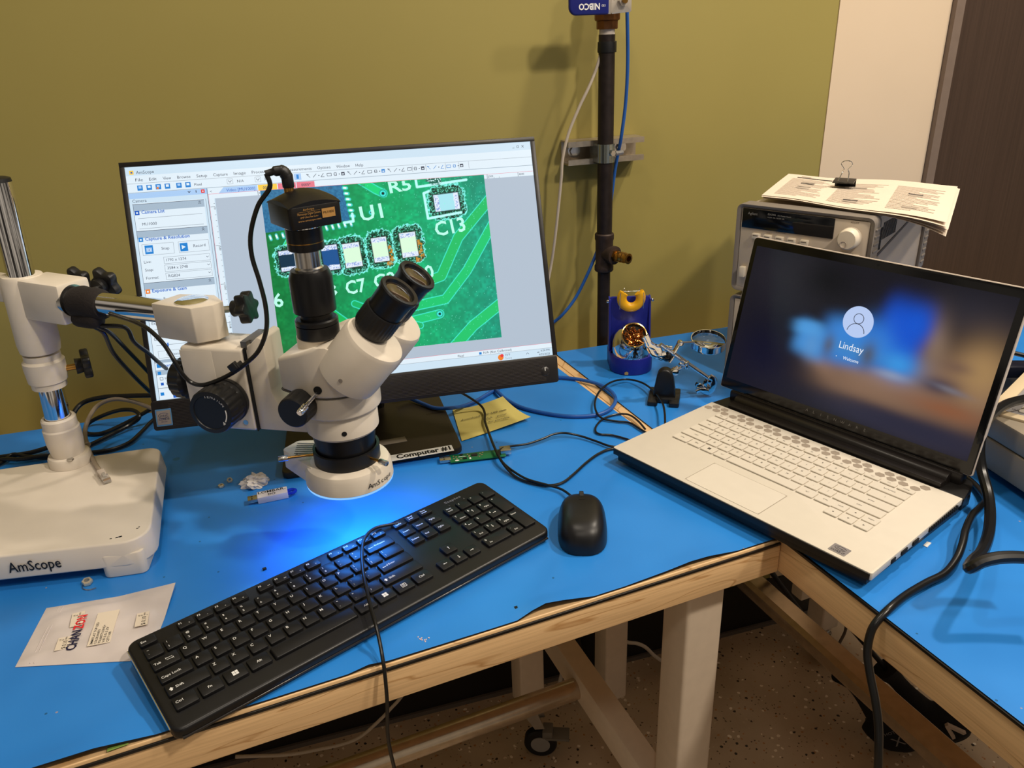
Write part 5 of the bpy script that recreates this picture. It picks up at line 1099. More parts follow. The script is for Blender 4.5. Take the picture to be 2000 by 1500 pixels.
b = B(); b.lathe([(0.0110, 0.028), (0.0110, 0.033)], tc0, tdir, seg=6); b.lathe([(0.0085, 0.033), (0.0100, 0.036), (0.0090, 0.041), (0.0102, 0.044), (0.0090, 0.049), (0.0102, 0.052), (0.0090, 0.057), (0.0098, 0.062), (0.0088, 0.0625), (0.0055, 0.0625), (0.0052, 0.045), (0.001, 0.045)], tc0, tdir, seg=32); b.build('hose_barb', brass, pp_, world=True)
b = B(); b.cyl(pz_(0.5465), pz_(0.556), 0.0132, mi=0, seg=32); b.lathe([(0.0134, 0.519), (0.0155, 0.5195), (0.0160, 0.522), (0.0155, 0.536), (0.0134, 0.537)], (pc.x, pc.y, 0), mi=1, seg=32); b.box((0.0158, 0.002, 0.528), (0.006, 0.006, 0.018), 1, M=T(pc.x, pc.y, 0), bev=.001); b.build('thread_tape', [mat('white_thread', sr(190, 180, 170), .6), rubber], pp_, world=True)
b = B(); b.lathe([(0.0175, 0.5555), (0.0185, 0.557), (0.0185, 0.568), (0.0215, 0.5695), (0.0220, 0.5715), (0.0220, 0.583), (0.0200, 0.585)], (pc.x, pc.y, 0), seg=8); b.lathe([(0.020, 0.584), (0.0235, 0.590), (0.0245, 0.600), (0.0235, 0.612), (0.018, 0.620), (0.018, 0.64)], (pc.x, pc.y, 0), seg=32); vb = b.build('valve_body', bronze, pp_, world=True)
# lever: bracket plate and blue handle sticking out to the left, parallel to the wall
hz = 0.5965; Hf = frame(pz_(hz)+WN*0.046+WT*0.002, -WT, Vector((0, 0, 1)))   # x to the left, y up, z away? (z = x cross y)
hb = 1 if Hf.to_3x3().col[2].dot(WN) > 0 else -1
b = B(); b.cyl(pz_(hz)+WN*0.012, pz_(hz)+WN*0.046, 0.009, seg=24, mi=1)
b.prism(rrect([(-0.020, -0.0165), (0.0160, -0.0190), (0.0160, 0.0190), (-0.020, 0.0165)], 0.003), -0.0015, 0.0015, M=Hf, bev=.0005)
b.prism([(0.016, -0.0190), (0.0225, -0.0185), (0.0225, 0.0185), (0.016, 0.0190)], -0.0015, 0.0015, M=Hf @ T(0.0, 0, 0.0), bev=.0005)
b.cyl(Hf @ Vector((-0.004, 0.0, hb*0.0015)), Hf @ Vector((-0.004, 0.0, hb*0.0085)), 0.0085, seg=6, mi=0); b.cyl(Hf @ Vector((-0.004, 0.0, hb*0.0085)), Hf @ Vector((-0.004, 0.0, hb*0.0125)), 0.0045, seg=20, mi=1)
b.cyl(Hf @ Vector((0.0105, 0.003, hb*0.0014)), Hf @ Vector((0.0105, 0.003, hb*0.0019)), 0.0017, seg=12, mi=2)
b.build('lever_plate', [mat('zinc_plate', sr(200, 190, 176), 0.32, metal=.6, noise=.06), brass, darkhole], pp_, world=True)
b = B(); bl = mat('blue_vinyl_grip', sr(22, 30, 108), 0.32); b.prism(rrect([(0.020, -0.0195), (0.088, -0.0195), (0.088, 0.0165), (0.020, 0.0165)], [0.003, 0.012, 0.012, 0.003]), -0.004, 0.004, M=Hf, bev=.003, seg=3); gr = b.build('valve_handle', bl, pp_, world=True)
Mt = frame(Hf @ Vector((0.058, 0.0045, hb*0.0043)), -WT if False else WT, (0, 0, 1)) @ RZ(PI)
b = B(); b.text('NIBCO', 0.0125, frame(Hf @ Vector((0.0365, -0.0030, hb*0.0044)), -WT, (0, 0, -1)), off=0.03, fit=0.036); b.text('150', 0.0050, frame(Hf @ Vector((0.027, -0.0045, hb*0.0044)), -WT, (0, 0, -1))); b.build('handle_lettering', white_print, gr, world=True, smooth=0)
# strut channel and clamp
st = thing('strut_channel', 'short zinc strut channel bolted to the green wall behind the pipe', 'bracket', tuple(wpt(0.150, 0.340, 0)))
zin = mat('galvanised_steel', sr(176, 164, 146), 0.38, metal=.75, noise=.1, nscale=120)
MW_ = frame(wpt(0.1500, 0.3540, 0.0), WT, (0, 0, 1))
wz = 1 if MW_.to_3x3().col[2].dot(WN) > 0 else -1
b = B()
def chan(x0, x1):
    # C section: back, two flanges, two rolled lips ; section in (y, z)
    P = [(-0.0205, 0.0015), (0.0205, 0.0015), (0.0205, 0.0400), (0.0110, 0.0400), (0.0110, 0.0330), (0.0130, 0.0330), (0.0130, 0.0375), (0.0180, 0.0375), (0.0180, 0.0040), (-0.0180, 0.0040), (-0.0180, 0.0375), (-0.0130, 0.0375), (-0.0130, 0.0330), (-0.0110, 0.0330), (-0.0110, 0.0400), (-0.0205, 0.0400)]
    P = [(y, z*wz) for y, z in P]
    b.prism(P, x0, x1, M=MW_ @ Matrix(((0, 0, 1, 0), (1, 0, 0, 0), (0, 1, 0, 0), (0, 0, 0, 1))))
chan(-0.074, 0.074); b.build('channel', zin, st, world=True)
for x in (-0.050, 0.042):
    b = B(); b.cyl(MW_ @ Vector((x, 0, 0.004*wz)), MW_ @ Vector((x, 0, 0.010*wz)), 0.0085, seg=6); b.cyl(MW_ @ Vector((x, 0, 0.004*wz)), MW_ @ Vector((x, 0, 0.0055*wz)), 0.012, seg=24); b.build('anchor_bolt', steel, st, world=True)
cl = thing('pipe_clamp', 'shiny two-piece pipe clamp holding the black pipe to the strut', 'clamp', tuple(pz_(0.345)))
b = B(); b.lathe([(0.0136, -0.016), (0.0155, -0.016), (0.0155, 0.016), (0.0136, 0.016), (0.0136, -0.016)], pz_(0.3540), seg=40, close=False)
for s in (-1, 1): 
    q = pz_(0.3540)+WT*0.0145*s-WN*0.016; b.prism([(-0.0012, -0.020), (0.0012, -0.020), (0.0012, 0.018), (-0.0012, 0.018)], -0.016, 0.016, M=T(*q) @ RZ(WA))
b.build('clamp_strap', mat('zinc_clamp', sr(150, 156, 150), 0.22, metal=.9), cl, world=True)
b = B(); q = pz_(0.3550)+WN*0.0155+WT*0.006; b.cyl(q, q+WN*0.004+WT*0.001, 0.0055, seg=6); b.cyl(pz_(0.3540)+WT*0.013+WN*0.012, pz_(0.3540)+WT*0.030+WN*0.006, 0.0045, seg=6); b.build('clamp_bolt', steel, cl, world=True)
# cables along the pipe
def acab(name, pts, r, m, label, cat='cable', group=None, sub=6):
    b = B(); b.tube(pts, r, sub=sub, seg=10); o = b.build(name, m); return tag(o, label, cat, group)
bluec = mat('blue_cable_sheath', sr(30, 84, 160), 0.42); whitec = mat('white_cable_sheath', sr(186, 174, 158), 0.45); greyc = mat('grey_cable_sheath', sr(150, 136, 120), 0.45)
acab('network_cable', [atw(x, y, o_) for x, y, o_ in ((1224, -30, .085), (1225, 30, .085), (1226, 120, .08), (1222, 200, .075), (1213, 270, .07), (1207, 300, .05), (1200, 340, .045), (1192, 400, .045), (1182, 440, .045), (1168, 485, .045), (1150, 530, .05), (1125, 580, .05), (1100, 613, .05), (1078, 632, .04), (1040, 660, .045), (1000, 720, .045), (980, 800, .045), (975, 900, .045))], 0.0030, bluec, 'blue cable hanging beside the black pipe and down behind the computer')
acab('network_cable', [atw(x, y, o_) for x, y, o_ in ((1182, 60, .055), (1176, 92, .058), (1166, 130, .06), (1150, 170, .06), (1130, 212, .055), (1110, 262, .05), (1099, 310, .048), (1096, 350, .046), (1088, 430, .04), (1082, 480, .035), (1076, 520, .03), (1066, 570, .03), (1055, 620, .03), (1040, 700, .04), (1030, 800, .045), (1025, 900, .045))], 0.0027, whitec, 'off-white cable curving from the pipe past the strut channel')

# ================================================================== SOLDERING IRON STAND
so = at(1240, 735, 0.0); sc0 = Vector((so.x+0.012, so.y+0.036, 0))
ss = thing('soldering_iron_stand', 'blue and yellow soldering iron stand with a brass wool tip cleaner', 'soldering stand', tuple(sc0), math.radians(-22))
sb = mat('blue_stand_plastic', sr(26, 34, 132), 0.36); yl = mat('yellow_holder_plastic', sr(226, 168, 24), 0.35)
b = B(); b.prism([(0.0375*math.cos(a), 0.034*math.sin(a)-0.002) for a in [k*2*PI/48 for k in range(48)]], 0.0003, 0.030, bev=0.002)
b.prism(rrect([(-0.037, -0.002), (0.037, -0.002), (0.037, 0.040), (-0.037, 0.040)], .004), 0.0003, 0.030, bev=0.002); b.build('base', sb, ss)
b = B(); b.prism(rrect([(-0.036, 0.030), (0.036, 0.030), (0.036, 0.126), (-0.036, 0.126)], [.001, .001, .006, .006]), -0.003, 0.003, M=T(0, 0.026, 0) @ RX(PI/2), bev=0.001)
for s in (-1, 1): b.prism([(0.012, 0.030), (0.032, 0.030), (0.032, 0.126), (0.022, 0.122)], -0.0015, 0.0015, M=T(s*0.0355, 0, 0) @ Matrix(((0, 0, 1, 0), (1, 0, 0, 0), (0, 1, 0, 0), (0, 0, 0, 1))), bev=0.0006)
b.build('back_plate', sb, ss)
b = B()
for s in (-1, 1): b.lathe([(0.0015, 0), (0.0030, 0.001), (0.0030, 0.003), (0.002, 0.0045)], (s*0.037, 0.020, 0.120), (s, 0, 0), seg=16)
b.lathe([(0.0022, 0), (0.0022, 0.001)], (0.001, 0.0225, 0.102), (0, -1, 0), seg=12); b.build('pivot_screw', chrome, ss)
# yellow U-shaped iron rest
b = B(); pts = []
for k in range(25): a = math.radians(-218+256*k/24); pts.append((0.0165*math.cos(a), 0.010, 0.1275+0.0165*math.sin(a)))
b.tube(pts, 0.0068, sub=1, seg=12, flat=1.25); ir = b.build('iron_rest', yl, ss)
b = B(); 
for s in (-1, 1): b.tube([(s*0.0130, 0.008, 0.137), (s*0.0138, 0.006, 0.1460), (s*0.0132, 0.004, 0.1480)], 0.0006, sub=3, seg=6); b.tube([(s*0.0205, 0.004, 0.110), (s*0.0208, 0.002, 0.128), (s*0.0198, 0.001, 0.140)], 0.0006, sub=3, seg=6)
b.tube([(-0.0132, 0.004, 0.1420), (0, 0.002, 0.1426), (0.0132, 0.004, 0.1420)], 0.0004, sub=4, seg=6); b.build('spring_wire', steel, ir)
# chrome dome with a slanted mouth
dax = Vector((0.0, -0.80, 0.60)).normalized()
b = B(); b.lathe([(0.0325, 0.030), (0.0330, 0.042), (0.0322, 0.054), (0.029, 0.066), (0.0225, 0.076), (0.012, 0.0825), (0.002, 0.084)], (0, -0.002, 0), seg=56)
b.lathe([(0.0200, 0.020), (0.0205, 0.0350), (0.0222, 0.0375), (0.0222, 0.0395), (0.0205, 0.0400), (0.0192, 0.0385), (0.0185, 0.034)], Vector((0, -0.002, 0.052)), dax, mi=1, seg=56, close=False)
dm = b.build('tip_cleaner_dome', [chrome, mat('gold_rim', sr(226, 190, 110), 0.18, metal=1)], ss)
b = B(); b.lathe([(0.0188, 0.0345), (0.010, 0.0346), (0.001, 0.0347)], Vector((0, -0.002, 0.052)), dax, seg=40); b.build('cleaner_opening', darkhole, dm)
b = B(); q = dax.to_track_quat('Z', 'Y').to_matrix().to_4x4(); Mw = T(0, -0.002, 0.052) @ q
for k in range(90):
    a = random.uniform(0, 2*PI); rr_ = 0.0145*math.sqrt(random.random()); c_ = Vector((rr_*math.cos(a), rr_*math.sin(a)-0.001, 0.0348)); pts = []
    for j in range(5): pts.append(c_+Vector((random.uniform(-.005, .005), random.uniform(-.005, .005), random.uniform(0.0, .004))))
    b.tube([p for p in pts], 0.00055, sub=3, seg=4, M=Mw)
w_ = b.build('brass_wool', mat('brass_wool', sr(180, 116, 60), 0.2, metal=1, noise=.4), dm); w_['kind'] = 'stuff'
b = B(); b.text('HAKKO', 0.0060, frame((-0.010, -0.0372, 0.0325), (1, 0, 0), (0, 0.05, 1)), 0, 'l', .02); b.text('599B', 0.0056, frame((0.014, -0.0352, 0.0330), (1, 0.3, 0), (0, 0.05, 1)), 0, 'l', .02); b.build('brand_print', black_print, dm, smooth=0)
b = B(); b.prism([(-0.003, 0), (0.003, 0), (0.0035, 0.004), (0, 0.006), (-0.0035, 0.004)], 0, 0.0003, M=frame((-0.012, -0.0345, 0.002), (1, -0.1, 0), (0, 0, 1))); b.build('paper_scrap', mat('tan_scrap', sr(170, 140, 80), .7), ss)

# ================================================================== HELPING HANDS WITH MAGNIFIER
hh = thing('helping_hands', 'chrome helping hands clamp stand with magnifier on a black foot', 'clamp stand', tuple(at(1297, 780, 0)))
h0 = at(1297, 780, 0); 
# build in a vertical plane facing the camera through the foot
vn = Vector((CAM.x-h0.x, CAM.y-h0.y, 0)).normalized(); 
HN = Vector((-0.30, -0.954, 0)).normalized()
def hp_(px, py, o_=0.0): return onp(px, py, h0+HN*o_, HN)
q0 = Vector((h0.x, h0.y, 0))
MH = frame(q0, Vector((0.80, -0.60, 0)), Vector((0.60, 0.80, 0)))
b = B(); b.prism([(-0.018, 0.004), (0.018, 0.004), (0.0165, 0.022), (0.0135, 0.040)]+[(0.0125*math.cos(a), 0.043+0.0125*math.sin(a)) for a in [PI*k/10 for k in range(11)]]+[(-0.0135, 0.040), (-0.0165, 0.022)], -0.009, 0.009, M=MH @ RX(PI/2), bev=.003, seg=3)
for s in (-1, 1): b.prism(rrect([(-0.030, s*0.017-0.008), (0.030, s*0.017-0.008), (0.030, s*0.017+0.008), (-0.030, s*0.017+0.008)], .003), 0.0003, 0.008, M=MH @ RZ(PI/2), bev=.0015)
b.box((0, 0, 0.005), (0.034, 0.034, 0.008), M=MH, bev=.002); b.build('foot', blackp, hh, world=True)
def rod(b, pts, r, mi=0): b.tube(pts, r, sub=1, seg=12, mi=mi)
def joint(b, c, ax, r=0.0055, h=0.004): c = Vector(c); ax = Vector(ax).normalized(); b.cyl(c-ax*h, c+ax*h, r, seg=20, bev=.001)
def wing(b, c, ax, s=0.008):
    c = Vector(c); ax = Vector(ax).normalized(); up = Vector((0, 0, 1)); sd = ax.cross(up).normalized(); b.cyl(c, c+ax*0.005, 0.003, seg=12)
    for k in (-1, 1): b.tube([c+ax*0.004, c+ax*0.007+sd*k*s*.5+up*.001, c+ax*0.010+sd*k*s], [0.0022, 0.0026, 0.0016], sub=3, seg=8)
nd = HN
J0 = hp_(1303, 733); J1 = hp_(1335, 718); cross = hp_(1340, 712); barL = hp_(1268, 678); barR = hp_(1383, 738)
b = B(); rod(b, [hp_(1290, 673), barR], 0.0036); b.build('cross_bar', chrome, hh, world=True)
b = B(); joint(b, J0, nd, .0065, .006); joint(b, hp_(1318, 725), nd, .006, .005); b.box((0, 0, 0), (0.030, 0.004, 0.010), M=frame(hp_(1311, 729), hp_(1330, 718)-hp_(1303, 737), nd), bev=.0008); rod(b, [hp_(1318, 725), cross], .0025); wing(b, hp_(1332, 715, .008), nd+Vector((0, 0, 1)), .007); joint(b, cross, Vector((0, 0, 1)), .0048, .006)
b.cyl(hp_(1297, 735), hp_(1290, 738), .006, seg=16); b.build('swivel_joint', chrome, hh, world=True)
b = B(); b.lathe([(0.001, -0.0075), (0.005, -0.0062), (0.0078, -0.002), (0.0078, 0.002), (0.005, 0.0062), (0.001, 0.0075)], hp_(1303, 697), nd, seg=24); b.build('ball_knob', blackg, hh, world=True)
# left clip reaching over the dome, right clip at the bar end
def clip(name_pts, w_=0.0055):
    b = B(); 
    for o_, pts in name_pts:
        P = [hp_(x, y, o_) for x, y in pts]; b.tube(P, [0.0026, 0.0032, 0.0028, 0.0020], sub=4, seg=8, flat=2.0)
    return b
b = clip([(0.003, [(1300, 690), (1290, 692), (1283, 680), (1272, 674), (1262, 655)]), (-0.003, [(1296, 700), (1286, 695), (1276, 690), (1266, 672), (1258, 658)])]); joint(b, hp_(1287, 691), nd, .0035, .006); wing(b, hp_(1285, 680, -.004), -nd, .005); b.build('alligator_clip', chrome, hh, world=True)
b = clip([(0.003, [(1386, 736), (1394, 742), (1392, 756), (1384, 766), (1370, 762), (1360, 766)]), (-0.003, [(1384, 742), (1378, 750), (1384, 760), (1372, 758), (1362, 752), (1364, 748)])]); joint(b, hp_(1388, 744), nd, .006, .004); joint(b, hp_(1385, 762), nd, .0035, .005); b.build('alligator_clip', chrome, hh, world=True)
# arm up to the lens
ml0 = hp_(1314, 705); b = B(); rod(b, [hp_(1308, 708), hp_(1318, 693)], .0024); b.box((0, 0, 0), (0.022, 0.010, 0.0035), M=frame(hp_(1321, 680), hp_(1328, 668)-hp_(1316, 690), nd), bev=.0008); joint(b, hp_(1329, 670), nd, .0045, .005); wing(b, hp_(1312, 679, .004), Vector((-1, .2, .1)), .004); rod(b, [hp_(1329, 670), hp_(1355, 669, -.012)], .0024); b.build('lens_arm', chrome, hh, world=True)
L0 = hp_(1383, 668, -.030); lax = Vector((-0.06, -0.20, 0.96)).normalized()
b = B(); b.lathe([(0.0270, -0.0065), (0.0282, -0.0065), (0.0285, -0.004), (0.0278, 0.0), (0.0285, 0.004), (0.0282, 0.0065), (0.0270, 0.0065), (0.0270, -0.0065)], L0, lax, seg=56, close=False); lr = b.build('lens_rim', chrome, hh, world=True)
b = B(); b.lathe([(0.001, -0.0050), (0.014, -0.0036), (0.0269, -0.0006), (0.0269, 0.0006), (0.014, 0.0036), (0.001, 0.0050)], L0, lax, seg=48); b.build('lens', mat('magnifier_glass', (0.95, 0.98, 1, 1), 0.02, trans=1.0, ior=1.5), lr, world=True)

# ================================================================== POWER SUPPLIES
PAZ = math.radians(-64.5); pdx = Vector((math.cos(PAZ), math.sin(PAZ), 0)); pdy = Vector((-pdx.y, pdx.x, 0))
grm = mat('grey_bumper_rubber', sr(122, 114, 106), 0.55, bump=.05); crm = mat('instrument_beige_panel', sr(196, 182, 164), 0.42); cas = mat('instrument_case_paint', sr(190, 176, 160), 0.45, noise=.02); btn = mat('button_ivory', sr(224, 212, 192), 0.4); dsw = mat('smoked_display_window', sr(14, 16, 20), 0.1)
slot = darkhole
def supply(z0, H, label, detail, group='stacked bench power supplies'):
    o0 = Vector((0.232, 0.425, z0)); MP = frame(o0, pdx, pdy)   # local x along the front, y to the back, z up
    r = thing('power_supply', label, 'power supply', tuple(MP @ Vector((0.107, 0.17, 0))), PAZ, group)
    W_, D_ = 0.2135, 0.250
    b = B(); b.box((W_/2, 0.147, H/2), (W_-0.012, 0.260, H-0.010), M=MP, bev=.002); b.build('case', cas, r, world=True)
    for y0, y1, nm in ((0.0, 0.030, 'front_bumper'), (0.262, 0.290, 'rear_bumper')):
        b = B(); out = rrect([(0, 0.0), (W_, 0.0), (W_, H), (0, H)], 0.010, 5); inn = rrect([(0.0075, 0.0075), (W_-0.0075, 0.0075), (W_-0.0075, H-0.0062), (0.0075, H-0.0062)], 0.005, 5)
        t = bmesh.new(); n_ = len(out)
        V = [[t.verts.new((p[0], yy, p[1])) for p in ring] for ring, yy in ((inn, y0+0.004), (out, y0), (out, y1), (inn, y1))]
        for a_, c_ in zip(V, V[1:]+[V[0]]):
            for i in range(n_): t.faces.new((a_[i], a_[(i+1) % n_], c_[(i+1) % n_], c_[i]))
        bmesh.ops.recalc_face_normals(t, faces=t.faces); b._merge(t, MP, bev=.0018)
        for k in range(11): b.box((W_+0.0004, (y0+y1)/2, 0.018+k*(H-0.036)/10), (0.0022, (y1-y0)*.62, 0.0032), M=MP, bev=.0006)
        b.build(nm, grm, r, world=True)
    b = B(); b.box((W_/2, 0.0065, H/2), (W_-0.0155, 0.006, H-0.0135), M=MP, bev=.001); pn = b.build('front_panel', crm, r, world=True)
    if detail:
        b = B(); b.box((0.0825, 0.0028, H-0.0222), (0.146, 0.0022, 0.0305), M=MP, bev=.0008); dw = b.build('display_window', dsw, pn, world=True)
        MFp = MP @ T(0, 0.0015, 0) @ RX(PI/2)
        b = B(); b.text('E3634A', 0.0042, MFp @ T(0.052, H-0.0135, 0.0001)); b.text('0-25V, 7A / 0-50V, 4A', 0.0030, MFp @ T(0.052, H-0.0178, 0.0001)); b.text('DC Power Supply', 0.0030, MFp @ T(0.068, H-0.0135, 0.0001))
        b.text('Agilent', 0.0056, MFp @ T(0.019, H-0.0158, 0.0001)); b.build('panel_print', mat('faint_print', sr(150, 146, 140), .5), dw, world=True, smooth=0)
        b = B(); b.text('ADJUST', 0.0036, MFp @ T(0.184, H-0.0110, -0.0018), 0, 'c'); b.text('FUNCTION', 0.0030, MFp @ T(0.075, H-0.0400, -0.0018), 0, 'c'); b.text('SELECT', 0.0028, MFp @ T(0.056, H-0.0425, -0.0018), 0, 'c')
        b.build('panel_print', mat('panel_ink', sr(110, 98, 88), .6), pn, world=True, smooth=0)
        MK = MP @ T(0.182, 0.003, H-0.0315) @ RX(PI/2)
        b = B(); b.lathe([(0.0150, 0.0), (0.0158, 0.002), (0.0148, 0.017), (0.0128, 0.0195), (0.001, 0.020)], M=MK, seg=56); kb_ = b.build('dial_knob', btn, pn, world=True)
        b = B(); b.lathe([(0.0001, 0.0190), (0.0040, 0.0200), (0.0046, 0.0206), (0.0050, 0.0203)], M=MK @ T(-0.0035, -0.0072, 0), seg=24, close=False); b.build('finger_dimple', cas, kb_, world=True)
        xs = [(0.036, .0455), (0.055, .0455), (0.0745, .0455), (0.0940, .0455), (0.1140, .0455)]
        lab = ['25V', '50V', 'OVP', 'OCP', 'Display Limit']
        for (x, dz), s in zip(xs, lab):
            b = B(); b.box((x, 0.0015, H-dz-.003), (0.0125, 0.007, 0.0085), M=MP, bev=.001); b.box((x, -0.0021, H-dz-.0015), (0.0085, 0.0003, 0.0012), 1, M=MP); b.build('push_button', [btn, mat('panel_ink', sr(110, 98, 88), .6)], pn, world=True)
        for x, s in ((0.1755, '<'), (0.1925, '>')):
            b = B(); b.box((x, 0.0020, H-0.0600), (0.0095, 0.006, 0.0085), M=MP, bev=.001); b.text(s, 0.006, MP @ T(x, -0.0013, H-0.0620) @ RX(PI/2), 1, 'c', .02); b.build('push_button', [btn if s == '>' else cas, black_print], pn, world=True)
        for x in (0.181, 0.196):
            b = B(); b.box((x, 0.0020, H-0.0790), (0.0095, 0.006, 0.0085), M=MP, bev=.001); b.build('push_button', btn, pn, world=True)
        b = B(); b.box((0.0185, 0.001, 0.033), (0.009, 0.009, 0.017), M=MP, bev=.001); b.build('power_switch', btn, pn, world=True)
        b = B()
        for k in range(12): b.box((W_-0.0058, 0.060+k*0.0052, H-0.030), (0.0008, 0.0020, 0.026), M=MP @ T(0, 0, 0)); b.box((W_-0.0058, 0.060+k*0.0052, 0.026), (0.0008, 0.0024, 0.026), M=MP)
        for k in range(5): b.box((W_-0.0058, 0.038+k*0.0042, H-0.040), (0.0008, 0.0018, 0.034), M=MP)
        b.build('side_vents', slot, r, world=True)
        b = B(); b.prism([(0.036, H-0.064), (0.250, H-0.022), (0.252, H-0.0245), (0.038, H-0.0685)], -0.0006, 0.0006, M=MP @ T(W_-0.0056, 0, 0) @ Matrix(((0, 0, 1, 0), (1, 0, 0, 0), (0, 1, 0, 0), (0, 0, 0, 1)))); b.build('side_groove', mat('groove_grey', sr(96, 86, 78), .6), r, world=True)
        b = B(); b.box((W_-0.005, 0.038, H-0.078), (0.005, 0.022, 0.026), M=MP, bev=.002); b.build('handle_boss', cas, r, world=True)
    for x in (0.03, W_-0.03):
        for y in (0.03, 0.258):
            b = B(); b.cyl(MP @ Vector((x, y, -0.0075)), MP @ Vector((x, y, 0.002)), 0.010, seg=24, bev=.002); b.build('rubber_foot', mat('grey_foot_rubber', sr(128, 120, 110), .6), r, world=True)
    return r, MP
supply(0.0080, 0.1380, 'lower grey power supply, mostly hidden behind the laptop lid', False)
psu, MP = supply(0.1545, 0.1420, 'upper grey power supply with round knob and papers on top', True)
PTOP = 0.1545+0.1420
# ---- the clipped papers on top
paper = mat('white_paper', sr(228, 212, 194), 0.7, noise=.01); ink = mat('photocopy_grey', sr(176, 164, 150), 0.8); ink2 = mat('dark_toner', sr(60, 54, 52), .8)
pk = thing('paper_stack', 'stack of printed pages clipped together on top of the power supplies', 'papers', tuple(at(1680, 395, PTOP+0.002)))
C4 = [(1487, 386), (1848, 434), (1870, 366), (1540, 345)]
c4 = [at(*q, PTOP+0.003) for q in C4]
def sheet(b, z, jit, droop, mi=0, sub=16):
    t = bmesh.new(); V = []
    for i in range(sub+1):
        row = []
        for j in range(9):
            u, v_ = i/sub, j/8; P = c4[0]*(1-u)*(1-v_)+c4[1]*u*(1-v_)+c4[2]*u*v_+c4[3]*(1-u)*v_
            P = P+jit; dd_ = max(0, u-0.55)/0.45; zz = z-droop*dd_**2*(1.2-v_)+0.0015*math.sin(u*9+v_*2); row.append(t.verts.new((P.x, P.y, max(zz, PTOP+0.0004) if u < .5 else zz)))
        V.append(row)
    for i in range(sub):
        for j in range(8): t.faces.new((V[i][j], V[i+1][j], V[i+1][j+1], V[i][j+1]))
    bmesh.ops.recalc_face_normals(t, faces=t.faces)
    r_ = bmesh.ops.solidify(t, geom=t.faces[:], thickness=0.0002); b._merge(t, None, mi)
for k in range(5):
    b = B(); sheet(b, PTOP+0.0025+k*0.0011, Vector((random.uniform(-.006, .004)*(k < 4), random.uniform(-.005, .005)*(k < 4), 0)), 0.004+0.003*(4-k)); sh = b.build('sheet', paper, pk, world=True)
def pl_(u, v_, dz=0.0007):
    P = c4[0]*(1-u)*(1-v_)+c4[1]*u*(1-v_)+c4[2]*u*v_+c4[3]*(1-u)*v_; dd_ = max(0, u-0.55)/0.45; return Vector((P.x, P.y, PTOP+0.0025+0.0044-0.004*dd_**2*(1.2-v_)+0.0015*math.sin(u*9+v_*2)+dz))
b = B()
def prn(u0, v0, u1, v1, mi):
    n_ = max(1, int((u1-u0)/.04))
    for k in range(n_):
        a_, c_ = u0+(u1-u0)*k/n_, u0+(u1-u0)*(k+1)/n_; b.poly([pl_(a_, v0), pl_(c_, v0), pl_(c_, v1), pl_(a_, v1)], mi)
for cu, cw in ((0.06, 0.27), (0.37, 0.27), (0.69, 0.26)):
    for k in range(20):
        v0 = 0.10+k*0.036; ww = cw*random.uniform(.75, 1) if k % 5 else cw*.5
        prn(cu, v0, cu+ww, v0+0.009, 0)
    for k in range(4): v0 = random.uniform(.15, .7); prn(cu+cw*.3, v0, cu+cw*.6, v0+.035, 1 if k < 1 else 0)
prn(0.08, 0.84, 0.30, 0.865, 1); prn(0.10, 0.90, 0.16, 0.915, 0); b.build('page_print', [ink, ink2], sh, world=True, smooth=0)
bc = thing('binder_clip', 'black binder clip with wire handles holding the papers', 'clip', tuple(at(1645, 360, PTOP+.012)))
bq0 = at(1645, 362, PTOP+0.0110); e1 = (c4[2]-c4[3]).normalized(); e2 = Vector((-e1.y, e1.x, 0)); Mb = frame(bq0, e1, e2)
b = B(); b.prism([(-0.003, 0.0035), (0.0, 0.0050), (0.0175, 0.0085), (0.0175, -0.0085), (0.0, -0.0065), (-0.003, -0.0050), (-0.003, -0.0042), (0.0165, -0.0077), (0.0165, 0.0077), (-0.003, 0.0027)], -0.0165, 0.0165, M=Mb @ T(0, 0.004, 0) @ Matrix(((0, 0, 1, 0), (1, 0, 0, 0), (0, 1, 0, 0), (0, 0, 0, 1)))); b.build('clip_body', blackg, bc, world=True)
b = B(); pts = [(-0.0075, 0.001, 0.006), (-0.0055, 0.012, 0.018), (-0.0035, 0.013, 0.024), (-0.0085, 0.014, 0.031), (-0.0060, 0.014, 0.036), (0.0, 0.0145, 0.0375), (0.0060, 0.014, 0.036), (0.0085, 0.014, 0.031), (0.0035, 0.013, 0.024), (0.0055, 0.012, 0.018), (0.0075, 0.001, 0.006)]
b.tube(pts, 0.0008, sub=5, seg=8, M=Mb); b.build('wire_handle', chrome, bc, world=True)

# ================================================================== INSTRUMENT AT RIGHT EDGE
li = thing('lab_instrument', 'beige bench instrument with sloping grey keypad at the right edge of the bench', 'instrument', (0.46, -0.10, 0))
c0 = at(1926, 806, 0.085); e_b = Vector((0.93, 0.37, 0)).normalized(); e_f = Vector((-0.20, -0.98, 0)).normalized()
ca_, cb_, cc_, cd_ = c0, c0+e_f*0.30, c0+e_f*0.30+e_b*0.27, c0+e_b*0.27
b = B(); b.prism([(p_.x, p_.y) for p_ in (ca_, cb_, cc_, cd_)], 0.0135, 0.0535, bev=.003); b.build('lower_case', mat('instrument_grey_beige', sr(150, 140, 124), .42, noise=.02), li, world=True)
b = B(); b.prism([(p_.x, p_.y) for p_ in (ca_, cb_, cc_, cd_)], 0.0550, 0.085, bev=.004); uc = b.build('upper_case', mat('instrument_grey_beige', sr(150, 140, 124), .42), li, world=True)
Mi = frame(Vector((ca_.x, ca_.y, 0.0852)), -e_f, e_b)
Mi = frame(Vector((ca_.x, ca_.y, 0.0852)), e_b, -e_f)
b = B(); rim = mat('instrument_cream_rim', sr(208, 190, 158), .4)
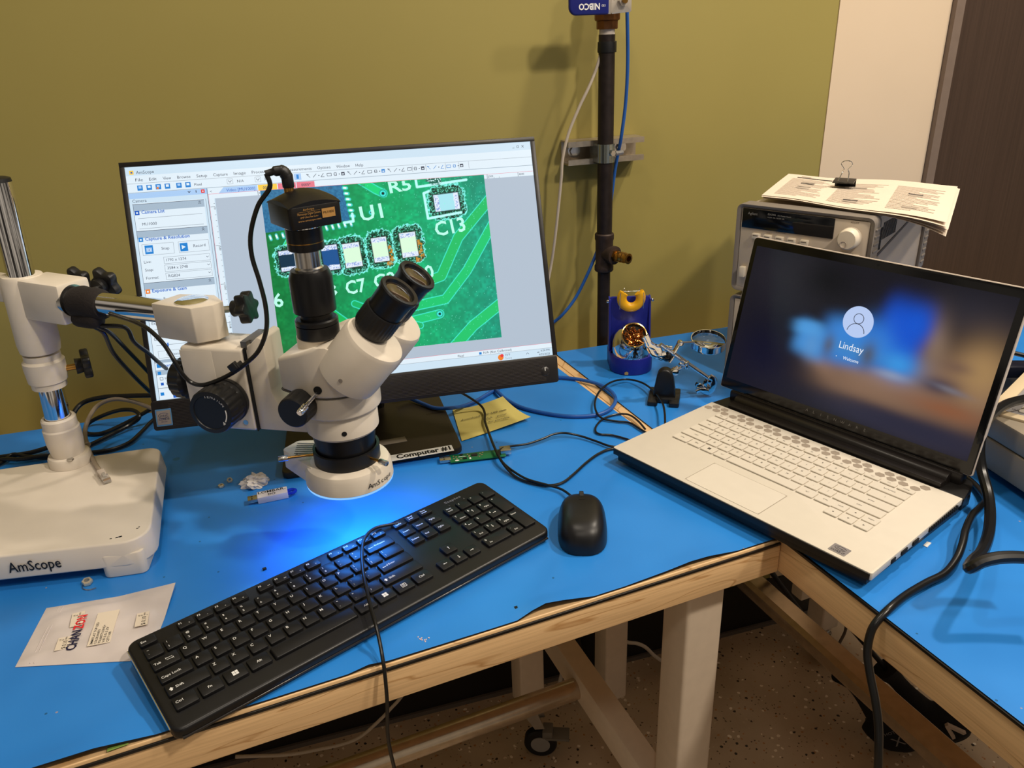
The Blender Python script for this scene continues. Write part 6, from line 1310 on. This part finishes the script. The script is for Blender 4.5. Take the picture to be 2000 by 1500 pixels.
for q in ((-0.001, -0.015, 0.27, 0.001), (-0.001, -0.30, 0.014, -0.015)): b.prism([(q[0], q[1]), (q[2], q[1]), (q[2], q[3]), (q[0], q[3])], -0.001, 0.0035, M=Mi, bev=.0012)
b.build('top_rim', rim, uc, world=True)
b = B(); b.prism([(0.014, -0.298), (0.268, -0.298), (0.268, -0.015), (0.014, -0.015)], -0.001, 0.0012, 0, Mi)
for k in range(6):
    for j in range(5): b.prism(rrect([(0.024+k*0.030, -0.052-j*0.032), (0.046+k*0.030, -0.052-j*0.032), (0.046+k*0.030, -0.030-j*0.032), (0.024+k*0.030, -0.030-j*0.032)], .002), 0.0012, 0.0030, 2, Mi, bev=.0005)
for k in range(6): b.text('GIMNQR'[k], 0.0055, Mi @ T(0.028+k*0.030, -0.0255, 0.0014), 1)
b.build('keypad', [mat('keypad_grey', sr(140, 138, 140), .5), black_print, mat('keypad_key', sr(190, 184, 172), .45)], uc, world=True, smooth=0)
for x, y in ((0.02, -0.02), (0.25, -0.02), (0.02, -0.28), (0.25, -0.28)):
    b = B(); q = Mi @ Vector((x, y, 0)); b.cyl((q.x, q.y, 0.0003), (q.x, q.y, 0.015), 0.009, seg=20, bev=.001); b.build('rubber_foot', rubber, li, world=True)
# cream box behind it and the dark plug lying on it
cb0 = at(1905, 745, 0.05); cb = thing('cream_device', 'cream flat device behind the sloping keypad instrument', 'device', (cb0.x+.1, cb0.y+.05, 0))
ee = Vector((0.86, -0.50, 0)); ff = Vector((0.50, 0.86, 0)); Mc = frame(Vector((cb0.x-0.03, cb0.y+0.02, 0))+ff*0.02, ee, ff)
b = B(); b.box((0.055, 0.05, 0.029), (0.11, 0.10, 0.057), M=Mc, bev=.003); b.build('case', mat('device_grey', sr(160, 150, 138), .45), cb, world=True)
b = B(); b.box((0.055, 0.05, 0.0575), (0.108, 0.098, 0.002), M=Mc, bev=.0006); b.build('lid', mat('device_cream_lid', sr(226, 208, 184), .4), cb, world=True)
b = B(); b.box((0.055, 0.030, 0.0588), (0.106, 0.0008, 0.0004), M=Mc); b.build('lid_seam', mat('seam_brown', sr(120, 104, 88), .6), cb, world=True)
pq = at(1975, 725, 0.066)
pg = thing('plug_bundle', 'dark moulded plug and cord lying beyond the laptop screen', 'plug', (pq.x, pq.y, 0.0595))
b = B(); b.box((0, 0, 0.010), (0.055, 0.030, 0.020), M=T(pq.x, pq.y, 0.0595) @ RZ(-.5), bev=.005); b.build('plug', mat('navy_black_plastic', sr(14, 18, 34), .35), pg, world=True)
b = B(); b.tube([Vector((pq.x, pq.y, 0.076))+Vector(v_) for v_ in ((-.028, .012, -.004), (-.015, .03, .0), (.01, .035, .006), (.03, .02, .006), (.05, -.02, .0), (.03, -.05, -.006))], .0035, sub=5, seg=8); b.build('cord', cable_m, pg, world=True)
b = B()
for k in range(4): b.lathe([(.0030, 0), (.0042, .0008), (.0030, .0016)], Vector((pq.x, pq.y, 0.0715))+Vector((-.030+.005*k, .004+.002*k, .002)), (1, .3, 0), seg=12)
b.build('strain_relief', rubber, pg, world=True)
# ================================================================== LOOSE CABLES ON THE BENCHES
def cab(name, pts, r, m, label, cat='cable', group=None): return acab(name, [at(*q) for q in pts], r, m, label, cat, group)
cab('network_cable', [(775, 775, .022), (800, 778, .016), (825, 788, .0112+.003), (850, 797, .0140), (880, 797, .0142), (905, 793, .006), (930, 783, .004), (955, 768, .004), (985, 752, .004), (1030, 740, .004), (1085, 737, .004), (1130, 741, .004), (1170, 751, .005), (1195, 766, .006), (1202, 783, .006), (1190, 800, .005), (1160, 811, .004), (1110, 813, .0035), (1060, 806, .0035), (1020, 796, .0035), (992, 782, .004), (975, 768, .007), (966, 757, .006), (950, 745, .006)], 0.0031, bluec, 'blue network cable looping on the mat below the computer screen')
cab('cable', [(870, 752, .060), (895, 764, .045), (918, 777, .028), (940, 793, .014), (947, 808, .0090), (947, 822, .0088), (955, 846, .0085), (965, 872, .0110), (976, 895, .0110), (990, 915, .007), (1010, 933, .003), (1040, 944, .0025), (1075, 948, .0025), (1100, 942, .0025), (1122, 925, .003), (1145, 904, .003), (1170, 886, .003), (1198, 876, .003), (1240, 878, .003)], 0.0019, cable_m, 'thin black cable from under the screen across the yellow note to the laptop', 'cable')
cab('cable', [(1299, 830, .018), (1298, 805, .018), (1293, 785, .016), (1278, 765, .012), (1255, 748, .009), (1225, 741, .006), (1195, 746, .010), (1172, 763, .010), (1162, 785, .009), (1165, 805, .008), (1178, 818, .004), (1205, 823, .003), (1230, 826, .003), (1250, 838, .003), (1270, 850, .003)], 0.0017, cable_m, 'thin black cable looping over the bench seam below the soldering stand', 'cable')
cab('cable', [(1260, 838, .003), (1246, 822, .003), (1228, 810, .003), (1205, 809, .003), (1180, 817, .003), (1166, 830, .0025), (1163, 842, .0025), (1172, 848, .0025), (1195, 850, .0025), (1222, 857, .0025), (1250, 866, .0025)], 0.0016, cable_m, 'short loop of thin black cable by the laptop corner', 'cable')
# bundle behind the boom stand
cab('cable', [(-60, 905, .004), (0, 893, .004), (60, 884, .006), (110, 868, .010), (150, 850, .012), (142, 815, .055), (160, 788, .07), (200, 776, .075), (250, 773, .078), (310, 772, .078)], 0.0035, cable_m, 'black cable rising from the mat behind the boom stand', 'cable', 'black cables behind the boom stand')
cab('cable', [(-60, 930, .005), (0, 905, .005), (25, 888, .008), (55, 892, .006), (100, 893, .004), (150, 880, .004), (190, 862, .005), (250, 832, .010), (272, 815, .020), (262, 802, .026), (235, 801, .026), (200, 812, .016), (172, 828, .006), (168, 845, .004), (200, 846, .004), (250, 824, .012), (300, 796, .03), (340, 775, .04), (400, 790, .02), (450, 800, .006)], 0.0032, cable_m, 'black cable coiled on the mat behind the boom stand', 'cable', 'black cables behind the boom stand')
cab('cable', [(-60, 915, .010), (0, 898, .009), (40, 897, .009), (90, 890, .009), (150, 886, .004), (210, 880, .004), (250, 866, .005), (275, 845, .008), (300, 820, .014), (330, 800, .02)], 0.0032, cable_m, 'black cable running flat toward the lower left corner of the computer', 'cable', 'black cables behind the boom stand')
# grey patch lead with plug on the stand base
pc_ = thing('patch_lead', 'grey network patch lead, its clear plug lying on the cream stand base', 'cable', tuple(at(200, 920, 0.0455)))
lead = [(330, 815, .05), (290, 795, .060), (255, 783, .070), (220, 780, .078), (190, 793, .078), (172, 820, .070), (166, 845, .060), (170, 868, .052), (176, 885, .0485), (186, 906, .0490), (196, 921, .0500)]
b = B(); b.tube([at(*q) for q in lead], 0.0030, sub=6, seg=10); b.build('sheath', greyc, pc_, world=True)
pA = at(196, 921, 0.0500); pB = at(218, 950, 0.0492); pd_ = (pB-pA); 
Mp = frame(pA, pd_, Vector((0, 0, 1)).cross(pd_).cross(pd_)*-1 if False else Vector((-pd_.y, pd_.x, 0)))
b = B(); b.box((0.008, 0, 0), (0.018, 0.0085, 0.0070), M=Mp, bev=.0015)
for k in range(4): b.box((0.002+k*0.0025, 0, 0), (0.0010, 0.0092, 0.0076), M=Mp, bev=.0003)
b.build('boot', mat('grey_boot', sr(188, 176, 164), .5), pc_, world=True)
b = B(); b.box((0.0235, 0, -0.0002), (0.016, 0.0092, 0.0062), M=Mp, bev=.0006); b.box((0.020, 0, 0.0042), (0.012, 0.0042, 0.0010), M=Mp @ T(0, 0, 0), bev=.0003)
b.build('modular_plug', mat('clear_plug_plastic', (0.93, 0.9, 0.86, 1), 0.08, trans=.75, ior=1.45), pc_, world=True)
b = B()
for k in range(8): b.box((0.0305, -0.0036+k*0.00103, 0.0022), (0.0024, 0.0004, 0.0020), M=Mp)
b.build('contact', brass, pc_, world=True)
b = B(); q = at(171, 868, .0525); b.lathe([(.0031, -.0015), (.0040, -.001), (.0040, .001), (.0031, .0015)], q, (at(176, 885, .0485)-at(166, 845, .060)), seg=16); b.build('cable_tie', mat('grey_boot', sr(188, 176, 164), .5), pc_, world=True)
# thick power cable at right, raised in a bend
thick = [at(2060, 770, .105), at(2000, 780, .104), at(1965, 790, .106), at(1935, 812, .104), at(1918, 845, .092), at(1913, 880, .070), at(1918, 920, .048), at(1930, 965, .032), at(1934, 1000, .028), at(1932, 1035, .030), at(1925, 1062, .036), at(1915, 1082, .046), at(1900, 1096, .056), at(1893, 1108, .064), at(1900, 1106, .070), at(1920, 1096, .075), at(1955, 1089, .078), at(2000, 1089, .078), at(2060, 1098, .075)]
acab('cable', thick, 0.0062, cable_m, 'thick black power cable curving down past the laptop screen and bending right', 'cable')
thin = [(1846, 915, .0075), (1875, 925, .0070), (1905, 948, .006), (1925, 975, .010), (1915, 990, .016), (1898, 1008, .020), (1886, 1035, .020), (1880, 1062, .016), (1868, 1092, .010), (1845, 1120, .0055), (1810, 1138, .0045), (1770, 1162, .0045), (1738, 1188, .0045)]
drop = [onp(x_, y_, (xx_, 0, 0), (1, 0, 0)) for x_, y_, xx_ in ((1712, 1215, -.0085), (1700, 1238, -.016), (1694, 1275, -.022), (1700, 1320, -.026), (1710, 1370, -.030), (1716, 1420, -.034), (1716, 1470, -.038), (1714, 1530, -.040))]
b = B(); b.tube([at(*q) for q in thin]+drop, 0.0042, sub=6, seg=12); tag(b.build('cable', cable_m), 'black cable behind the laptop corner that crosses the mat and hangs off the bench edge', 'cable')
b = B(); b.cyl(at(1838, 911, .0080), at(1872, 924, .0080), 0.0052, seg=16, bev=.001); tag(b.build('barrel_plug', rubber), 'black barrel plug behind the rear right corner of the laptop', 'plug')

# ================================================================== SMALL THINGS ON THE MAT
nutm = mat('nut_nickel', sr(226, 212, 184), 0.3, metal=0.6)
def nut(px, py, r, label, tilt=0.0, z=0.0):
    c = at(px, py, 0.002+z); b = B(); t = bmesh.new(); n_ = 6; h_ = r*.42
    rings = []
    for rr_, zz in ((r*.50, -h_), (r*.9, -h_), (r, -h_*.7), (r, h_*.7), (r*.9, h_), (r*.50, h_)):
        rings.append([t.verts.new((rr_*math.cos(k*PI/12)*(1 if rr_ < r*.6 else (1/math.cos(((k*PI/12) % (PI/3))-PI/6))*math.cos(PI/6)), rr_*math.sin(k*PI/12)*(1 if rr_ < r*.6 else (1/math.cos(((k*PI/12) % (PI/3))-PI/6))*math.cos(PI/6)), zz)) for k in range(24)])
    for a_, c_ in zip(rings, rings[1:]+[rings[0]]):
        for i in range(24): t.faces.new((a_[i], a_[(i+1) % 24], c_[(i+1) % 24], c_[i]))
    bmesh.ops.recalc_face_normals(t, faces=t.faces); lift = h_+math.sin(abs(tilt))*r*.8
    b._merge(t, T(c.x, c.y, 0.0003+lift+z) @ RX(tilt)); return single('hex_nut', b, nutm, label, 'nut', (c.x, c.y, z), 'loose hex nuts')
nut(432, 949, 0.0042, 'small brass-coloured nut, left of the two by the crumpled tissue'); nut(449, 940, 0.0042, 'small nut between the left nut and the tissue', 0.5); 
nut(171, 1138, 0.0058, 'steel nut on the mat between the stand base and the plastic bag', 0.15)
b = B(); q = at(171, 1149, .0012); b.tube([at(160, 1144, .0012), at(163, 1150, .0012), at(174, 1152, .0012), at(188, 1148, .002)], .0005, sub=5, seg=6); tag(b.build('wire_offcut', steel), 'thin curved wire offcut in front of the steel nut', 'wire')
# crumpled tissue
tq = at(500, 946, 0); b = B(); t = bmesh.new(); bmesh.ops.create_icosphere(t, subdivisions=4, radius=1)
for v_ in t.verts:
    p_ = v_.co.copy(); k = 0.80+0.24*math.sin(p_.x*5+p_.y*3)*math.cos(p_.y*6-p_.z*4)+0.14*math.sin(p_.x*13+p_.z*11)*math.cos(p_.y*12)+random.uniform(-.02, .02)
    v_.co = Vector((p_.x*0.0205*k, p_.y*0.0165*k, max(-.3, p_.z)*0.0125*k))
lo_ = min(v_.co.z for v_ in t.verts)
for v_ in t.verts: v_.co.z = max(v_.co.z, -0.003)+0.0032
for f in t.faces: f.smooth = False
b._merge(t, T(tq.x, tq.y, 0)); o = single('crumpled_tissue', b, mat('tissue_paper', sr(214, 208, 204), .8, bump=.3), 'crumpled white tissue beside the white thumb drive', 'tissue', (tq.x, tq.y, 0), smooth=25)
# thumb drive
uA = at(503, 974, .006); uB = at(562, 962, .006); ud = (uB-uA).normalized(); Mu = frame(Vector((uA.x, uA.y, 0)), ud, (-ud.y, ud.x, 0)); UL = (uB-uA).length
us = thing('thumb_drive', 'white thumb drive with handwritten capitals and a blue loop', 'usb drive', (uA.x, uA.y, 0))
b = B(); b.box((UL/2, 0.003, 0.0050), (UL, 0.0165, 0.0092), M=Mu, bev=.0006); b.build('body', mat('paper_wrap_white', sr(214, 210, 214), .6), us, world=True)
b = B(); b.box((-0.0060, 0.003, 0.0050), (0.0130, 0.0122, 0.0046), 0, Mu, bev=.0004)
for s in (-.0028, .0028): b.box((-0.0070, 0.003+s, 0.00735), (.002, .002, .0003), 1, Mu)
b.build('connector', [steel, darkhole], us, world=True)
b = B(); b.tube([Mu @ Vector(v_) for v_ in ((UL-.001, .006, .005), (UL+.006, .0075, .0052), (UL+.0105, .003, .0052), (UL+.006, -.0015, .005), (UL-.001, .0, .005))], .0022, sub=6, seg=8); o = b.build('loop', mat('translucent_blue', sr(14, 50, 190), .25), us, world=True); o['label'] = 'dark blue plastic loop'
b = B(); b.text('LOMBAR-', 0.0082, Mu @ T(0.0015, 0.0045, 0.0098), off=.01, fit=UL-.003); b.text('DO', 0.0072, Mu @ T(0.0140, -0.0030, 0.0098), off=.01, fit=.0095); b.build('handwriting', black_print, us, world=True, smooth=0)
# green usb board
gA = at(880, 905, .003); gB = at(978, 893, .003); gd = (gB-gA).normalized(); GL = (gB-gA).length; gn = Vector((-gd.y, gd.x, 0)); Mg = frame(Vector((gA.x, gA.y, 0)), gd, gn)
ub = thing('circuit_board', 'green bare circuit board with a metal usb plug, next to the computer base', 'circuit board', (gA.x, gA.y, 0))
GW = 0.0215
b = B(); b.box((GL/2+.004, GW/2, 0.0035), (GL+.008, GW, 0.0016), M=Mg, bev=.0002); bd = b.build('board', mat('green_solder_mask', sr(14, 96, 58), .3, noise=.06), ub, world=True)
b = B(); b.box((-0.0065, GW/2, 0.0042), (0.0160, 0.0120, 0.0044), 0, Mg, bev=.0004)
for s in (-.0028, .0028): b.box((-0.0080, GW/2+s, 0.0065), (.002, .002, .0003), 1, Mg)
b.build('usb_plug', [steel, darkhole], ub, world=True)
b = B(); b.box((GL+0.0085, GW/2, 0.0076), (0.0155, 0.0145, 0.0068), 0, Mg, bev=.0006); b.build('usb_socket', steel, ub, world=True)
b = B(); cm = [mat('chip_black', sr(22, 22, 24), .5), mat('solder_dots', sr(200, 196, 180), .25, metal=.8), mat('tan_component', sr(170, 130, 100), .5)]
b.box((.036, .0125, .0052), (.0085, .0055, .0016), 0, Mg); b.box((.0175, .0175, .0052), (.0045, .003, .0014), 0, Mg); b.box((.0215, .0060, .0052), (.0055, .0032, .0014), 0, Mg)
for k in range(5): b.box((.0325+k*.0018, .0088, .0046), (.0008, .0012, .0008), 1, Mg); b.box((.0325+k*.0018, .0162, .0046), (.0008, .0012, .0008), 1, Mg)
for x, y in ((.006, .016), (.0095, .013), (.010, .007), (.006, .0095), (.0265, .0165), (.0285, .0125), (.0275, .009), (.0445, .015), (.0465, .0105), (.0425, .007), (.0485, .017), (.016, .006)): b.box((x, y, .0048), (.0016, .001, .0009), 2, Mg); b.box((x-.001, y, .0047), (.0005, .0011, .0008), 1, Mg); b.box((x+.001, y, .0047), (.0005, .0011, .0008), 1, Mg)
b.build('components', cm, bd, world=True)
b = B(); b.text('PICOEMP.V1', .0022, Mg @ T(.013, .0128, .0044)) if False else b.quadxy(.013, .0122, .024, .0130, .0044, 0, Mg)
b.quadxy(.013, .0136, .022, .0142, .0044, 0, Mg); b.poly([(.0100+.0032*math.cos(a), .0038+.0018*math.sin(a), .0044) for a in [k*PI/8 for k in range(16)]], 0, Mg); b.poly([(.0290+.0014*math.cos(a), .0055+.0024*math.sin(a), .0044) for a in [k*PI/8 for k in range(16)]], 0, Mg); b.build('white_marking', white_print, bd, world=True, smooth=0)
# yellow sticky note, corner curled up
yn = thing('sticky_note', 'yellow note with handwriting tucked against the computer base', 'note', tuple(at(955, 820, 0)))
nq = [(902, 861, .004), (1037, 814, .013), (982, 774, .022), (884, 800, .004)]; n4 = [at(*q) for q in nq]
def npt(u, v_, dz=0): 
    P = n4[0]*(1-u)*(1-v_)+n4[1]*u*(1-v_)+n4[2]*u*v_+n4[3]*(1-u)*v_; z_ = 0.0006+0.010*(u*(1-v_))**1.5*.6+0.018*(u*v_)**1.8+.0012; return Vector((P.x, P.y, z_+dz))
n4 = [Vector(at(q[0], q[1], 0.0006+.0012+(0, .006, .018, 0)[i])) for i, q in enumerate(nq)]
t = bmesh.new(); V = [[t.verts.new(npt(i/12, j/8)) for j in range(9)] for i in range(13)]
for i in range(12):
    for j in range(8): t.faces.new((V[i][j], V[i+1][j], V[i+1][j+1], V[i][j+1]))
bmesh.ops.recalc_face_normals(t, faces=t.faces); bmesh.ops.solidify(t, geom=t.faces[:], thickness=.00015)
b = B(); b._merge(t); b.build('paper', mat('yellow_note_paper', sr(206, 192, 112), .7), yn, world=True)
b = B(); e1 = (npt(.7, .6)-npt(.1, .6)).normalized(); Mn = frame(npt(.08, .56, .0012), e1, (-e1.y, e1.x, 0))
b.text('download 100-500 mm', .0085, Mn, fit=.075, shear=.25); b.text('VISA   pour', .0075, Mn @ T(.032, -.014, .0002), fit=.040, shear=.25); b.text('for portable', .0075, Mn @ T(.038, -.026, -.0002), fit=.034, shear=.25); b.build('handwriting', mat('pencil_grey', sr(90, 88, 70), .8), yn, world=True, smooth=0)
# plastic bag of LEDs
bgq = [(30, 1304), (258, 1279), (330, 1216), (343, 1139), (90, 1184)]
bg = thing('plastic_bag', 'white zip plastic bag of LEDs with price stickers at lower left', 'bag', tuple(at(180, 1225, 0)))
B4 = [at(30, 1304, 0), at(290, 1290, 0), at(343, 1139, 0.006), at(90, 1186, 0.002)]
def bpt(u, v_, dz=0):
    P = B4[0]*(1-u)*(1-v_)+B4[1]*u*(1-v_)+B4[2]*u*v_+B4[3]*(1-u)*v_; e_ = min(u, 1-u, v_, 1-v_)
    z_ = 0.0008+0.0035*min(1, e_*6)+0.0007*math.sin(u*17+v_*9)*min(1, e_*8)+0.0006*math.sin(v_*21-u*6)*min(1, e_*8)+0.006*max(0, u+v_-1.55)/.45
    return Vector((P.x, P.y, z_+dz))
t = bmesh.new(); V = [[t.verts.new(bpt(i/40, j/24)) for j in range(25)] for i in range(41)]
Vb = [[t.verts.new(Vector((bpt(i/40, j/24).x, bpt(i/40, j/24).y, 0.0003 if i+j < 50 else bpt(i/40, j/24).z-.0006))) for j in range(25)] for i in range(41)]
for i in range(40):
    for j in range(24): t.faces.new((V[i][j], V[i+1][j], V[i+1][j+1], V[i][j+1])); t.faces.new((Vb[i][j], Vb[i][j+1], Vb[i+1][j+1], Vb[i+1][j]))
rim_ = [(i, 0) for i in range(40)]+[(40, j) for j in range(24)]+[(i, 24) for i in range(40, 0, -1)]+[(0, j) for j in range(24, 0, -1)]
for a_, c_ in zip(rim_, rim_[1:]+rim_[:1]): t.faces.new((V[a_[0]][a_[1]], Vb[a_[0]][a_[1]], Vb[c_[0]][c_[1]], V[c_[0]][c_[1]]))
bmesh.ops.recalc_face_normals(t, faces=t.faces); b = B(); b._merge(t)
b.build('pouch', mat('milky_plastic', sr(204, 194, 190), .22, bump=.35, nscale=45, noise=.03), bg, world=True)
def bagframe(px, py, ang_px): # frame lying on the bag, x towards direction given by second pixel
    P = at(px, py, .0048); Q = at(*ang_px, .0048); d_ = (Q-P).normalized(); return frame(P, d_, (-d_.y, d_.x, 0)), (Q-P).length
M1, L_ = bagframe(145, 1270, (170, 1202)); M1 = M1 @ T(0, -.001, .0012)
b = B(); b.text('CHAN', .0135, M1, 0, off=.025, fit=L_*.56); b.text('ZON', .0135, M1 @ T(L_*.585, 0, 0), 1, off=.025, fit=L_*.42); b.build('brand_lettering', [mat('navy_print', sr(26, 24, 60), .5), mat('red_print', sr(220, 34, 44), .5)], bg, world=True, smooth=0)
M2, L_ = bagframe(170, 1264, (192, 1199)); lw_ = 0.0215
b = B(); b.prism([(0, -lw_), (L_, -lw_), (L_, 0), (0, 0)], .0006, .0010, 0, M2)
for k, s in enumerate(('3MM FLAT TOP LED', 'COLOR:WHITE', 'POLARITY:LONG+', 'V/F:3.0-3.2V', 'QTY:100')): b.text(s, .0036, M2 @ T(.0015, -.0048-k*.0038, .0012), 1, 'l', .006, fit=(.034, .022, .028, .024, .015)[k]*L_/.052)
b.build('info_sticker', [mat('sticker_cream', sr(220, 206, 186), .6), black_print], bg, world=True, smooth=0)
for P, Q, nm in (((106, 1273), (115, 1248), 0), ((136, 1227), (142, 1200), 1), ((263, 1226), (268, 1200), 2)):
    Ms_, L_ = bagframe(*P, Q); b = B(); b.prism([(0, -.0125), (L_, -.0125), (L_, 0), (0, 0)], .0006, .0010, 0, Ms_); b.text('$ 0.10', .0058, Ms_ @ T(.001, -.0100, .0012), 1, fit=L_*.62)
    for k in range(4): b.text('LED WH 3'[2*k:2*k+2] or 'EA', .0026, Ms_ @ T(L_*.74, -.0035-k*.0027, .0012), 1)
    b.build('price_sticker', [mat('sticker_cream', sr(220, 206, 186), .6), black_print], bg, world=True, smooth=0)
b = B()
for u in (.105, .135): b.tube([bpt(u, .03, .0004), bpt(u, .5, .0004), bpt(u, .97, .0004)], .0004, sub=10, seg=5)
b.build('zip_ridge', mat('milky_plastic', sr(204, 194, 190), .22), bg, world=True)
# scraps and specks
def scrap(px, py, w_, h_, m, name, label, cat, z=.0003, rot=.3):
    c = at(px, py, 0); b = B(); b.prism([(-w_/2, -h_/2), (w_/2, -h_*.4), (w_*.4, h_/2), (-w_*.45, h_*.45)], z, z+.0006, M=T(c.x, c.y, 0) @ RZ(rot)); return single(name, b, m, label, cat, (c.x, c.y, 0))
b = B(); c = at(232, 1447, 0); b.prism([(-.009, -.009), (.008, -.008), (.009, .007), (-.008, .009)], .0003, .0005, 0, T(c.x, c.y, 0)); b.prism([(-.007, -.003), (.007, -.002), (.007, .003), (-.007, .003)], .0005, .0007, 1, T(c.x, c.y, 0)); single('tape_scrap', b, [mat('green_yellow_tape', sr(120, 150, 70), .6), mat('yellow_bit', sr(200, 180, 60), .6)], 'torn bit of yellow-green tape near the front edge', 'tape', (c.x, c.y, 0))
b = B(); c = at(517, 1113, 0); b.box((0, 0, .0014), (.0042, .0032, .0022), 0, T(c.x, c.y, 0) @ RZ(.2), bev=.0003); single('electronic_component', b, blackg, 'tiny black component on the mat above the keyboard', 'component', (c.x, c.y, 0))
scrap(1811, 1064, .012, .005, white_print, 'paper_scrap', 'small white paper scrap right of the laptop', 'scrap')
pk_ = mat('peach_debris', sr(232, 196, 182), .7)
b = B(); c = at(826, 1248, 0)
for k in range(9): b.box((random.uniform(-.003, .004), random.uniform(-.007, .006), .0006), (random.uniform(.0008, .002), random.uniform(.0006, .0014), .0006), 0, T(c.x, c.y, 0) @ RZ(random.random()))
o = single('solder_crumbs', b, pk_, 'sprinkle of pale crumbs on the mat below the keyboard', 'crumbs', (c.x, c.y, 0)); o['kind'] = 'stuff'

# ================================================================== UNDER THE BENCHES
cab('network_cable', [(783, 1364, -.30), (765, 1385, -.34), (740, 1410, -.40), (705, 1440, -.44), (670, 1455, -.46), (620, 1466, -.47), (560, 1474, -.48), (460, 1476, -.48)], 0.0030, whitec, 'pale cable sagging behind the left bench foot rail') if False else acab('network_cable', [onp(x_, y_, (0, .66, 0), (0, 1, 0)) for x_, y_ in ((800, 1335), (783, 1362), (765, 1382), (740, 1408), (705, 1438), (670, 1453), (620, 1464), (560, 1474), (460, 1478))], 0.0036, whitec, 'pale cable sagging against the wall below the left bench')
acab('cable', [onp(x_, y_, (0, .65, 0), (0, 1, 0)) for x_, y_ in ((1217, 1250), (1228, 1255), (1245, 1257), (1262, 1265), (1280, 1282), (1302, 1294), (1330, 1290), (1350, 1280))], 0.0045, mat('white_cord', sr(200, 190, 176), .45), 'white cable by the wall between the bench legs', 'cable')
acab('cable', [onp(x_, y_, (0, .66, 0), (0, 1, 0)) for x_, y_ in ((1100, 1280), (1098, 1310), (1093, 1335), (1088, 1360), (1085, 1400))], 0.0045, MATS['white_cord'], 'white cable hanging behind the left bench side rail', 'cable')
acab('cable', [onp(x_, y_, (0, .66, 0), (0, 1, 0)) for x_, y_ in ((1128, 1235), (1133, 1262), (1140, 1290), (1146, 1320))], 0.0042, cable_m, 'short black cable hanging behind the left bench side rail', 'cable')
acab('cable', [onp(x_, y_, (0, .50, 0), (0, 1, 0)) for x_, y_ in ((1654, 1215), (1650, 1235), (1640, 1255), (1632, 1272), (1630, 1290))], 0.0036, mat('grey_cord', sr(90, 78, 66), .5), 'grey cable by the castor of the right bench', 'cable')
# two golf clubs in black head covers, leaning under the right bench
gfab = mat('black_knit_cover', sr(12, 11, 12), .9, noise=.2, nscale=300, bump=.5); gwh = mat('white_piping', sr(196, 178, 160), .6); gsh = mat('club_shaft', sr(30, 28, 28), .4, metal=.5)
def club(hx_, hy_, top, label, deco):
    H = Vector((hx_, hy_, FLZ)); Tt = Vector(top); ax = (Tt-(H+Vector((0, 0, .05)))).normalized()
    r = thing('golf_club', label, 'golf club', tuple(H))
    side = Vector((0.75, -0.62, 0)); side = (side-ax*side.dot(ax)).normalized(); nrm = ax.cross(side)
    if nrm.dot(CAM-H) < 0: nrm = -nrm; 
    Mh = Matrix.Identity(4)
    for i in range(3): Mh[i][0] = side[i]; Mh[i][1] = ax[i]; Mh[i][2] = side.cross(ax)[i]; Mh[i][3] = (H+Vector((0, 0, .030)))[i]
    b = B(); t = bmesh.new(); rings = []
    for k in range(15):
        u = k/14; yy = -0.022+u*0.235
        wx = 0.056*math.sqrt(max(0, 1-((u-.26)/.29)**2)) if u < .40 else 0.0
        neck = 0.0235+0.006*math.sin(u*6)+0.010*max(0, u-.86)/.14
        rx_ = max(wx, neck if u > .18 else 0.006+wx); rx_ = max(rx_, .012); rz_ = max(neck*.85 if u > .3 else 0.030*math.sqrt(max(0.05, 1-((u-.28)/.32)**2)), .008)
        sh_ = 0.018*max(0, 1-u*2.2)
        rings.append([t.verts.new((sh_+rx_*math.cos(2*PI*i/28), yy, rz_*math.sin(2*PI*i/28))) for i in range(28)])
    for a_, c_ in zip(rings, rings[1:]):
        for i in range(28): t.faces.new((a_[i], a_[(i+1) % 28], c_[(i+1) % 28], c_[i]))
    t.faces.new(rings[0][::-1]); t.faces.new(rings[-1]); bmesh.ops.recalc_face_normals(t, faces=t.faces)
    b._merge(t, Mh); cv = b.build('head_cover', gfab, r, world=True, smooth=70)
    b = B(); pts = [(0.018*(1-(.0))+0.055*math.cos(a), .036+0.057*math.sin(a)*1.0, 0.0) for a in [math.radians(200+k*10) for k in range(17)]]
    b.tube(pts, .0028, sub=2, seg=8, M=Mh); b.build('piping', gwh, cv, world=True)
    zf = Mh.to_3x3().col[2]; fs = 1 if zf.dot(CAM-H) > 0 else -1
    b = B(); Mz = Mh @ (T(0.034, 0.034, fs*0.0300) if deco == 'v' else T(0.012, 0.050, fs*0.0305))
    if deco == 'v':
        b.prism([(-.004, .016), (.004, .016), (.0165, -.022), (.0095, -.022), (0, .006), (-.0095, -.022), (-.0165, -.022)], -.0045, .0035, M=Mz @ RZ(.15))
        b.build('chevron', gwh, cv, world=True)
    else:
        Mz2 = Mz if fs > 0 else Mz @ RY(PI); b.text('X', .034, Mz2 @ T(0, -.03, .001), align='c', off=.0); b.text('HOT S', .011, Mz2 @ T(0, .004, .001), align='c'); b.build('lettering', mat('grey_lettering', sr(120, 116, 112), .5), cv, world=True)
    b = B(); b.cyl(Mh @ Vector((0, .205, 0)), Tt, .0055, seg=14); b.build('shaft', gsh, r, world=True)
    return r
club(0.735, 0.215, (0.30, 0.525, -0.25), 'golf club in a black head cover with a white chevron', 'v')
club(0.630, 0.238, (0.26, 0.52, -0.25), 'golf club in a black head cover with grey lettering', 'x')
